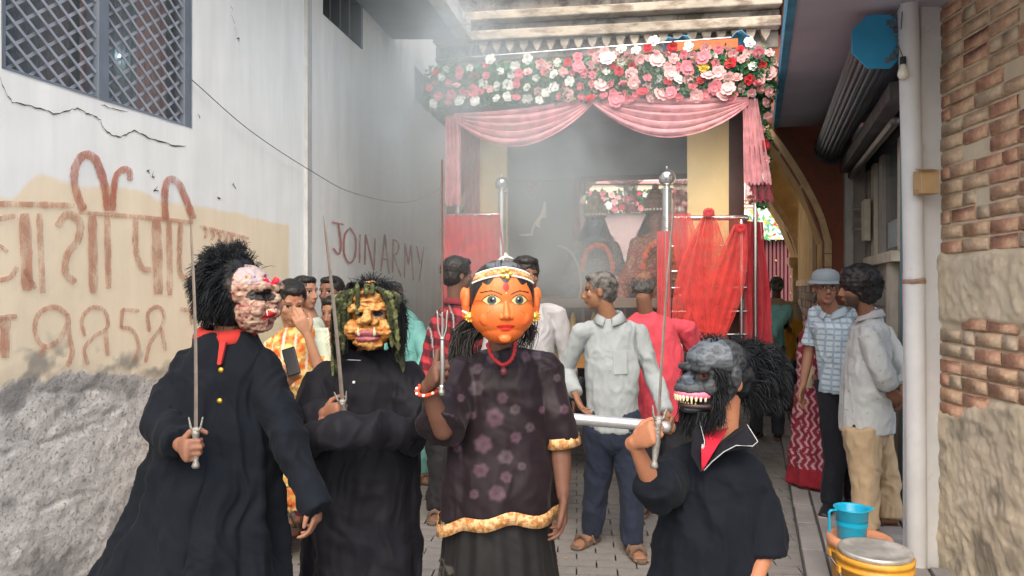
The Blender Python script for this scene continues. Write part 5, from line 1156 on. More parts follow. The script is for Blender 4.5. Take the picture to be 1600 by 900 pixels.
# man behind the goddess mask
t = thing('person', 'dark haired man in white cloth looking out behind the orange mask', 'person', P(826, 0, 4.75)*A([1, 1, 0]))
J = stance(t.location, 1.74, 15); J['head'] = P(822, 432, 4.72); J['hyaw'] = 22; J['neck'] = P(824, 475, 4.78)
body(t, J, skin=(.20, .10, .065), mous=.6); hair(t, J, n_=500, puff=.01); m_wc = fabric('white_cloth', (.38, .38, .40)); cloth(t, 'shirt', shirt_prims(J, slv=1.9), m_wc, amp=.010, seed=11)
cloth(t, 'trousers', pants_prims(J), m_navy, amp=.01, seed=12); shoes(t, J, m_sand)
# plaid man
t = thing('person', 'man in red and black checked shirt facing away into the smoke', 'person', P(705, 0, 5.1)*A([1, 1, 0]))
J = stance(t.location, 1.76, 140); J['head'] = P(716, 430, 5.08); J['hyaw'] = 120; J['hpitch'] = -6; J['neck'] = P(712, 475, 5.1); J['sha'], J['shb'] = P(742, 500, 5.25), P(686, 503, 5.0)
J['elb'] = P(668, 580, 4.95); J['wrb'] = P(657, 632, 4.85); J['ela'] = P(745, 570, 5.3); J['wra'] = P(750, 620, 5.2); J['chest'] = P(708, 545, 5.1); J['pel'] = P(706, 645, 5.1)
J['knb'] = P(688, 720, 5.05); J['anb'] = P(688, 785, 5.0); J['anb'][2] = .07; J['kna'] = P(722, 720, 5.1); J['ana'] = P(722, 785, 5.1); J['ana'][2] = .07; J['footb'] = nrm([-.2, -1, 0])
def plaid(co):
    x = (co[:, 0]*.9+co[:, 1]*.5); z = co[:, 2]+.25*co[:, 0]; s1 = (np.mod(x*13, 1) < .5); s2 = (np.mod(z*11, 1) < .45); t1 = np.mod(x*13+.25, 1) < .08; c = np.tile(A([.035, .02, .025]), (len(co), 1))
    c[s1] = (.14, .02, .03); c[s2] = (.17, .025, .035); c[s1 & s2] = (.38, .04, .055); c[t1] = (.35, .3, .3); return c
body(t, J, skin=(.16, .085, .06)); hair(t, J, n_=500, puff=.006); cloth(t, 'shirt', shirt_prims(J, slv=1.85, loose=1.05), m_fv, amp=.010, seed=13, pat=plaid, vox=.007); collar(t, J, fabric('dark_red_cloth', (.2, .03, .04)))
cloth(t, 'trousers', pants_prims(J, 1.15, .075), fabric('charcoal_trousers', (.02, .02, .024)), amp=.016, seed=14); shoes(t, J, m_sand)
# teal kurta person
t = thing('person', 'person in a long turquoise kurta half hidden behind the goblin mask', 'person', P(640, 0, 5.9)*A([1, 1, 0]))
J = stance(t.location, 1.62, 25); J['head'] = P(616, 462, 5.9); J['neck'] = P(626, 492, 5.9); J['elb'] = P(664, 560, 5.75); J['wrb'] = P(648, 597, 5.55); J['sha'] = P(605, 510, 5.9); J['shb'] = P(652, 510, 5.9); J['chest'] = P(632, 540, 5.9)
body(t, J, skin=(.22, .11, .075)); hair(t, J, n_=200)
m_tk = fabric('turquoise_cotton', (.20, .50, .48))
cloth(t, 'kurta', [torso(J, 0, [(.62, .21, .16), (.9, .185, .14), (1.05, .165, .125), (1.25, .155, .11), (1.34, .12, .08), (1.40, .06, .055)])]+shirt_prims(J, slv=1.9)[1:], m_tk, amp=.010, seed=15)
cloth(t, 'trousers', pants_prims(J, 1.1), m_tk, amp=.012, seed=16); shoes(t, J, m_sand)
# yellow woman
t = thing('person', 'woman in orange and yellow patterned kurta wiping her face, holding a phone', 'person', P(458, 0, 4.2)*A([1, 1, 0]))
J = stance(t.location, 1.54, 20); J['head'] = P(455, 473, 4.2); J['hs'] = 1.06; J['hyaw'] = 28; J['hpitch'] = -22; J['neck'] = P(465, 520, 4.25); J['sha'] = P(430, 545, 4.25); J['shb'] = P(505, 540, 4.25); J['chest'] = P(466, 580, 4.25); J['pel'] = P(465, 670, 4.25)
J['ela'] = P(428, 610, 4.1); J['wra'] = P(462, 588, 3.98); J['elb'] = P(503, 590, 4.05); J['wrb'] = P(480, 522, 4.0)
J['handb'] = hand(J['wrb'], (-.35, -.25, .85), (-.3, .8, .1), .95, (18, 25, 20), 0); J['handa'] = hand(J['wra'], (-.25, -.55, .1), (-.1, -.1, 1), .95, (30, 30, 25), 0)
J['foota'] = nrm([-.2, -1, 0])
body(t, J, .0055, skin=(.40, .21, .13), bindi=1, lips=(.35, .09, .08)); hair(t, J, n_=300, style='bun')
def kprint(co):
    c = np.tile(A([.55, .28, .08]), (len(co), 1)); n_ = fbm(co*28, 2, 3); c[n_ > .55] = (.62, .50, .25); c[n_ < .38] = (.55, .12, .03); up = co[:, 2] > 1.0
    s_ = np.abs(np.mod(co[:, 0]*16, 1)-.5) < .09; c[up & s_] = (.65, .60, .48); c[up & (n_ > .62)] = (.75, .6, .2)
    lo = co[:, 2] < .95; n2 = vn(co*70, 5); c[lo & (n2 > .72)] = (.12, .05, .03); c[lo & (n2 < .2)] = (.30, .22, .06); return c
cloth(t, 'kurta', [torso(J, 0, [(.32, .25, .2), (.6, .22, .18), (.9, .19, .15), (1.05, .17, .13), (1.2, .155, .11), (1.28, .115, .08), (1.33, .065, .06)], fold=lambda s_, th: .05*(1-s_)*np.cos(th*9))]+[loft([J['sh'+s_], J['el'+s_]], [.062, .058], n=14) for s_ in 'ab'], m_fv, amp=.013, seed=17, pat=kprint, vox=.007)
m_dup = fabric('mint_scarf', (.50, .56, .46))
build('scarf', sheet([[P(488+i*1.2, 512+i*6, 4.25-.13+.0*i)+A([.015*j, -.012*math.sin(j*1.3)-(.03 if i > 2 else 0), 0]) for j in range(7)] for i in range(16)]), m_dup, t, smooth=True, solid=.004)
build('scarf_border', sheet([[P(480+i*.9, 514+i*6.5, 4.25-.15)+A([.012*j, -.01*math.sin(j*1.3)-(.03 if i > 2 else 0), 0]) for j in range(4)] for i in range(15)]), fabric('orange_border', (.65, .20, .03)), t, smooth=True, solid=.004)
cloth(t, 'leggings', pants_prims(J, .9, .05), fabric('brown_leggings', (.28, .13, .05)), amp=.01, seed=18); shoes(t, J, mat('black_sandal', (.02, .02, .022), .6))
build('phone', box(P(455, 565, 3.88), (.072, .012, .15), roty(-.30) @ rotx(-.2)), mat('black_phone', (.008, .008, .01), .15, 0, bump=0), cat='phone', label='black smartphone held by the woman in the orange kurta', bev=.006)
# man behind, child, other woman
t = thing('person', 'dark haired man standing by the wall behind the goblin masked performer', 'person', P(517, 0, 4.95)*A([1, 1, 0]))
J = stance(t.location, 1.66, -20); J['head'] = P(517, 458, 4.95); J['neck'] = P(518, 498, 4.98); body(t, J, skin=(.24, .12, .08)); hair(t, J, n_=300); cloth(t, 'shirt', shirt_prims(J, slv=1.8), fabric('grey_shirt', (.25, .25, .25)), seed=20); cloth(t, 'trousers', pants_prims(J), m_navy, seed=21); shoes(t, J, m_sand)
t = thing('person', 'girl in a striped top with orange sleeves peeking beside the goblin mask', 'person', P(512, 0, 4.5)*A([1, 1, 0]))
J = stance(t.location, 1.50, 10); J['head'] = P(520, 489, 4.5); J['hs'] = .88; J['neck'] = P(516, 522, 4.52); J['hyaw'] = -15; J['hpitch'] = -10
def strp(co):
    c = np.tile(A([.62, .64, .62]), (len(co), 1)); c[np.mod(co[:, 2]*22, 1) < .42] = (.03, .03, .035); o = co[:, 2] < 1.27; c[o] = (.65, .22, .03); c[o & (np.mod(co[:, 2]*26, 1) < .3)] = (.7, .5, .3); return c
body(t, J, skin=(.33, .17, .11)); hair(t, J, n_=200, style='long'); cloth(t, 'top', shirt_prims(J, slv=.8), m_fv, pat=strp, seed=22, vox=.007); cloth(t, 'skirt', [torso(J, 0, [(.2, .2, .17), (.6, .17, .14), (.85, .14, .11)])], fabric('pink_skirt', (.7, .15, .35)), seed=23); shoes(t, J, m_sand)
t = thing('person', 'woman with hair tied back partly hidden behind the woman in orange', 'person', P(484, 0, 4.75)*A([1, 1, 0]))
J = stance(t.location, 1.60, -60); J['head'] = P(477, 458, 4.72); J['neck'] = P(486, 495, 4.75); J['hyaw'] = 60; body(t, J, skin=(.36, .19, .13)); hair(t, J, n_=200, style='bun'); cloth(t, 'kurta', [torso(J, 0, [(.4, .2, .17), (.9, .17, .14), (1.2, .155, .11), (1.31, .115, .08), (1.36, .06, .055)])]+shirt_prims(J, slv=.9)[1:], fabric('mint_kurta', (.5, .58, .5)), seed=24); cloth(t, 'trousers', pants_prims(J), m_wc, seed=25); shoes(t, J, m_sand)
# --- right group
t = thing('person', 'curly haired bearded man in white printed shirt and khaki trousers, hands clasped behind him', 'person', A([P(1362, 0, 4.6)[0], 4.6, .035]))
J = stance(t.location, 1.70, -105); J['head'] = P(1338, 452, 4.56); J['hyaw'] = -98; J['hpitch'] = -3; J['neck'] = P(1359, 494, 4.6); J['chest'] = P(1362, 575, 4.6); J['pel'] = P(1354, 662, 4.6)
J['sha'] = P(1378, 520, 4.80); J['shb'] = P(1356, 525, 4.42); J['elb'] = P(1382, 590, 4.36); J['wrb'] = P(1392, 608, 4.38); J['ela'] = P(1412, 590, 4.66); J['wra'] = P(1408, 612, 4.50)
J['handb'] = hand(J['wrb']+A([.0, 0, 0]), (.55, .1, -.75), (.5, .6, .3), 1, (35, 40, 30), 0); J['handa'] = hand(J['wra'], (-.15, -.3, -.9), (-.6, .5, 0), 1, (35, 45, 30), 0)
J['hipa'] = P(1362, 668, 4.68); J['hipb'] = P(1345, 668, 4.5); J['kna'] = P(1384, 745, 4.70); J['knb'] = P(1352, 745, 4.48); J['ana'] = P(1388, 832, 4.66); J['anb'] = P(1352, 838, 4.45)
for s_ in 'ab': J['an'+s_][2] = .12
body(t, J, skin=(.22, .105, .065), beard=.85); hair(t, J, n_=1500, puff=.028)
def dots(co):
    c = np.tile(A([.40, .42, .42]), (len(co), 1)); n_ = vn(co*A([60, 60, 60.]), 8); c[n_ > .88] = (.25, .27, .28); return c
cloth(t, 'shirt', shirt_prims(J, 1.55-222/F*4.6, slv=1.75, loose=1.14, belly=.01), m_fv, pat=dots, amp=.010, seed=30, vox=.007); collar(t, J, m_wc)
cloth(t, 'trousers', pants_prims(J, 1.1, .066), fabric('khaki_trousers', (.40, .30, .19)), amp=.012, seed=31); shoes(t, J, mat('brown_sandal', (.09, .05, .035), .7))
t = thing('person', 'smiling man in grey cap and glasses with pale blue checked shirt by the shop', 'person', A([P(1318, 0, 5.05)[0], 5.05, .035]))
J = stance(t.location, 1.68, -48); J['head'] = P(1290, 450, 5.0); J['hyaw'] = -12; J['hs'] = 1.0; J['neck'] = P(1303, 488, 5.05); J['ana'] = P(1297, 802, 4.95); J['ana'][2] = .11; J['kna'] = P(1306, 720, 5.0); J['foota'] = nrm([-.6, -.8, 0]); J['anb'][1] += .1
def chk(co):
    c = np.tile(A([.42, .50, .55]), (len(co), 1)); c[np.mod(co[:, 2]*26, 1) < .3] = (.22, .30, .38); c[np.mod(co[:, 0]*26, 1) < .25] = (.26, .34, .42); return c
body(t, J, skin=(.26, .13, .085), mous=.35, lips=(.3, .1, .08)); cloth(t, 'shirt', shirt_prims(J, slv=.8), m_fv, pat=chk, seed=33, vox=.007); collar(t, J, fabric('blue_grey_cloth', (.36, .44, .5)))
cloth(t, 'trousers', pants_prims(J), fabric('black_trousers', (.012, .013, .018)), seed=34); shoes(t, J, mat('black_shoe', (.012, .014, .02), .5), 'shoe', mat('pink_white_sole', (.6, .42, .40), .6))
r, f, u = frame(-12, -4); hc = J['head']; q = lambda a, b, c: hc+r*a+f*b+u*c
cp = build('cap', lathe(q(0, -.008, .045), [(.087, 0), (.090, .01), (.089, .035), (.080, .06), (.055, .078), (.02, .084), (.001, .085)], 26, u), fabric('grey_felt', (.19, .225, .255)), t, smooth=True, solid=.003)
build('brim', lathe(q(0, -.006, .05), [(.086, .004), (.105, -.006), (.124, -.016)], 26, u), bpy.data.materials['grey_felt'], cp, smooth=True, solid=.004)
m_bk = mat('black_plastic', (.01, .01, .01), .3, 0, bump=0)
gl_ = MB()
for s_ in (-1, 1):
    gl_.add(loft([q(s_*.031+.021*math.cos(a), .098, .004+.016*math.sin(a)) for a in np.linspace(0, 2*math.pi, 17)], [.0022]*17, (0, 1, 0), 5, False)); gl_.add(loft([q(s_*.052, .096, .008), q(s_*.078, .0, .005)], [.002, .002], (0, 0, 1), 5))
gl_.add(loft([q(-.01, .1, .006), q(.01, .1, .006)], [.002, .002], (0, 0, 1), 5)); build('glasses', gl_, m_bk, t, kind='stuff')
t = thing('person', 'woman in maroon and white patterned sari behind the man in the cap', 'person', A([P(1285, 0, 5.55)[0], 5.55, .035]))
J = stance(t.location, 1.50, -20); J['ela'] = P(1262, 560, 5.6); J['wra'] = P(1272, 590, 5.45); J['sha'] = P(1270, 505, 5.65)
def sari(co):
    c = np.tile(A([.17, .018, .035]), (len(co), 1)); x = np.arctan2(co[:, 1]-5.65, co[:, 0]-2.4)*1.4; q_ = np.mod((co[:, 0]-co[:, 1]*.3)*22+np.abs(np.mod(co[:, 2]*12, 1)-.5)*1.2, 1); m_ = (q_ < .38) & (vn(co*40, 3) > .3); c[m_] = (.42, .24, .26)
    b_ = co[:, 2] < .22; c[b_] = (.22, .015, .025); return c
body(t, J, skin=(.25, .13, .085)); hair(t, J, n_=100, style='bun')
cloth(t, 'sari', [torso(J, 0, [(.09, .25, .2), (.5, .21, .17), (.85, .18, .145), (1.05, .17, .13), (1.2, .15, .11), (1.27, .06, .055)], fold=lambda s_, th: .06*(1-s_)*np.cos(th*11))]+[loft([J['sha'], J['ela']], [.06, .055])], m_fv, pat=sari, amp=.014, seed=35, vox=.008); shoes(t, J, m_sand)
bag = thing('shoulder_bag', 'cream cloth bag hanging at the side of the woman in the sari', 'bag', P(1267, 590, 5.55))
cloth(bag, 'pouch', [loft([P(1270, 552, 5.5), P(1267, 575, 5.5), P(1266, 600, 5.5)], [(.03, .03), (.06, .04), (.065, .045)], n=16)], fabric('cream_cloth', (.45, .38, .25)), amp=.01, seed=36, vox=.008); build('bag_strap', loft(catmull([P(1266, 560, 5.5), P(1276, 520, 5.5), P(1284, 485, 5.55)], 4), [.008]*9, n=6), bpy.data.materials['cream_cloth'], bag)
# --- far group in the passage
def simple(label, px, d, H, yaw, hx, hy, skin_, top, bot, seed, slv=.7, z0=0., hm=None, barefoot=False, **kw):
    t = thing('person', label, 'person', A([P(px, 0, d)[0], d, z0])); J = stance(t.location, H, yaw); J['head'] = P(hx, hy, d); J['neck'] = J['head']-Z3*.16*H/1.7+A([.0, .02, 0]); J.update(kw)
    body(t, J, .008, skin=skin_); hair(t, J, hm or m_blk, n_=150); cloth(t, 'shirt', shirt_prims(J, slv=slv, loose=1.08), top, amp=.013, seed=seed, vox=.01); cloth(t, bot[1], pants_prims(J) if bot[1] == 'trousers' else shorts(J), bot[0], seed=seed+1, vox=.01)
    if not barefoot: shoes(t, J, m_sand)
    return t
def shorts(J):
    k = J['H']/1.7; return [loft([J['pel']+Z3*.05*k, J['pel']-Z3*.06*k], [(.16*k, .115*k), (.165*k, .12*k)], n=20)]+[loft([J['hip'+s_], J['kn'+s_]], [.095*k, .085*k], n=14, rnd=False) for s_ in 'ab']
simple('grey haired man in beige shirt seen from behind in the gateway passage', 1214, 9.0, 1.68, 170, 1213, 447, (.17, .09, .06), fabric('beige_shirt', (.42, .35, .26)), (m_navy, 'trousers'), 40, hm=m_grey)
simple('man in light teal shirt with his back turned beside the red side drape', 1199, 7.6, 1.66, 150, 1192, 452, (.05, .03, .025), fabric('light_teal_shirt', (.20, .46, .45)), (fabric('dark_lungi', (.05, .055, .07)), 'trousers'), 42, ela=P(1190, 545, 7.3), wra=P(1180, 520, 7.1), elb=P(1222, 545, 7.5), wrb=P(1205, 560, 7.2))
simple('barefoot boy in mustard yellow shirt and dark shorts on the pavement edge', 1225, 8.7, 1.40, 175, 1222, 505, (.16, .08, .055), fabric('mustard_shirt', (.48, .24, .03)), (m_navy, 'shorts'), 44, barefoot=True, z0=.035)
# --- buckets and mug
m_or = mat('orange_yellow_plastic', (.60, .29, .03), .42, .25, 12, .15, 40, spec=.5); m_lid = mat('peach_plastic_lid', (.66, .30, .17), .45, .12, 6, .05, 40)
def bucket(c, R_, h, lidmat, label, steel=False):
    t = thing('bucket', label, 'bucket', c); c = A(c, float)
    b = build('tub', lathe(c, [(.001, 0), (R_*.82, 0), (R_*.84, .01), (R_*.95, h-.06), (R_*1.02, h-.06), (R_*1.03, h-.05), (R_*.97, h-.045), (R_*.97, h-.03), (R_*1.03, h-.028), (R_*1.04, h-.01), (R_*.96, h-.005), (R_*.94, h)], 44), m_or, t, smooth=True)
    if steel: build('lid', lathe(c+Z3*h, [(.001, .004), (R_*.55, .003), (R_*.8, .006), (R_*.88, .014), (R_*.96, .016), (R_*.985, .008), (R_*.985, -.004), (R_*.93, -.006)], 44), lidmat, t, smooth=True)
    else: build('lid', lathe(c+Z3*h, [(.001, .004), (R_*.8, .004), (R_*.84, .012), (R_*.98, .014), (R_*1.05, .008), (R_*1.06, -.03), (R_*1.02, -.032)], 44), lidmat, t, smooth=True)
    for s_ in (-1, 1): build('handle_lug', box(c+A([s_*R_*1.03, 0, h-.07]), (.012, .03, .03)), m_or, t, bev=.004)
    hp = [c+A([R_*1.06*math.cos(a), -R_*1.06*math.sin(a)*.9, h-.07-.10*math.sin(a)]) for a in np.linspace(0, math.pi, 14)]
    build('wire_handle', loft(hp, [.0022]*14, (0, 0, 1), 6), m_steel, t, smooth=True); return t
m_dl = mat('dull_steel_lid', (.42, .42, .40), .42, .35, 7, .15, 20, metal=.6, col2=(.62, .62, .6), s2=6)
bucket(P(1367, 858, 3.12)*A([1, 1, 0])+A([0, 0, .035]), .148, .40, m_dl, 'large orange yellow bucket with a dull steel plate as its lid', True)
bucket(P(1343, 838, 3.72)*A([1, 1, 0])+A([0, 0, .035]), .146, .255, m_lid, 'orange bucket with a peach plastic lid under the blue mug')
mc = P(1331, 838, 3.70)*A([1, 1, 0])+A([0, 0, .297]); mg = thing('mug', 'bright blue plastic mug standing on the peach bucket lid', 'mug', mc)
m_bl = mat('blue_plastic', (.005, .36, .58), .3, .05, 6, .03, 40, spec=.5)
mo = build('cup', lathe(mc, [(.001, 0), (.062, 0), (.066, .006), (.078, .145), (.086, .150), (.087, .156), (.080, .157), (.075, .148), (.063, .010), (.001, .008)], 36), m_bl, mg, smooth=True)
build('handle', loft([mc+A([-.075, -.01, .145]), mc+A([-.112, -.015, .145]), mc+A([-.120, -.015, .135]), mc+A([-.118, -.015, .04])], [(.009, .006)]*4, (0, 1, 0), 10), m_bl, mg, bev=.002)
build('spout', prism([(.070, .13), (.102, .152), (.104, .158), (.08, .158)], (1, 0, 0), (0, 0, 1), (0, 1, 0), mc-A([0, .018, 0]), .03), m_bl, mg)
build('worn_label', lathe(mc+A([.0, -.0, 0]), [(.0735, .07), (.0750, .092)], 40), m_bl, mg)

# small scraps and petals on the paving
mb = MB()
for k in range(70):
    y_ = random.uniform(3.9, 7.5); x_ = random.uniform(-1.0, 1.2)*y_/5; a_ = random.uniform(0, 6.28); l_ = random.uniform(.006, .018); c0 = A([x_, y_, .004]); d1 = A([math.cos(a_), math.sin(a_), .15]); d2 = A([-math.sin(a_), math.cos(a_), .1])
    mb.add((A([c0, c0+d1*l_+d2*l_*.4, c0+d1*l_*1.8, c0+d1*l_-d2*l_*.5]), [(0, 1, 2, 3)]), random.choice([(.5, .12, .14), (.45, .42, .38), (.3, .22, .14), (.55, .3, .05), (.12, .1, .08)]))
build('scattered_scraps', mb, mat('scrap_colours', vcol=True, var=.1, bump=0), kind='stuff', cat='litter', label='small petals and paper scraps scattered over the grey paving')
# ---------------- performers ----------------
m_robe = fabric('black_cotton', (.0038, .0060, .0105), .85, 350, var=.25, sheen=.02, bump=.4)
m_robe2 = fabric('black_polyester', (.0075, .0078, .012), .7, 350, var=.25, sheen=.02, bump=.3)
m_maskv = mat('painted_mask', vcol=True, var=.06, vs=40, rough=.42, bump=.1, bs=150, spec=.45, bd=.003)
m_latex = mat('latex_mask', vcol=True, var=.12, vs=60, rough=.55, bump=.35, bs=180, spec=.4, bd=.004)
m_fur = mat('black_fur', (.007, .009, .012), .62, .4, 20, .2, 150, spec=.22)
def robe(J, rows, slv=(), fold=(.085, 11)):
    r = frame(J['yaw'])[0]; pts = []; rs_ = []
    for x_, y_, d_, hw, hd in rows: pts.append(P(x_, y_, d_)); rs_.append((hw/F*d_, hd))
    n_ = len(rows)
    pr = [loft(pts, rs_, r, 72, False, lambda s_, th: fold[0]*max(0, 1-1.25*s_)*(np.cos(th*fold[1]+.6*math.sin(s_*5))+.4*np.cos(th*fold[1]*1.7+1)), fix=(0, 0, 1))]
    return pr+list(slv)
def sword(label, tip, guard, pommel, w_=.010, curve=.01):
    t = thing('sword', label, 'sword', guard); ax_ = nrm(tip-guard); sd_ = nrm(np.cross(ax_, (0, 1, 0))); K = 16; v = []; f_ = []
    for i in range(K+1):
        s_ = i/K; c = guard+(tip-guard)*s_+sd_*curve*math.sin(s_*math.pi); hw = w_*.5*(1-.35*s_)*(1 if i < K-1 else (.6 if i < K else .05)); y_ = A([0, .0016, 0])
        v += [c-sd_*hw, c-y_, c+sd_*hw, c+y_]
    for i in range(K): f_ += [(4*i+j, 4*i+(j+1) % 4, 4*i+4+(j+1) % 4, 4*i+4+j) for j in range(4)]
    f_ += [(0, 1, 2, 3), (4*K, 4*K+3, 4*K+2, 4*K+1)]
    build('blade', (A(v), f_), m_blade, t)
    h = nrm(guard-pommel); L_ = np.linalg.norm(guard-pommel)
    build('hilt', lathe(pommel, [(.001, -.008), (.009, -.006), (.012, 0), (.009, .008), (.007, .014), (.010, L_*.35), (.011, L_*.5), (.009, L_*.8), (.011, L_*.9), (.010, L_), (.001, L_+.002)], 16, h), m_hilt, t, smooth=True)
    g_ = MB()
    for s_ in (-1, 1): g_.add(loft([guard-h*.004, guard+sd_*s_*.014+h*.006, guard+sd_*s_*.020+h*.035], [.0045, .004, .0025], (0, 1, 0), 8))
    g_.add(sph(guard, (.013, .010, .010))); build('guard', g_, m_hilt, t, smooth=True)
    return t
m_blade = mat('old_blade', (.20, .17, .15), .4, .3, 20, .1, 60, metal=.5); m_hilt = mat('silver_hilt', (.27, .26, .24), .5, .3, 60, .5, 120, metal=.7)
def grip(G, Fd, N_, T=Z3, k=1., thumb=1, curl=(70, 85, 55)):
    Fd = nrm(Fd); N_ = A(N_, float); N_ = nrm(N_-Fd*(N_@Fd)); wr = G-Fd*.085*k-N_*.026*k
    return wr, hand(wr, Fd, N_, k, curl, thumb, T=nrm(A(T, float)))
def mframe(J): r, f, u = frame(J['hyaw'], J['hpitch'], J['hroll']); return r, f, u
def mlocal(c, fr):
    r, f, u = fr; R_ = np.stack([r, f, u], 1)
    q = lambda a, b, z: c+r*a+f*b+u*z
    S = lambda p, rad, n=20, m=14: sph(q(*p), rad, R_, n, m)
    return q, S
# ---- 1 boy with bloody mask
t = thing('person', 'performer in long black kurta with shaggy black wig and bloodied rubber mask, holding a sword', 'person', A([P(330, 0, 2.4)[0], 2.4, 0]))
J = stance(t.location, 1.58, 5); d = 2.4; J['head'] = P(370, 462, d); J['hyaw'] = 72; J['hs'] = .80; J['neck'] = P(353, 523, d+.02); J['chest'] = P(350, 600, d); J['pel'] = P(340, 730, d)
J['sha'], J['shb'] = P(290, 580, d), P(408, 577, d); J['ela'] = P(262, 664, 2.32); J['elb'] = P(449, 680, 2.32); J['wrb'] = P(492, 775, 2.25)
G1 = P(305, 703, 2.12); J['wra'], J['handa'] = grip(G1, (.55, -.83, 0), (.83, .55, 0), (0.02, .0, 1), .88)
J['handb'] = hand(J['wrb'], (.12, -.15, -1), (-.9, -.3, 0), .8, (28, 30, 25), 0, T=nrm([-.2, -1, 0]))
J['hipa'], J['hipb'] = P(305, 750, d), P(375, 750, d)
body(t, J, .0041, skin=(.24, .115, .075))
slv = [loft([J['sha']+A([.01, 0, .0]), J['sha']*.5+J['ela']*.5, J['ela'], J['ela']*.45+J['wra']*.55, J['wra']-nrm(J['wra']-J['ela'])*.02], [.058, .060, .057, .053, .048], (0, 1, 0), 24, rnd=False), cap_(J['sha'], J['neck']-Z3*.045, .058, .05),
       loft([J['shb']-A([.01, 0, .0]), J['shb']*.5+J['elb']*.5, J['elb'], J['elb']*.4+J['wrb']*.6, P(500, 795, 2.23)], [.052, .052, .050, .046, (.038, .046)], (1, 0, 0), 24, rnd=False), cap_(J['shb'], J['neck']-Z3*.045, .054, .05)]
rb = cloth(t, 'kurta', robe(J, [(262, 1085, 2.38, 205, .30), (300, 900, 2.39, 148, .24), (322, 800, 2.4, 110, .18), (338, 700, 2.4, 89, .145), (345, 630, 2.4, 79, .125), (349, 585, 2.4, 72, .11), (352, 550, 2.4, 56, .088), (353, 522, 2.41, 40, .065)], slv), m_robe, vox=.0068, amp=.017, seed=50, sc_=(10, 10, 1.7), it=2)
pp_ = []
fy = frame(5)[1]; rr = frame(5)[0]
cr_ = [J['neck']+A([0, 0, -.012])+rr*.078*math.sin(a)-fy*-.070*math.cos(a)-Z3*.012*math.cos(a) for a in np.linspace(0, 2*math.pi, 33)]
crow = [[J['neck']+rr*rx*math.sin(a)+fy*(ry*math.cos(a))+Z3*(zz-.020*max(0, math.cos(a))*kk) for a in np.linspace(0, 2*math.pi, 49)] for rx, ry, zz, kk in ((.066, .060, .024, .6), (.074, .068, .030, .8), (.088, .082, .020, 1.1), (.100, .094, .004, 1.6))]
build('red_collar', sheet(crow), fabric('red_collar_cloth', (.42, .035, .03)), t, smooth=True, solid=.004)
build('red_placket', prism([(-.006, -.055), (.006, -.055), (.010, .02), (-.010, .02)], rr, nrm([0, .45, 1]), -fy, J['neck']+fy*.116-Z3*.035+rr*.020, .02), bpy.data.materials['red_collar_cloth'], t, bev=.003)
m_gold = mat('gold_button', (.70, .42, .06), .3, .05, 10, 0, metal=.8)
for (x_, y_, dd) in ((346, 578, 2.255), (344, 626, 2.24)):
    build('gold_button', lathe(P(x_, y_, dd), [(.001, 0), (.007, 0), (.009, .004), (.006, .008), (.001, .009)], 12, (0, -1, 0)), m_gold, t, smooth=True)
fr = mframe(J); mc_ = P(390, 466, 2.38); q, S = mlocal(mc_, fr)
pr = [S((0, -.02, .03), (.076, .090, .075)), S((0, .02, -.03), (.062, .070, .08)), S((0, .050, -.080), (.030, .028, .026)), S((0, .085, -.005), (.02, .028, .028)), S((-.03, .075, .035), (.034, .022, .018)), S((.03, .075, .035), (.034, .022, .018)), S((0, .075, -.045), (.038, .03, .016)), S((.02, .09, .055), (.012, .012, .012)), S((-.035, .06, -.03), (.028, .03, .03)), S((.035, .06, -.03), (.028, .03, .03))]
def bloody(co, no):
    h = co-mc_; r, f, u = fr; a, b, c = h@r, h@f, h@u; co2 = co+no*((ridge(co*48, 2, 4)-.5)*.012+(fbm(co*90, 2, 8)-.5)*.005)[:, None]
    n_ = fbm(co*60, 3, 2); n2 = vn(co*75, 6); col = np.tile(A([.30, .165, .13]), (len(co), 1)); col[c > .045] = (.34, .28, .30)
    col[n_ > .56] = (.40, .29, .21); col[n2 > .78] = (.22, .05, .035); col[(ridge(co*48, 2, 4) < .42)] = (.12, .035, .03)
    e = (np.hypot(np.abs(a)-.034, (c-.010)*1.1) < .024) & (b > .02); col[e] = (.012, .01, .01)
    m_ = (np.hypot((np.abs(a)-.02)*.8, c+.050+.006*np.sin(b*200)) < .013) & (b > .02); col[m_] = (.36, .012, .02); col[(np.hypot(a-.0, c-.058) < .016) & (b > .06)] = (.55, .01, .03)
    col[b < -.01] = (.02, .015, .015); return co2, col
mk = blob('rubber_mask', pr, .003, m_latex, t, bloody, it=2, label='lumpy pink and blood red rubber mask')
te = MB()
for i in range(9): a_ = -.03+i*.0075; te.add(loft([q(a_, .098-abs(a_)*.4, -.036), q(a_, .102-abs(a_)*.4, -.052)], [.004, .0015], (1, 0, 0), 6))
build('teeth', te, mat('ivory', (.70, .62, .42), .4, .1, 30, 0), mk, kind='stuff')
# shaggy wig
wc = P(367, 452, 2.40)
def wig(t, c, fr, n_, shell, fn, name='wig', wid=.0035, mat_=None):
    q, S = mlocal(c, fr); o = blob(name, [S(p, r_) for p, r_ in shell], .006, mat_ or m_fur, t, lambda co, no: co+no*((ridge(co*40, 3, 3)-.5)*.016)[:, None], it=1)
    mb = MB()
    for i in range(n_):
        p = fn()
        if p is None: continue
        mb.add(ribbon(catmull([q(*x) for x in p], 3), wid*random.uniform(.7, 1.4)))
    build('fur_strands', mb, mat_ or m_fur, o); return o
def clump(dd, s_): return (A([vn(A([dd*5+11]), s_)[0], vn(A([dd*5+31]), s_)[0], vn(A([dd*5+51]), s_)[0]])-.5)*1.5
def rdir():
    a_ = random.uniform(0, 6.283); el = math.asin(random.uniform(-.75, 1)); return A([math.cos(a_)*math.cos(el), math.sin(a_)*math.cos(el), math.sin(el)])
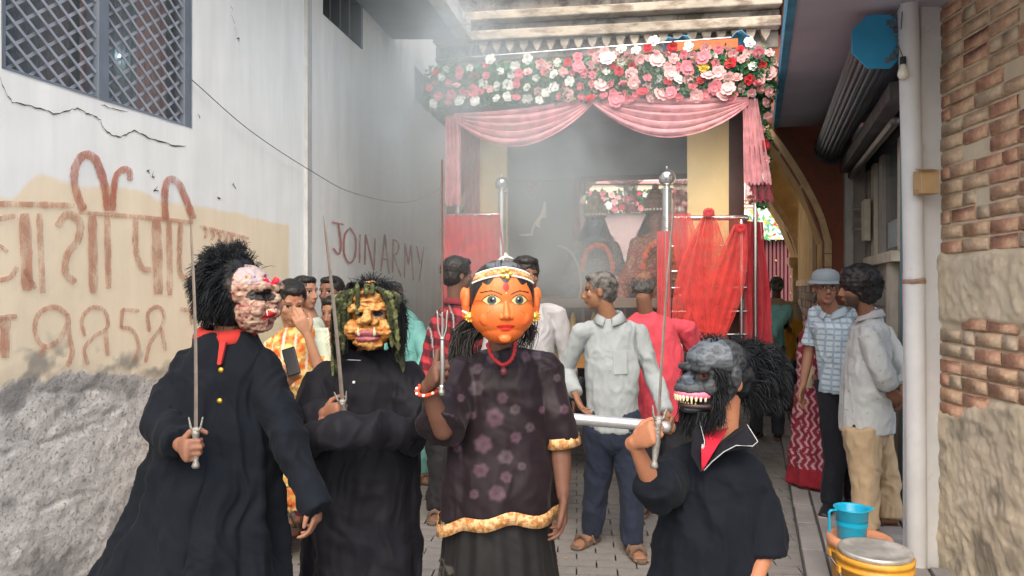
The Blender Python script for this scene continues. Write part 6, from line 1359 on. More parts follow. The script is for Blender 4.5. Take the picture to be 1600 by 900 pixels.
def wf():
    dd = rdir()
    if dd[1] > .93 or (dd[1] > .72 and dd[2] < .45): return None
    p0 = A([0, -.015, .01])+dd*A([.080, .082, .098]); L_ = random.uniform(.035, .062)*(1.1 if dd[2] > .3 else 1); tg = A([dd[0]*.45, -.70, -.85+1.1*max(0, dd[2])])+RS.normal(0, .20, 3)+clump(dd, 3)
    if dd[2] > .7: tg += A([0, .3, .35])
    tg = nrm(tg); return [p0-dd*.01, p0+tg*L_*.55+dd*.012, p0+tg*L_+dd*.010+A([0, 0, -.012])]
wfr = frame(68)
wig(t, wc, wfr, 11000, [((0, -.005, .012), (.080, .086, .094)), ((0, -.02, -.055), (.072, .070, .070))], wf, wid=.0026)
sword('thin curved sword with silver hilt held by the performer in the shaggy black wig', P(297, 334, 2.12), P(306, 672, 2.12), P(306, 728, 2.12), .011, -.006)
# ---- 2 goblin mask
t = thing('person', 'performer with arms crossed in black tunic and wrinkled ochre goblin mask with green dreadlocks', 'person', A([P(568, 0, 2.78)[0], 2.78, 0]))
d = 2.78; J = stance(t.location, 1.60, 0); J['head'] = P(580, 498, d); J['neck'] = P(578, 553, d+.02); J['chest'] = P(572, 620, d); J['pel'] = P(568, 740, d); J['sha'], J['shb'] = P(508, 597, d), P(634, 592, d); J['hs'] = .92
J['ela'] = P(488, 690, 2.66); J['elb'] = P(645, 682, 2.64); J['wrb'] = P(520, 668, 2.44)
G2 = P(534, 640, 2.49); J['wra'], J['handa'] = grip(G2, (.75, -.6, .2), (.1, .75, 0), (-.1, .1, 1), .8, 1); J['handb'] = hand(P(512, 672, 2.47), (-.9, .35, -.1), (0, .8, -.3), .8, (30, 30, 20), 0)
J['hipa'], J['hipb'] = P(540, 755, d), P(596, 755, d)
body(t, J, .005, skin=(.23, .105, .065))
slv = [loft([J['sha'], J['sha']*.5+J['ela']*.5, J['ela'], J['ela']*.5+J['wra']*.5, J['wra']+A([-.01, 0, -.005])], [.070, .072, .068, .060, .05], (0, 1, 0), 24, rnd=False), cap_(J['sha'], J['neck']-Z3*.04, .062, .045),
       loft([J['shb'], J['shb']*.5+J['elb']*.5, J['elb'], P(585, 672, 2.50), P(530, 676, 2.43), P(497, 684, 2.46), P(482, 690, 2.52)], [.068, .068, .062, .058, .055, .053, .048], (0, 0, 1), 24, rnd=True), cap_(J['shb'], J['neck']-Z3*.04, .062, .045),
       ]
cloth(t, 'tunic', robe(J, [(568, 1060, 2.76, 112, .22), (567, 900, 2.77, 90, .185), (566, 800, 2.78, 85, .165), (566, 700, 2.78, 84, .15), (570, 630, 2.78, 82, .13), (573, 590, 2.78, 78, .115), (577, 566, 2.78, 55, .09), (578, 550, 2.79, 33, .06)], slv, (.035, 9)), m_robe2, vox=.0068, amp=.016, seed=60, sc_=(10, 10, 2.0))
build('tunic_button', lathe(P(553, 597, 2.63), [(.001, 0), (.005, 0), (.005, .004), (.001, .005)], 10, (0, -1, 0)), mat('white_button', (.6, .6, .6), .3, 0, bump=0), t)
build('collar_pin', beam(P(542, 562, 2.645), P(564, 563, 2.645), .003, .003), m_steel, t)
fr = frame(2, -6); mc_ = P(577, 494, 2.64); q, S = mlocal(mc_, fr)
pr = [S((0, -.03, .03), (.072, .075, .085)), S((0, -.03, -.045), (.082, .075, .065)), S((0, .01, .055), (.058, .035, .05)), S((-.034, .032, .030), (.036, .020, .014), 16), S((.036, .032, .034), (.036, .020, .014), 16), S((0, .05, -.004), (.018, .030, .018)), S((-.02, .042, -.013), (.013, .016, .011)), S((.02, .042, -.013), (.013, .016, .011)), cap_(q(0, .03, .04), q(0, .052, .0), .013, .016),
      S((0, .042, -.052), (.045, .024, .012)), S((0, .046, -.068), (.040, .026, .013)), S((-.055, .022, -.045), (.028, .028, .034)), S((.055, .022, -.045), (.028, .028, .034)), S((0, .03, -.092), (.048, .028, .020))]
def gob(co, no):
    h = co-mc_; r, f, u = fr; a, b, c = h@r, h@f, h@u; rg = ridge(co*A([38, 30, 50.]), 3, 4); rg2 = ridge(h*A([20, 20, 62.]), 2, 9)
    e = np.exp(-(((np.abs(a-.002)-.034)/.017)**2+((c-.012)/.010)**2))*(b > 0)
    co2 = co+no*((rg-.5)*.014+(rg2-.5)*.009*(c > .03)+(ridge(co*A([90, 90, 90.]), 2, 14)-.5)*.005-.016*e)[:, None]
    col = np.tile(A([.42, .19, .045]), (len(co), 1)); n_ = fbm(co*30, 3, 5); col *= (.75+.5*n_)[:, None]
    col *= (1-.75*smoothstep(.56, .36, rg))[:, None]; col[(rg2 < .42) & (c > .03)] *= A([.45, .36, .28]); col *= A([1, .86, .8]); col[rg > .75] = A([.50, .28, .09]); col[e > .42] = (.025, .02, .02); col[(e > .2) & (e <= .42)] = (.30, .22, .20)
    lip = (np.exp(-((a/.046)**4+((c+.060+.12*np.abs(a))/.019)**2)) > .45) & (b > .01); col[lip] = A([.34, .09, .11]); col[lip & (np.abs(c+.0605+.1*np.abs(a)) < .0028)] = (.05, .01, .015); return co2, col
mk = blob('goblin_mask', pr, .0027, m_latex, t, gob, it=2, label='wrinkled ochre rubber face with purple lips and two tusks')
m_iv = bpy.data.materials['ivory']
for s_ in (-1, 1): build('tusk', loft([q(s_*.026, .058, -.060), q(s_*.029, .072, -.046), q(s_*.027, .070, -.030)], [.006, .0055, .0012], (1, 0, 0), 10), m_iv, mk, smooth=True)
m_dread = mat('green_dreadlock', (.055, .070, .025), .9, .6, 40, 1.0, 110, col2=(.15, .165, .065), fac2=(.5, .65), s2=40)
m_dread2 = mat('dark_dreadlock', (.03, .036, .018), .9, .6, 40, 1.0, 110, col2=(.12, .13, .05), fac2=(.55, .7), s2=40); m_dread3 = mat('pale_dreadlock', (.12, .13, .05), .9, .6, 40, 1.0, 110, col2=(.24, .24, .12), fac2=(.5, .7), s2=60)
wg = wig(t, P(582, 490, 2.80), frame(0), 5000, [((0, -.0, .02), (.096, .085, .100)), ((-.085, .0, -.06), (.035, .045, .10)), ((.092, .0, -.06), (.035, .045, .10))],
         lambda: (lambda dd: None if (dd[1] > .55 and dd[2] < .55) else (lambda p0, tg, L_: [p0-dd*.01, p0+tg*L_*.5+dd*.008, p0+tg*L_])(A([0, 0, .01])+dd*A([.097, .082, .103]), nrm(A([dd[0]*.5, 0, -.8+1.1*max(0, dd[2])**2])+RS.normal(0, .3, 3)+clump(dd, 8)), random.uniform(.03, .062)))(rdir()), wid=.0026)
wg.name = 'black_wig'
for i in range(30):
    s_ = -1 if i % 2 else 1; k_ = i//2; x0 = s_*(.012+.0052*k_); yy = random.uniform(-.01, .02)
    drop = -.05-.009*k_+random.uniform(-.045, .03); x1 = s_*(.078+.0030*k_+random.uniform(-.012, .010)); top = .112-.002*k_
    pts = catmull([q(x0, .0+yy, top), q(x0+s_*.03, .03+yy, top-.016), q(x1*.95+s_*.0, .028+yy, .035), q(x1, .022+yy-.02*(k_ > 7), -.02), q(x1+s_*.006, .015+yy-.02*(k_ > 7), drop)], 7)
    rad = [.0072*random.uniform(.8, 1.25)*(.6+.7*abs(math.sin(j*1.35+i)))+random.uniform(-.0015, .0015) for j in range(len(pts))]; rad[-1] = .004
    o = build('dreadlock', loft(pts, rad, (1, 0, 0), 8), random.choice((m_dread, m_dread2, m_dread3)), wg, smooth=True)
sb = MB()
for i in range(1500):
    s_ = random.choice((-1, 1)); x1 = s_*random.uniform(.078, .128); p0 = (s_*random.uniform(.0, .07), random.uniform(-.03, .04), random.uniform(.09, .125)); zz = random.uniform(-.13, .02)
    sb.add(ribbon(catmull([q(*p0), q(x1*.9, random.uniform(-.02, .045), .05), q(x1+random.gauss(0, .006), random.uniform(-.03, .035), zz), q(x1+random.gauss(0, .015), random.uniform(-.03, .03), zz-.03)], 3), .0026))
build('black_locks', sb, m_fur, wg)
for (x_, dz) in ((-.030, .020), (.0, .088), (.022, .09)):
    pts = catmull([q(x_-.005, .035, .115), q(x_, .055, .09), q(x_-.004, .05, dz)], 5); build('dreadlock', loft(pts, [.0085*(.8+.3*abs(math.sin(j*1.4))) for j in range(len(pts))], (1, 0, 0), 8), m_dread, wg, smooth=True)
sword('broad tapering sword held upright by the performer in the goblin mask', P(505, 335, 2.42), P(535, 628, 2.47), P(540, 652, 2.48), .0135, -.004)
# ---- 3 goddess mask
t = thing('person', 'performer in flowered purple black tunic with gold borders and a large round orange goddess mask', 'person', A([P(782, 0, 2.6)[0], 2.6, 0]))
d = 2.6; J = stance(t.location, 1.62, 4); J['head'] = P(785, 490, d+.01); J['hs'] = .95; J['neck'] = P(785, 548, d+.03); J['chest'] = P(785, 620, d); J['pel'] = P(780, 760, d); J['sha'], J['shb'] = P(722, 582, d), P(849, 578, d)
J['ela'] = P(692, 672, 2.40); J['elb'] = P(876, 690, 2.56); J['wrb'] = P(880, 775, 2.50); SK = (.13, .062, .042)
G3 = P(692, 582, 2.28); J['wra'], J['handa'] = grip(G3, (.38, -.62, .55), (.85, .5, 0), (0, .35, 1), .92, 2)
J['handb'] = hand(J['wrb'], (.02, -.12, -1), (-.95, -.1, 0), .92, (20, 28, 22), 0, T=nrm([.0, -1, .1]))
J['hipa'], J['hipb'] = P(750, 775, d), P(812, 775, d)
body(t, J, .0041, skin=SK)
flw = [(745, 606, 14), (785, 622, 11), (773, 652, 18), (805, 640, 10), (755, 694, 17), (806, 683, 11), (790, 714, 14), (752, 735, 14), (790, 745, 11), (815, 728, 8), (742, 772, 9), (776, 770, 15), (745, 575, 12), (770, 558, 12), (820, 560, 10), (838, 556, 9), (735, 545, 9), (738, 650, 8), (828, 668, 9), (722, 620, 8), (846, 640, 7), (872, 590, 8), (880, 640, 9), (716, 700, 8)]
def blouse(co):
    px = 800+F*co[:, 0]/co[:, 1]; py = 450-F*(co[:, 2]-CH)/co[:, 1]; c = np.tile(A([.014, .009, .0125]), (len(co), 1)); n_ = fbm(co*16, 3, 2); c *= (.7+.7*n_)[:, None]
    fr_ = co[:, 1] < 2.60
    for k, (x_, y_, r_) in enumerate(flw):
        r_ = r_*.88
        dx, dy = (px-x_), (py-y_); a_ = np.arctan2(dy, dx); rr_ = np.hypot(dx, dy)/r_; m_ = .62*smoothstep(1.15, .7, rr_/(.82+.07*np.cos(a_*6+k)+.25*fbm(co*45, 2, 50+k)))*fr_*(.55+.5*fbm(co*60, 2, k))
        cc = A([.13, .075, .105]) if k % 3 else A([.11, .085, .10]); m_ = m_*(1-.5*np.exp(-(rr_/.25)**2)); c = c*(1-m_[:, None])+cc*m_[:, None]
    return c
m_bl2 = fabric('purple_black_satin', (1, 1, 1), .45, 260, vcol=True, sheen=.05, var=.15)
slv = [loft([J['sha'], J['sha']*.5+J['ela']*.5, J['ela']+A([.0, -.01, .0])], [.072, .076, .080], (0, 1, 0), 26, rnd=False), cap_(J['sha'], J['neck']-Z3*.035, .062, .045),
       loft([J['shb'], J['shb']*.5+J['elb']*.5, P(880, 688, 2.56)], [.066, .064, .055], (0, 1, 0), 26, rnd=False), cap_(J['shb'], J['neck']-Z3*.035, .060, .045)]
cloth(t, 'tunic', robe(J, [(779, 802, 2.60, 89, .155), (780, 760, 2.6, 86, .15), (782, 700, 2.6, 80, .14), (784, 650, 2.6, 78, .135), (785, 600, 2.6, 80, .125), (785, 570, 2.6, 66, .10), (785, 548, 2.62, 38, .065)], slv, (.04, 7)), m_bl2, vox=.0062, amp=.013, seed=70, pat=blouse, sc_=(7, 7, 2.5))
m_band = mat('gold_brocade', (.45, .20, .06), .5, .3, 60, .5, 150, col2=(.58, .38, .19), fac2=(.45, .55), s2=60, metal=.15)
def band(x0, rx, ry, zc, hh, cen, wave, name, yaw=4, n_=72, off=0.):
    r, f, u = frame(yaw); rows = [[], [], [], []]
    for i in range(n_+1):
        a_ = 2*math.pi*i/n_; k_ = 1+.04*math.cos(a_*7); p = cen+r*rx*math.cos(a_)*k_+f*ry*math.sin(a_)*k_; dz = wave(math.cos(a_), math.sin(a_))
        for j, (zz, o) in enumerate(((hh/2, .0), (hh/2, .004), (-hh/2, .006), (-hh/2, 0))): rows[j].append(p+nrm(p-cen)*o+Z3*(zc+dz+zz-cen[2]))
    return build(name, sheet(rows), m_band, t, smooth=True)
cen = P(779, 795, 2.60)
zb = lambda c, s_: (-.036*smoothstep(-.55, -1, c)-.012*smoothstep(.0, -.6, c)+.012*math.exp(-((c-.1)/.35)**2)+.010*math.sin(c*9)*.5)
bd1 = band(0, 89/F*2.6+.016, .172, cen[2], .042, cen, zb, 'gold_hem')
m_cr = mat('crimson_edge', (.30, .03, .05), .6); 
ca, cb_ = P(863, 688, 2.50), P(902, 676, 2.60); cm = (P(880, 690, 2.56)); 
bd2 = build('gold_cuff', loft([cm+A([-.004, 0, .022]), cm+A([.002, 0, -.014])], [(.058, .058), (.060, .060)], (0, 1, 0), 30, False, cap=False), m_band, t, smooth=True, solid=.004)
bd2.rotation_euler = (0, 0, 0)
# skirt
def skp(co):
    c = np.tile(A([.012, .012, .013]), (len(co), 1)); n_ = vn(co*A([14, 14, 9.]), 4); n2 = fbm(co*60, 2, 5); c[(n_ > .72) & (n2 > .5)] = (.06, .055, .05); c[vn(co*A([16, 16, 10.]), 24) > .90] = (.14, .10, .04); return c
cloth(t, 'skirt', [loft([P(781, 1090, 2.60), P(781, 980, 2.6), P(780, 880, 2.6), P(779, 800, 2.60), P(780, 770, 2.6)], [(.27, .22), (.235, .19), (.200, .165), (.180, .145), (.165, .13)], (1, 0, 0), 110, False, lambda s_, th: .055*np.cos(th*17+s_*2)*(1.1-s_), fix=(0, 0, 1))], fabric('black_skirt_satin', (1, 1, 1), .5, 260, vcol=True), vox=.0068, amp=.006, seed=71, pat=skp, sc_=(9, 9, 1.0))
# mask
fr = frame(9, -1); mc_ = P(784, 480, 2.36); q, S = mlocal(mc_, fr)
pr = [S((0, -.010, .040), (.106, .105, .112), 32, 24), S((0, .004, -.020), (.1035, .098, .082), 32, 24), S((0, .014, -.060), (.074, .072, .055), 24, 18), cap_(q(0, .088, .022), q(0, .106, -.022), .006, .012), S((-.013, .100, -.027), (.009, .009, .008)), S((.013, .100, -.027), (.009, .009, .008)), S((0, .098, -.028), (.010, .014, .009)),
      S((0, .082, -.0545), (.025, .010, .006)), S((0, .080, -.063), (.022, .011, .008)), S((-.05, .066, -.03), (.030, .018, .028)), S((.05, .066, -.03), (.030, .018, .028)), S((0, .072, -.094), (.02, .014, .014))]
for s_ in (-1, 1): pr += [S((s_*.112, -.018, .016), (.016, .020, .046)), S((s_*.119, -.020, .036), (.013, .012, .028)), S((s_*.112, -.012, -.026), (.014, .012, .016))]
def godd(co, no):
    h = co-mc_; r, f, u = fr; a, b, c = h@r, h@f, h@u; col = np.tile(A([.70, .155, .032]), (len(co), 1)); n_ = fbm(co*14, 4, 5); col *= (.86+.28*n_)[:, None]; fc = b > -.01; G_ = lambda x, s_: np.exp(-(x/s_)**2)
    def mixc(m_, cc): m_ = np.clip(m_, 0, 1)[:, None]; col[:] = col*(1-m_)+A(cc)*m_
    mixc(.5*G_(np.hypot(np.abs(a)-.052, c+.03), .028)*fc, (.82, .12, .03))
    hl = .088-.012*np.cos(a*120)*(np.abs(a) < .07)-(np.abs(a)/.098)**5*.085; ear = np.abs(a) > .104
    mixc(smoothstep(hl-.001, hl+.001, c)*(~ear | (c > .09)), (.014, .015, .016)); mixc(.7*smoothstep(.118, .135, c)*(fbm(h*A([160, 12, 12.]), 2, 3) > .48), (.16, .17, .18)); mixc(((b < -.03) & ~ear)*1., (.014, .015, .016)); mixc(smoothstep(.15, .165, c)*.3*(fbm(co*A([90, 90, 10.]), 2, 3) > .55), (.35, .36, .36))
    for s_ in (-1, 1):
        x = (a-s_*.043)*s_; ey = c-.024; yb = x/.027; lidu = .0155*(1-yb**2); lidl = -.0125*(1-yb**2)
        inside = smoothstep(lidu+.0008, lidu-.0008, ey)*smoothstep(lidl-.0008, lidl+.0008, ey)*(np.abs(x) < .0275)*fc; outl = smoothstep(lidu+.0045, lidu+.0035, ey)*smoothstep(lidl-.003, lidl-.002, ey)*(np.abs(x) < .031)*fc
        mixc(outl, (.02, .012, .01)); mixc(inside, (.74, .60, .28)); mixc(inside*smoothstep(.0148, .0132, np.hypot(x, ey-.001)), (.05, .075, .07)); mixc(inside*smoothstep(.0065, .005, np.hypot(x, ey-.001)), (.006, .006, .007)); mixc(inside*smoothstep(.003, .002, np.hypot(x+.004, ey-.006)), (.7, .7, .7))
        br = ey-(.0235+.006*np.cos((x+.002)*45)-.25*np.abs(np.minimum(x+.0, 0))*1.); mixc(smoothstep(.0026, .0016, np.abs(br))*(x > -.030)*(x < .034)*fc*(ey > .01), (.012, .01, .01)); mixc(smoothstep(.0012, .0006, np.abs(c-.022+0*x))*(x > .026)*(x < .045)*fc, (.25, .05, .02))
        mixc(smoothstep(.0022, .0012, np.hypot(x-.006, c+.008))*fc, (.05, .02, .02)); mixc(smoothstep(.0022, .0012, np.hypot(x-.012, c+.013))*fc, (.05, .02, .02)); mixc(.5*G_(np.hypot(x+.031, c+.030), .005)*fc, (.35, .05, .02))
        mixc(.55*G_(np.abs(np.hypot(x-.073-.0, (c-.018)*.55)-.010), .0025)*ear, (.45, .07, .02))
    mixc(smoothstep(1.05, .9, np.hypot(a/.010, (c-.066)/.014))*fc, (.60, .012, .01)); mixc(smoothstep(.0022, .0014, np.hypot(a, c-.047))*fc, (.7, .6, .4))
    ml = c+.0585; lp = smoothstep(1.05, .9, np.hypot(a/.030, (ml+.001-np.abs(a)*.12)/(.0105-.1*np.abs(a))))*fc*(b > .05); mixc(lp, (.62, .025, .015)); mixc(smoothstep(.0016, .0008, np.abs(ml-np.abs(a)*.10))*(np.abs(a) < .027)*fc*(b > .05), (.18, .01, .01))
    return co, col
mk = blob('goddess_mask', pr, .0023, m_maskv, t, godd, it=3, label='round glossy orange face with large painted eyes, red lips and black painted hair')
m_pearl = bpy.data.materials['pearl']; m_gj = mat('gilt_jewel', (.75, .50, .12), .3, .1, 20, 0, metal=.8)
tia = lambda a, w2: (lambda w3: (.109*math.sin(a)*math.cos(w3), -.010+.108*math.cos(a)*math.cos(w3), .04+.115*math.sin(w3)))(w2+.0-.26*abs(a/1.25)**1.6)
hb = build('headband', sheet([[q(*tia(a, w2)) for a in np.linspace(-1.25, 1.25, 44)] for w2 in (.60, .67, .74, .80)]), m_band, mk, smooth=True, solid=.004)
for w2, s_ in ((.57, .0034), (.84, .0036)):
    for a in np.linspace(-1.2, 1.2, 44): build('bead', sph(q(*tia(a, w2)), s_, n=7, m=5), m_pearl, hb, smooth=True)
for k in range(5):
    a_ = k*1.2566; build('petal_jewel', sph(q(.012*math.cos(a_)+.002, .082, .106+.012*math.sin(a_)), (.007, .005, .007), n=8, m=6), m_gj, hb)
build('white_topknot', MB().add(loft([q(-.012, .03, .152), q(.01, .032, .162), q(.03, .03, .155)], [.003, .005, .002], n=6)).add(loft([q(.0, .03, .150), q(.008, .03, .172), q(.014, .03, .168)], [.002, .004, .002], n=6)), m_pearl, mk, kind='stuff')
for s_ in (-1, 1):
    er = build('earring', lathe(q(s_*.104, .018, -.030), [(.001, .006), (.006, .005), (.007, .002), (.014, .003), (.016, 0), (.001, 0)], 14, fr[1]), m_gj, mk, smooth=True)
    for k in range(10): a_ = k*.628; build('petal_jewel', sph(q(s_*.104+.014*math.cos(a_), .020, -.030+.014*math.sin(a_)), .0038, n=7, m=5), m_gj, er)
build('ear_stud', loft([q(-.125, .0, -.012), q(-.112, .012, -.018)], [.003, .004], n=6), m_pearl, mk)
# long hair behind the shoulders
hm = MB(); c0 = P(785, 505, 2.62)
for i in range(1900):
    s_ = -1 if random.random() < .88 else 1; sp_ = random.uniform(.03, .12); p0 = c0+A([s_*random.uniform(.02, .09), random.uniform(-.01, .06), random.uniform(-.02, .05)])
    dz = random.uniform(.10, .21) if s_ < 0 else random.uniform(.05, .12); p2 = c0+A([s_*(sp_+(.075 if s_ < 0 else -.01)), random.uniform(-.05, .08), -dz]); p1 = (p0+p2)/2+A([s_*.035, 0, .02])
    hm.add(ribbon(catmull([p0, p1, p2], 3), .004))
build('long_hair', hm, m_blk, t)
# necklace, bangle
ncl = MB(); pts = catmull([P(762, 538, 2.50), P(768, 556, 2.475), P(779, 567, 2.465), P(787, 570, 2.463), P(797, 564, 2.466), P(803, 552, 2.478), P(806, 535, 2.50)], 7)
m_red_ = mat('red_thread', (.42, .025, .03), .6, .2, 60, .5, 100)
nk = build('necklace', loft(pts, [.0065+.0015*math.sin(i*1.9) for i in range(len(pts))], (0, 1, 0), 8), m_red_, t, smooth=True)
build('pendant', lathe(P(787, 580, 2.458), [(.001, -.016), (.010, -.012), (.013, 0), (.008, .012), (.001, .016)], 12), mat('maroon_pendant', (.12, .03, .035), .35, .2, 30, .3, 60), nk, smooth=True)
wrp = J['wra']; 
bg_ = MB(); wax = nrm(J['wra']-J['ela']); e1_ = nrm(np.cross(wax, (0, 1, 0))); e2_ = np.cross(wax, e1_); wc2 = wrp-wax*.012
bgl = build('bangle', loft([wc2+e1_*.034*math.cos(a)+e2_*.034*math.sin(a) for a in np.linspace(0, 2*math.pi, 29)], [.006]*29, wax, 8, False), mat('red_orange_thread', (.60, .07, .03), .6), t, smooth=True)
for k in range(16): a_ = k*.3927; build('bangle_bead', sph(wc2+(e1_*math.cos(a_)+e2_*math.sin(a_))*.039+wax*.004, .0052, n=8, m=6), m_pearl if k % 2 else bpy.data.materials['red_orange_thread'], bgl)
# trident
tr = thing('trident', 'small silver trident with a long thin spike held up by the orange masked performer', 'trident', P(691, 600, 2.26)); m_sv = mat('silver_metal', (.42, .42, .41), .35, .08, 20, .05, 60, metal=.9); dt = 2.235
build('shaft', loft([P(690.5, 605, dt), P(691.5, 570, dt), P(691, 532, dt)], [.0045, .008, .0065], n=12), m_sv, tr, smooth=True); build('socket', sph(P(691, 529, dt), (.009, .009, .007)), m_sv, tr, smooth=True)
for pts in ([(689, 528), (685, 515), (684, 498), (683, 485)], [(691, 528), (691, 515), (691, 500), (691, 483)], [(693, 528), (697, 515), (698, 500), (699, 485)]): build('prong', loft(catmull([P(x_, y_, dt) for x_, y_ in pts], 4), [.0028]*12+[.001], (0, 1, 0), 8), m_sv, tr, smooth=True)
build('spike', loft([P(691, 486, dt), P(690.5, 250, dt)], [.0040, .0022], n=6), mat('dark_rod', (.12, .06, .05), .5), tr); build('pommel', lathe(P(690, 612, dt), [(.001, -.014), (.009, -.01), (.011, 0), (.006, .012), (.008, .02), (.001, .022)], 14), m_sv, tr, smooth=True)
# ---- 4 gorilla mask
t = thing('person', 'small performer in open black shirt and furry gorilla mask baring teeth, holding a sword', 'person', A([P(1115, 0, 2.3)[0], 2.3, 0]))
d = 2.3; J = stance(t.location, 1.38, -10); J['head'] = P(1133, 595, 2.32); J['hyaw'] = -66; J['hs'] = .76; J['hpitch'] = 4; J['neck'] = P(1130, 680, 2.33); J['chest'] = P(1122, 760, d); J['pel'] = P(1110, 880, d); J['sha'], J['shb'] = P(1060, 730, d), P(1164, 732, d)
J['ela'] = P(1027, 775, 2.16); J['elb'] = P(1204, 835, 2.26); J['wrb'] = P(1172, 930, 2.12); G4 = P(1026, 676, 2.04)
J['wra'], J['handa'] = grip(G4, (.45, -.62, .42), (.85, .5, 0), (-.05, .3, 1), .86, 1); J['handb'] = hand(J['wrb'], (-.4, -.4, -.8), (-.7, .4, 0), .85, (20, 25, 20), 0)
J['hipa'], J['hipb'] = P(1085, 900, d), P(1138, 900, d)
body(t, J, .0041, skin=(.36, .155, .085))
J2n = J['neck']
slv = [loft([J['sha']+A([.01, 0, 0]), J['sha']*.5+J['ela']*.5+A([.01, 0, 0]), P(1030, 770, 2.17), P(1022, 752, 2.12)], [.058, .062, .060, .052], (0, 1, 0), 24, rnd=False), cap_(J['sha'], P(1092, 714, d), .048, .045),
       loft([J['shb'], P(1186, 790, 2.26), P(1194, 868, 2.22)], [.050, .054, .062], (0, 1, 0), 24, rnd=False), cap_(J['shb'], P(1145, 710, d), .048, .045)]
cloth(t, 'shirt', robe(J, [(1108, 1080, 2.28, 118, .19), (1106, 960, 2.3, 106, .17), (1104, 880, 2.3, 82, .15), (1110, 800, 2.3, 76, .135), (1115, 750, 2.3, 82, .12), (1117, 722, 2.3, 70, .10), (1122, 702, 2.31, 44, .07)], slv, (.04, 9)), m_robe, vox=.0065, amp=.014, seed=80, sc_=(11, 11, 2.2))
build('red_undershirt', sheet([[P(1096+(1-j/7)*0+i/8*(40*(1-j/7)+2), 668+j*9.5+5*math.sin(i/8*3.14)*(1-j/7), 2.255-.095*min(1, j/4)) for i in range(9)] for j in range(8)]), fabric('red_tshirt', (.45, .015, .035)), t, smooth=True, solid=.003)
# collar flaps with white piping
m_pipe2 = mat('pale_piping', (.40, .42, .44), .7)
def flap_(poly, dd, name='collar_flap'):
    v = [P(x_, y_, dd+o) for x_, y_, o in poly]; o_ = build(name, (A(v), [tuple(range(len(v)))]), m_robe2, t, solid=.005); return o_
fl = flap_([(1150, 672, .05), (1168, 664, .03), (1184, 690, -.01), (1176, 697, -.045), (1150, 696, -.04), (1131, 706, -.025), (1112, 722, -.01), (1100, 736, .0), (1110, 712, .02), (1128, 690, .045)], 2.17)
build('piping', loft([P(x_, y_, 2.17+o-.004) for x_, y_, o in [(1168, 664, .03), (1184, 690, -.01), (1176, 697, -.045), (1150, 696, -.04), (1131, 706, -.025), (1112, 722, -.01), (1100, 735, 0)]], [.0014]*7, n=5), m_pipe2, fl)
fl = flap_([(1093, 655, .05), (1102, 690, .03), (1099, 735, .0), (1094, 738, -.005), (1080, 712, -.01), (1082, 676, .02)], 2.165)
build('piping', loft([P(1093, 657, 2.205), P(1101, 690, 2.185), P(1097, 720, 2.165)], [.0014]*3, n=5), m_pipe2, fl); build('zip_pull', beam(P(1098, 694, 2.175), P(1097, 706, 2.172), .005, .003), m_pipe2, fl)
fr = frame(-64, 2); mc_ = P(1113, 586, 2.28); q, S = mlocal(mc_, fr)
pr = [S((0, -.02, .045), (.078, .092, .070), 26, 18), S((0, .030, .050), (.062, .05, .045), 22, 16), S((0, .0, -.02), (.074, .08, .075), 22, 16), S((-.03, .072, .022), (.036, .022, .014)), S((.03, .072, .022), (.036, .022, .014)), cap_(q(0, .08, .0), q(0, .105, -.015), .013, .017), S((-.018, .105, -.018), (.014, .014, .011)), S((.018, .105, -.018), (.014, .014, .011)),
      S((0, .080, -.040), (.050, .052, .020), 22, 14), S((0, .066, -.098), (.038, .046, .016), 20, 14), S((0, .045, -.075), (.045, .03, .03)), S((-.05, .045, -.03), (.025, .03, .03)), S((.05, .045, -.03), (.025, .03, .03)), S((.078, -.025, .0), (.010, .020, .030)), S((-.078, -.025, .0), (.010, .020, .030))]
def gor(co, no):
    h = co-mc_; r, f, u = fr; a, b, c = h@r, h@f, h@u; col = np.tile(A([.020, .023, .027]), (len(co), 1)); rg = ridge(co*A([34, 34, 44.]), 3, 6)
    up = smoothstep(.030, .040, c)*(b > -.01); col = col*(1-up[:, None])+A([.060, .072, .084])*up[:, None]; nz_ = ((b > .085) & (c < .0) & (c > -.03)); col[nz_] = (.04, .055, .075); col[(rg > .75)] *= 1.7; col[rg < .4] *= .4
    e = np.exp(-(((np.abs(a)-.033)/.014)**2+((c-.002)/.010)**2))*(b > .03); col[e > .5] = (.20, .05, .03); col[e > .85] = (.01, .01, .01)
    up_l = smoothstep(.008, .0, np.abs(c+.027)-.004)*(b > .06); col = col*(1-.5*up_l[:, None])+A([.07, .08, .085])*.5*up_l[:, None]
    return co+no*((rg-.5)*.008-.014*e)[:, None], col
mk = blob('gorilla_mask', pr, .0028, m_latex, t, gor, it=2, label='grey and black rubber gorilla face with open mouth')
m_gum = mat('pink_gum', (.78, .16, .26), .3, .15, 20, .2, 60, spec=.6)
for zc_, bb, mm, nm in ((-.054, .012, m_gum, 'upper_gum'), (-.088, .0, m_gum, 'lower_gum')):
    if nm == 'lower_gum': mm = mat('dark_gum', (.05, .03, .035), .4)
    build(nm, loft([q(.056*math.sin(a), .040+.087*math.cos(a)+bb*0-(.012 if nm[0] == 'l' else 0), zc_) for a in np.linspace(-1.35, 1.35, 22)], [(.010, .006)]*22 if nm[0] == 'u' else [(.006, .005)]*22, (0, 0, 1), 10), mm, mk, smooth=True)
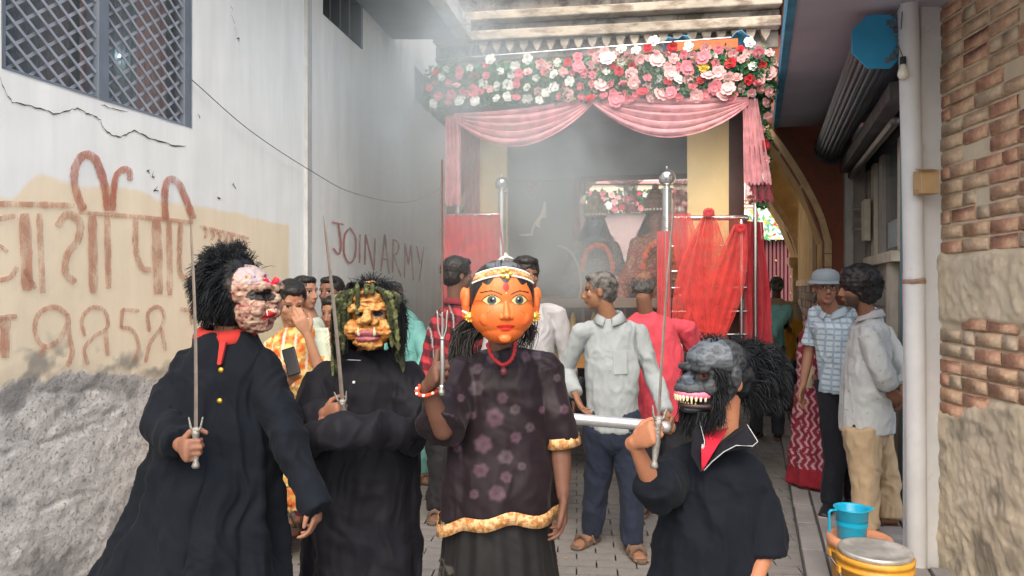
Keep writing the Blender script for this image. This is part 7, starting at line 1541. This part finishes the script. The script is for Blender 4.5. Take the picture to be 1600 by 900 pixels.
for i, a in enumerate(np.linspace(-1.25, 1.25, 15)):
    L_ = .019 if i in (3, 11) else .011; p0 = q(.055*math.sin(a), .042+.088*math.cos(a), -.060); build('tooth', loft([p0, p0-fr[2]*L_], [.0052, .0032 if L_ < .015 else .001], fr[0], 8), m_iv, mk, smooth=True)
    if 2 < i < 12: L2 = .015 if i in (4, 10) else .008; p0 = q(.050*math.sin(a), .030+.080*math.cos(a), -.087); build('tooth', loft([p0, p0+fr[2]*L2], [.0042, .002], fr[0], 8), mat('yellow_ivory', (.62, .55, .16), .4) if i == 3 else bpy.data.materials['yellow_ivory'], mk, smooth=True)
def gf():
    dd = rdir()
    if dd[1] > .42 and dd[2] < .85: return None
    p0 = A([0, -.068, .005])+dd*A([.090, .112, .092]); L_ = random.uniform(.04, .085); tg = A([dd[0]*.5, -.9+.5*max(0, dd[1]), -.55+.5*max(0, dd[2])])+RS.normal(0, .26, 3)+clump(dd, 5); tg = nrm(tg)
    return [p0-dd*.012, p0+tg*L_*.55+dd*.008, p0+tg*L_*.95-dd*.004+A([0, 0, -.020])]
wig(t, P(1133, 588, 2.33), frame(-60), 16000, [((0, -.068, .004), (.088, .11, .088)), ((0, -.02, .05), (.075, .07, .05))], gf, 'furry_hood', .0026)
def bf():
    s_ = random.choice((-1, 1)); z_ = random.uniform(-.11, .03); p0 = A([s_*random.uniform(.055, .08), random.uniform(.018, .050), z_]); L_ = random.uniform(.03, .06); tg = nrm(A([s_*.2, .1-.3*(z_ > -.03), -1])+RS.normal(0, .2, 3))
    if random.random() < .35: p0 = A([random.uniform(-.05, .05), random.uniform(.02, .08), -.105]); tg = nrm(A([0, .25, -1])+RS.normal(0, .15, 3)); L_ = random.uniform(.03, .09)
    return [p0, p0+tg*L_*.5+A([s_*.006, 0, 0]), p0+tg*L_]
mb = MB()
for i in range(2600): mb.add(ribbon(catmull([q(*x) for x in bf()], 3), .003))
build('beard_fur', mb, m_fur, t)
mb = MB()
for i in range(60): p0 = A([random.uniform(-.03, .03), random.uniform(-.02, .03), .10]); tg = nrm(A([random.gauss(0, .5), random.gauss(0, .7), 1])); mb.add(ribbon(catmull([q(*p0), q(*(p0+tg*.02)), q(*(p0+tg*.035+A([0, random.gauss(0, .02), 0])))], 3), .004))
build('hair_tuft', mb, m_fur, t)
sword('long dark thin sword held by the small performer in the gorilla mask', P(1056, 290, 2.03), P(1029, 655, 2.03), P(1022, 728, 2.03), .0085, .004)
# ---------------- groups of alike things ----------------
for o_ in list(bpy.data.objects):
    if o_.parent or 'category' not in o_: continue
    c_ = o_['category']; l_ = o_['label']
    if c_ == 'person': o_['group'] = 'masked performers in the front row' if 'performer' in l_.split() and 'mask' in l_ and 'behind' not in l_ else 'people gathered around the cart and shop'
    elif c_ == 'sword': o_['group'] = 'swords held up by the performers'
    elif c_ == 'bucket': o_['group'] = 'orange buckets on the pavement'
    elif c_ == 'idol': o_['group'] = 'idols seated on the cart'
    elif c_ == 'drape': o_['group'] = 'coloured tulle drapes on the cart'
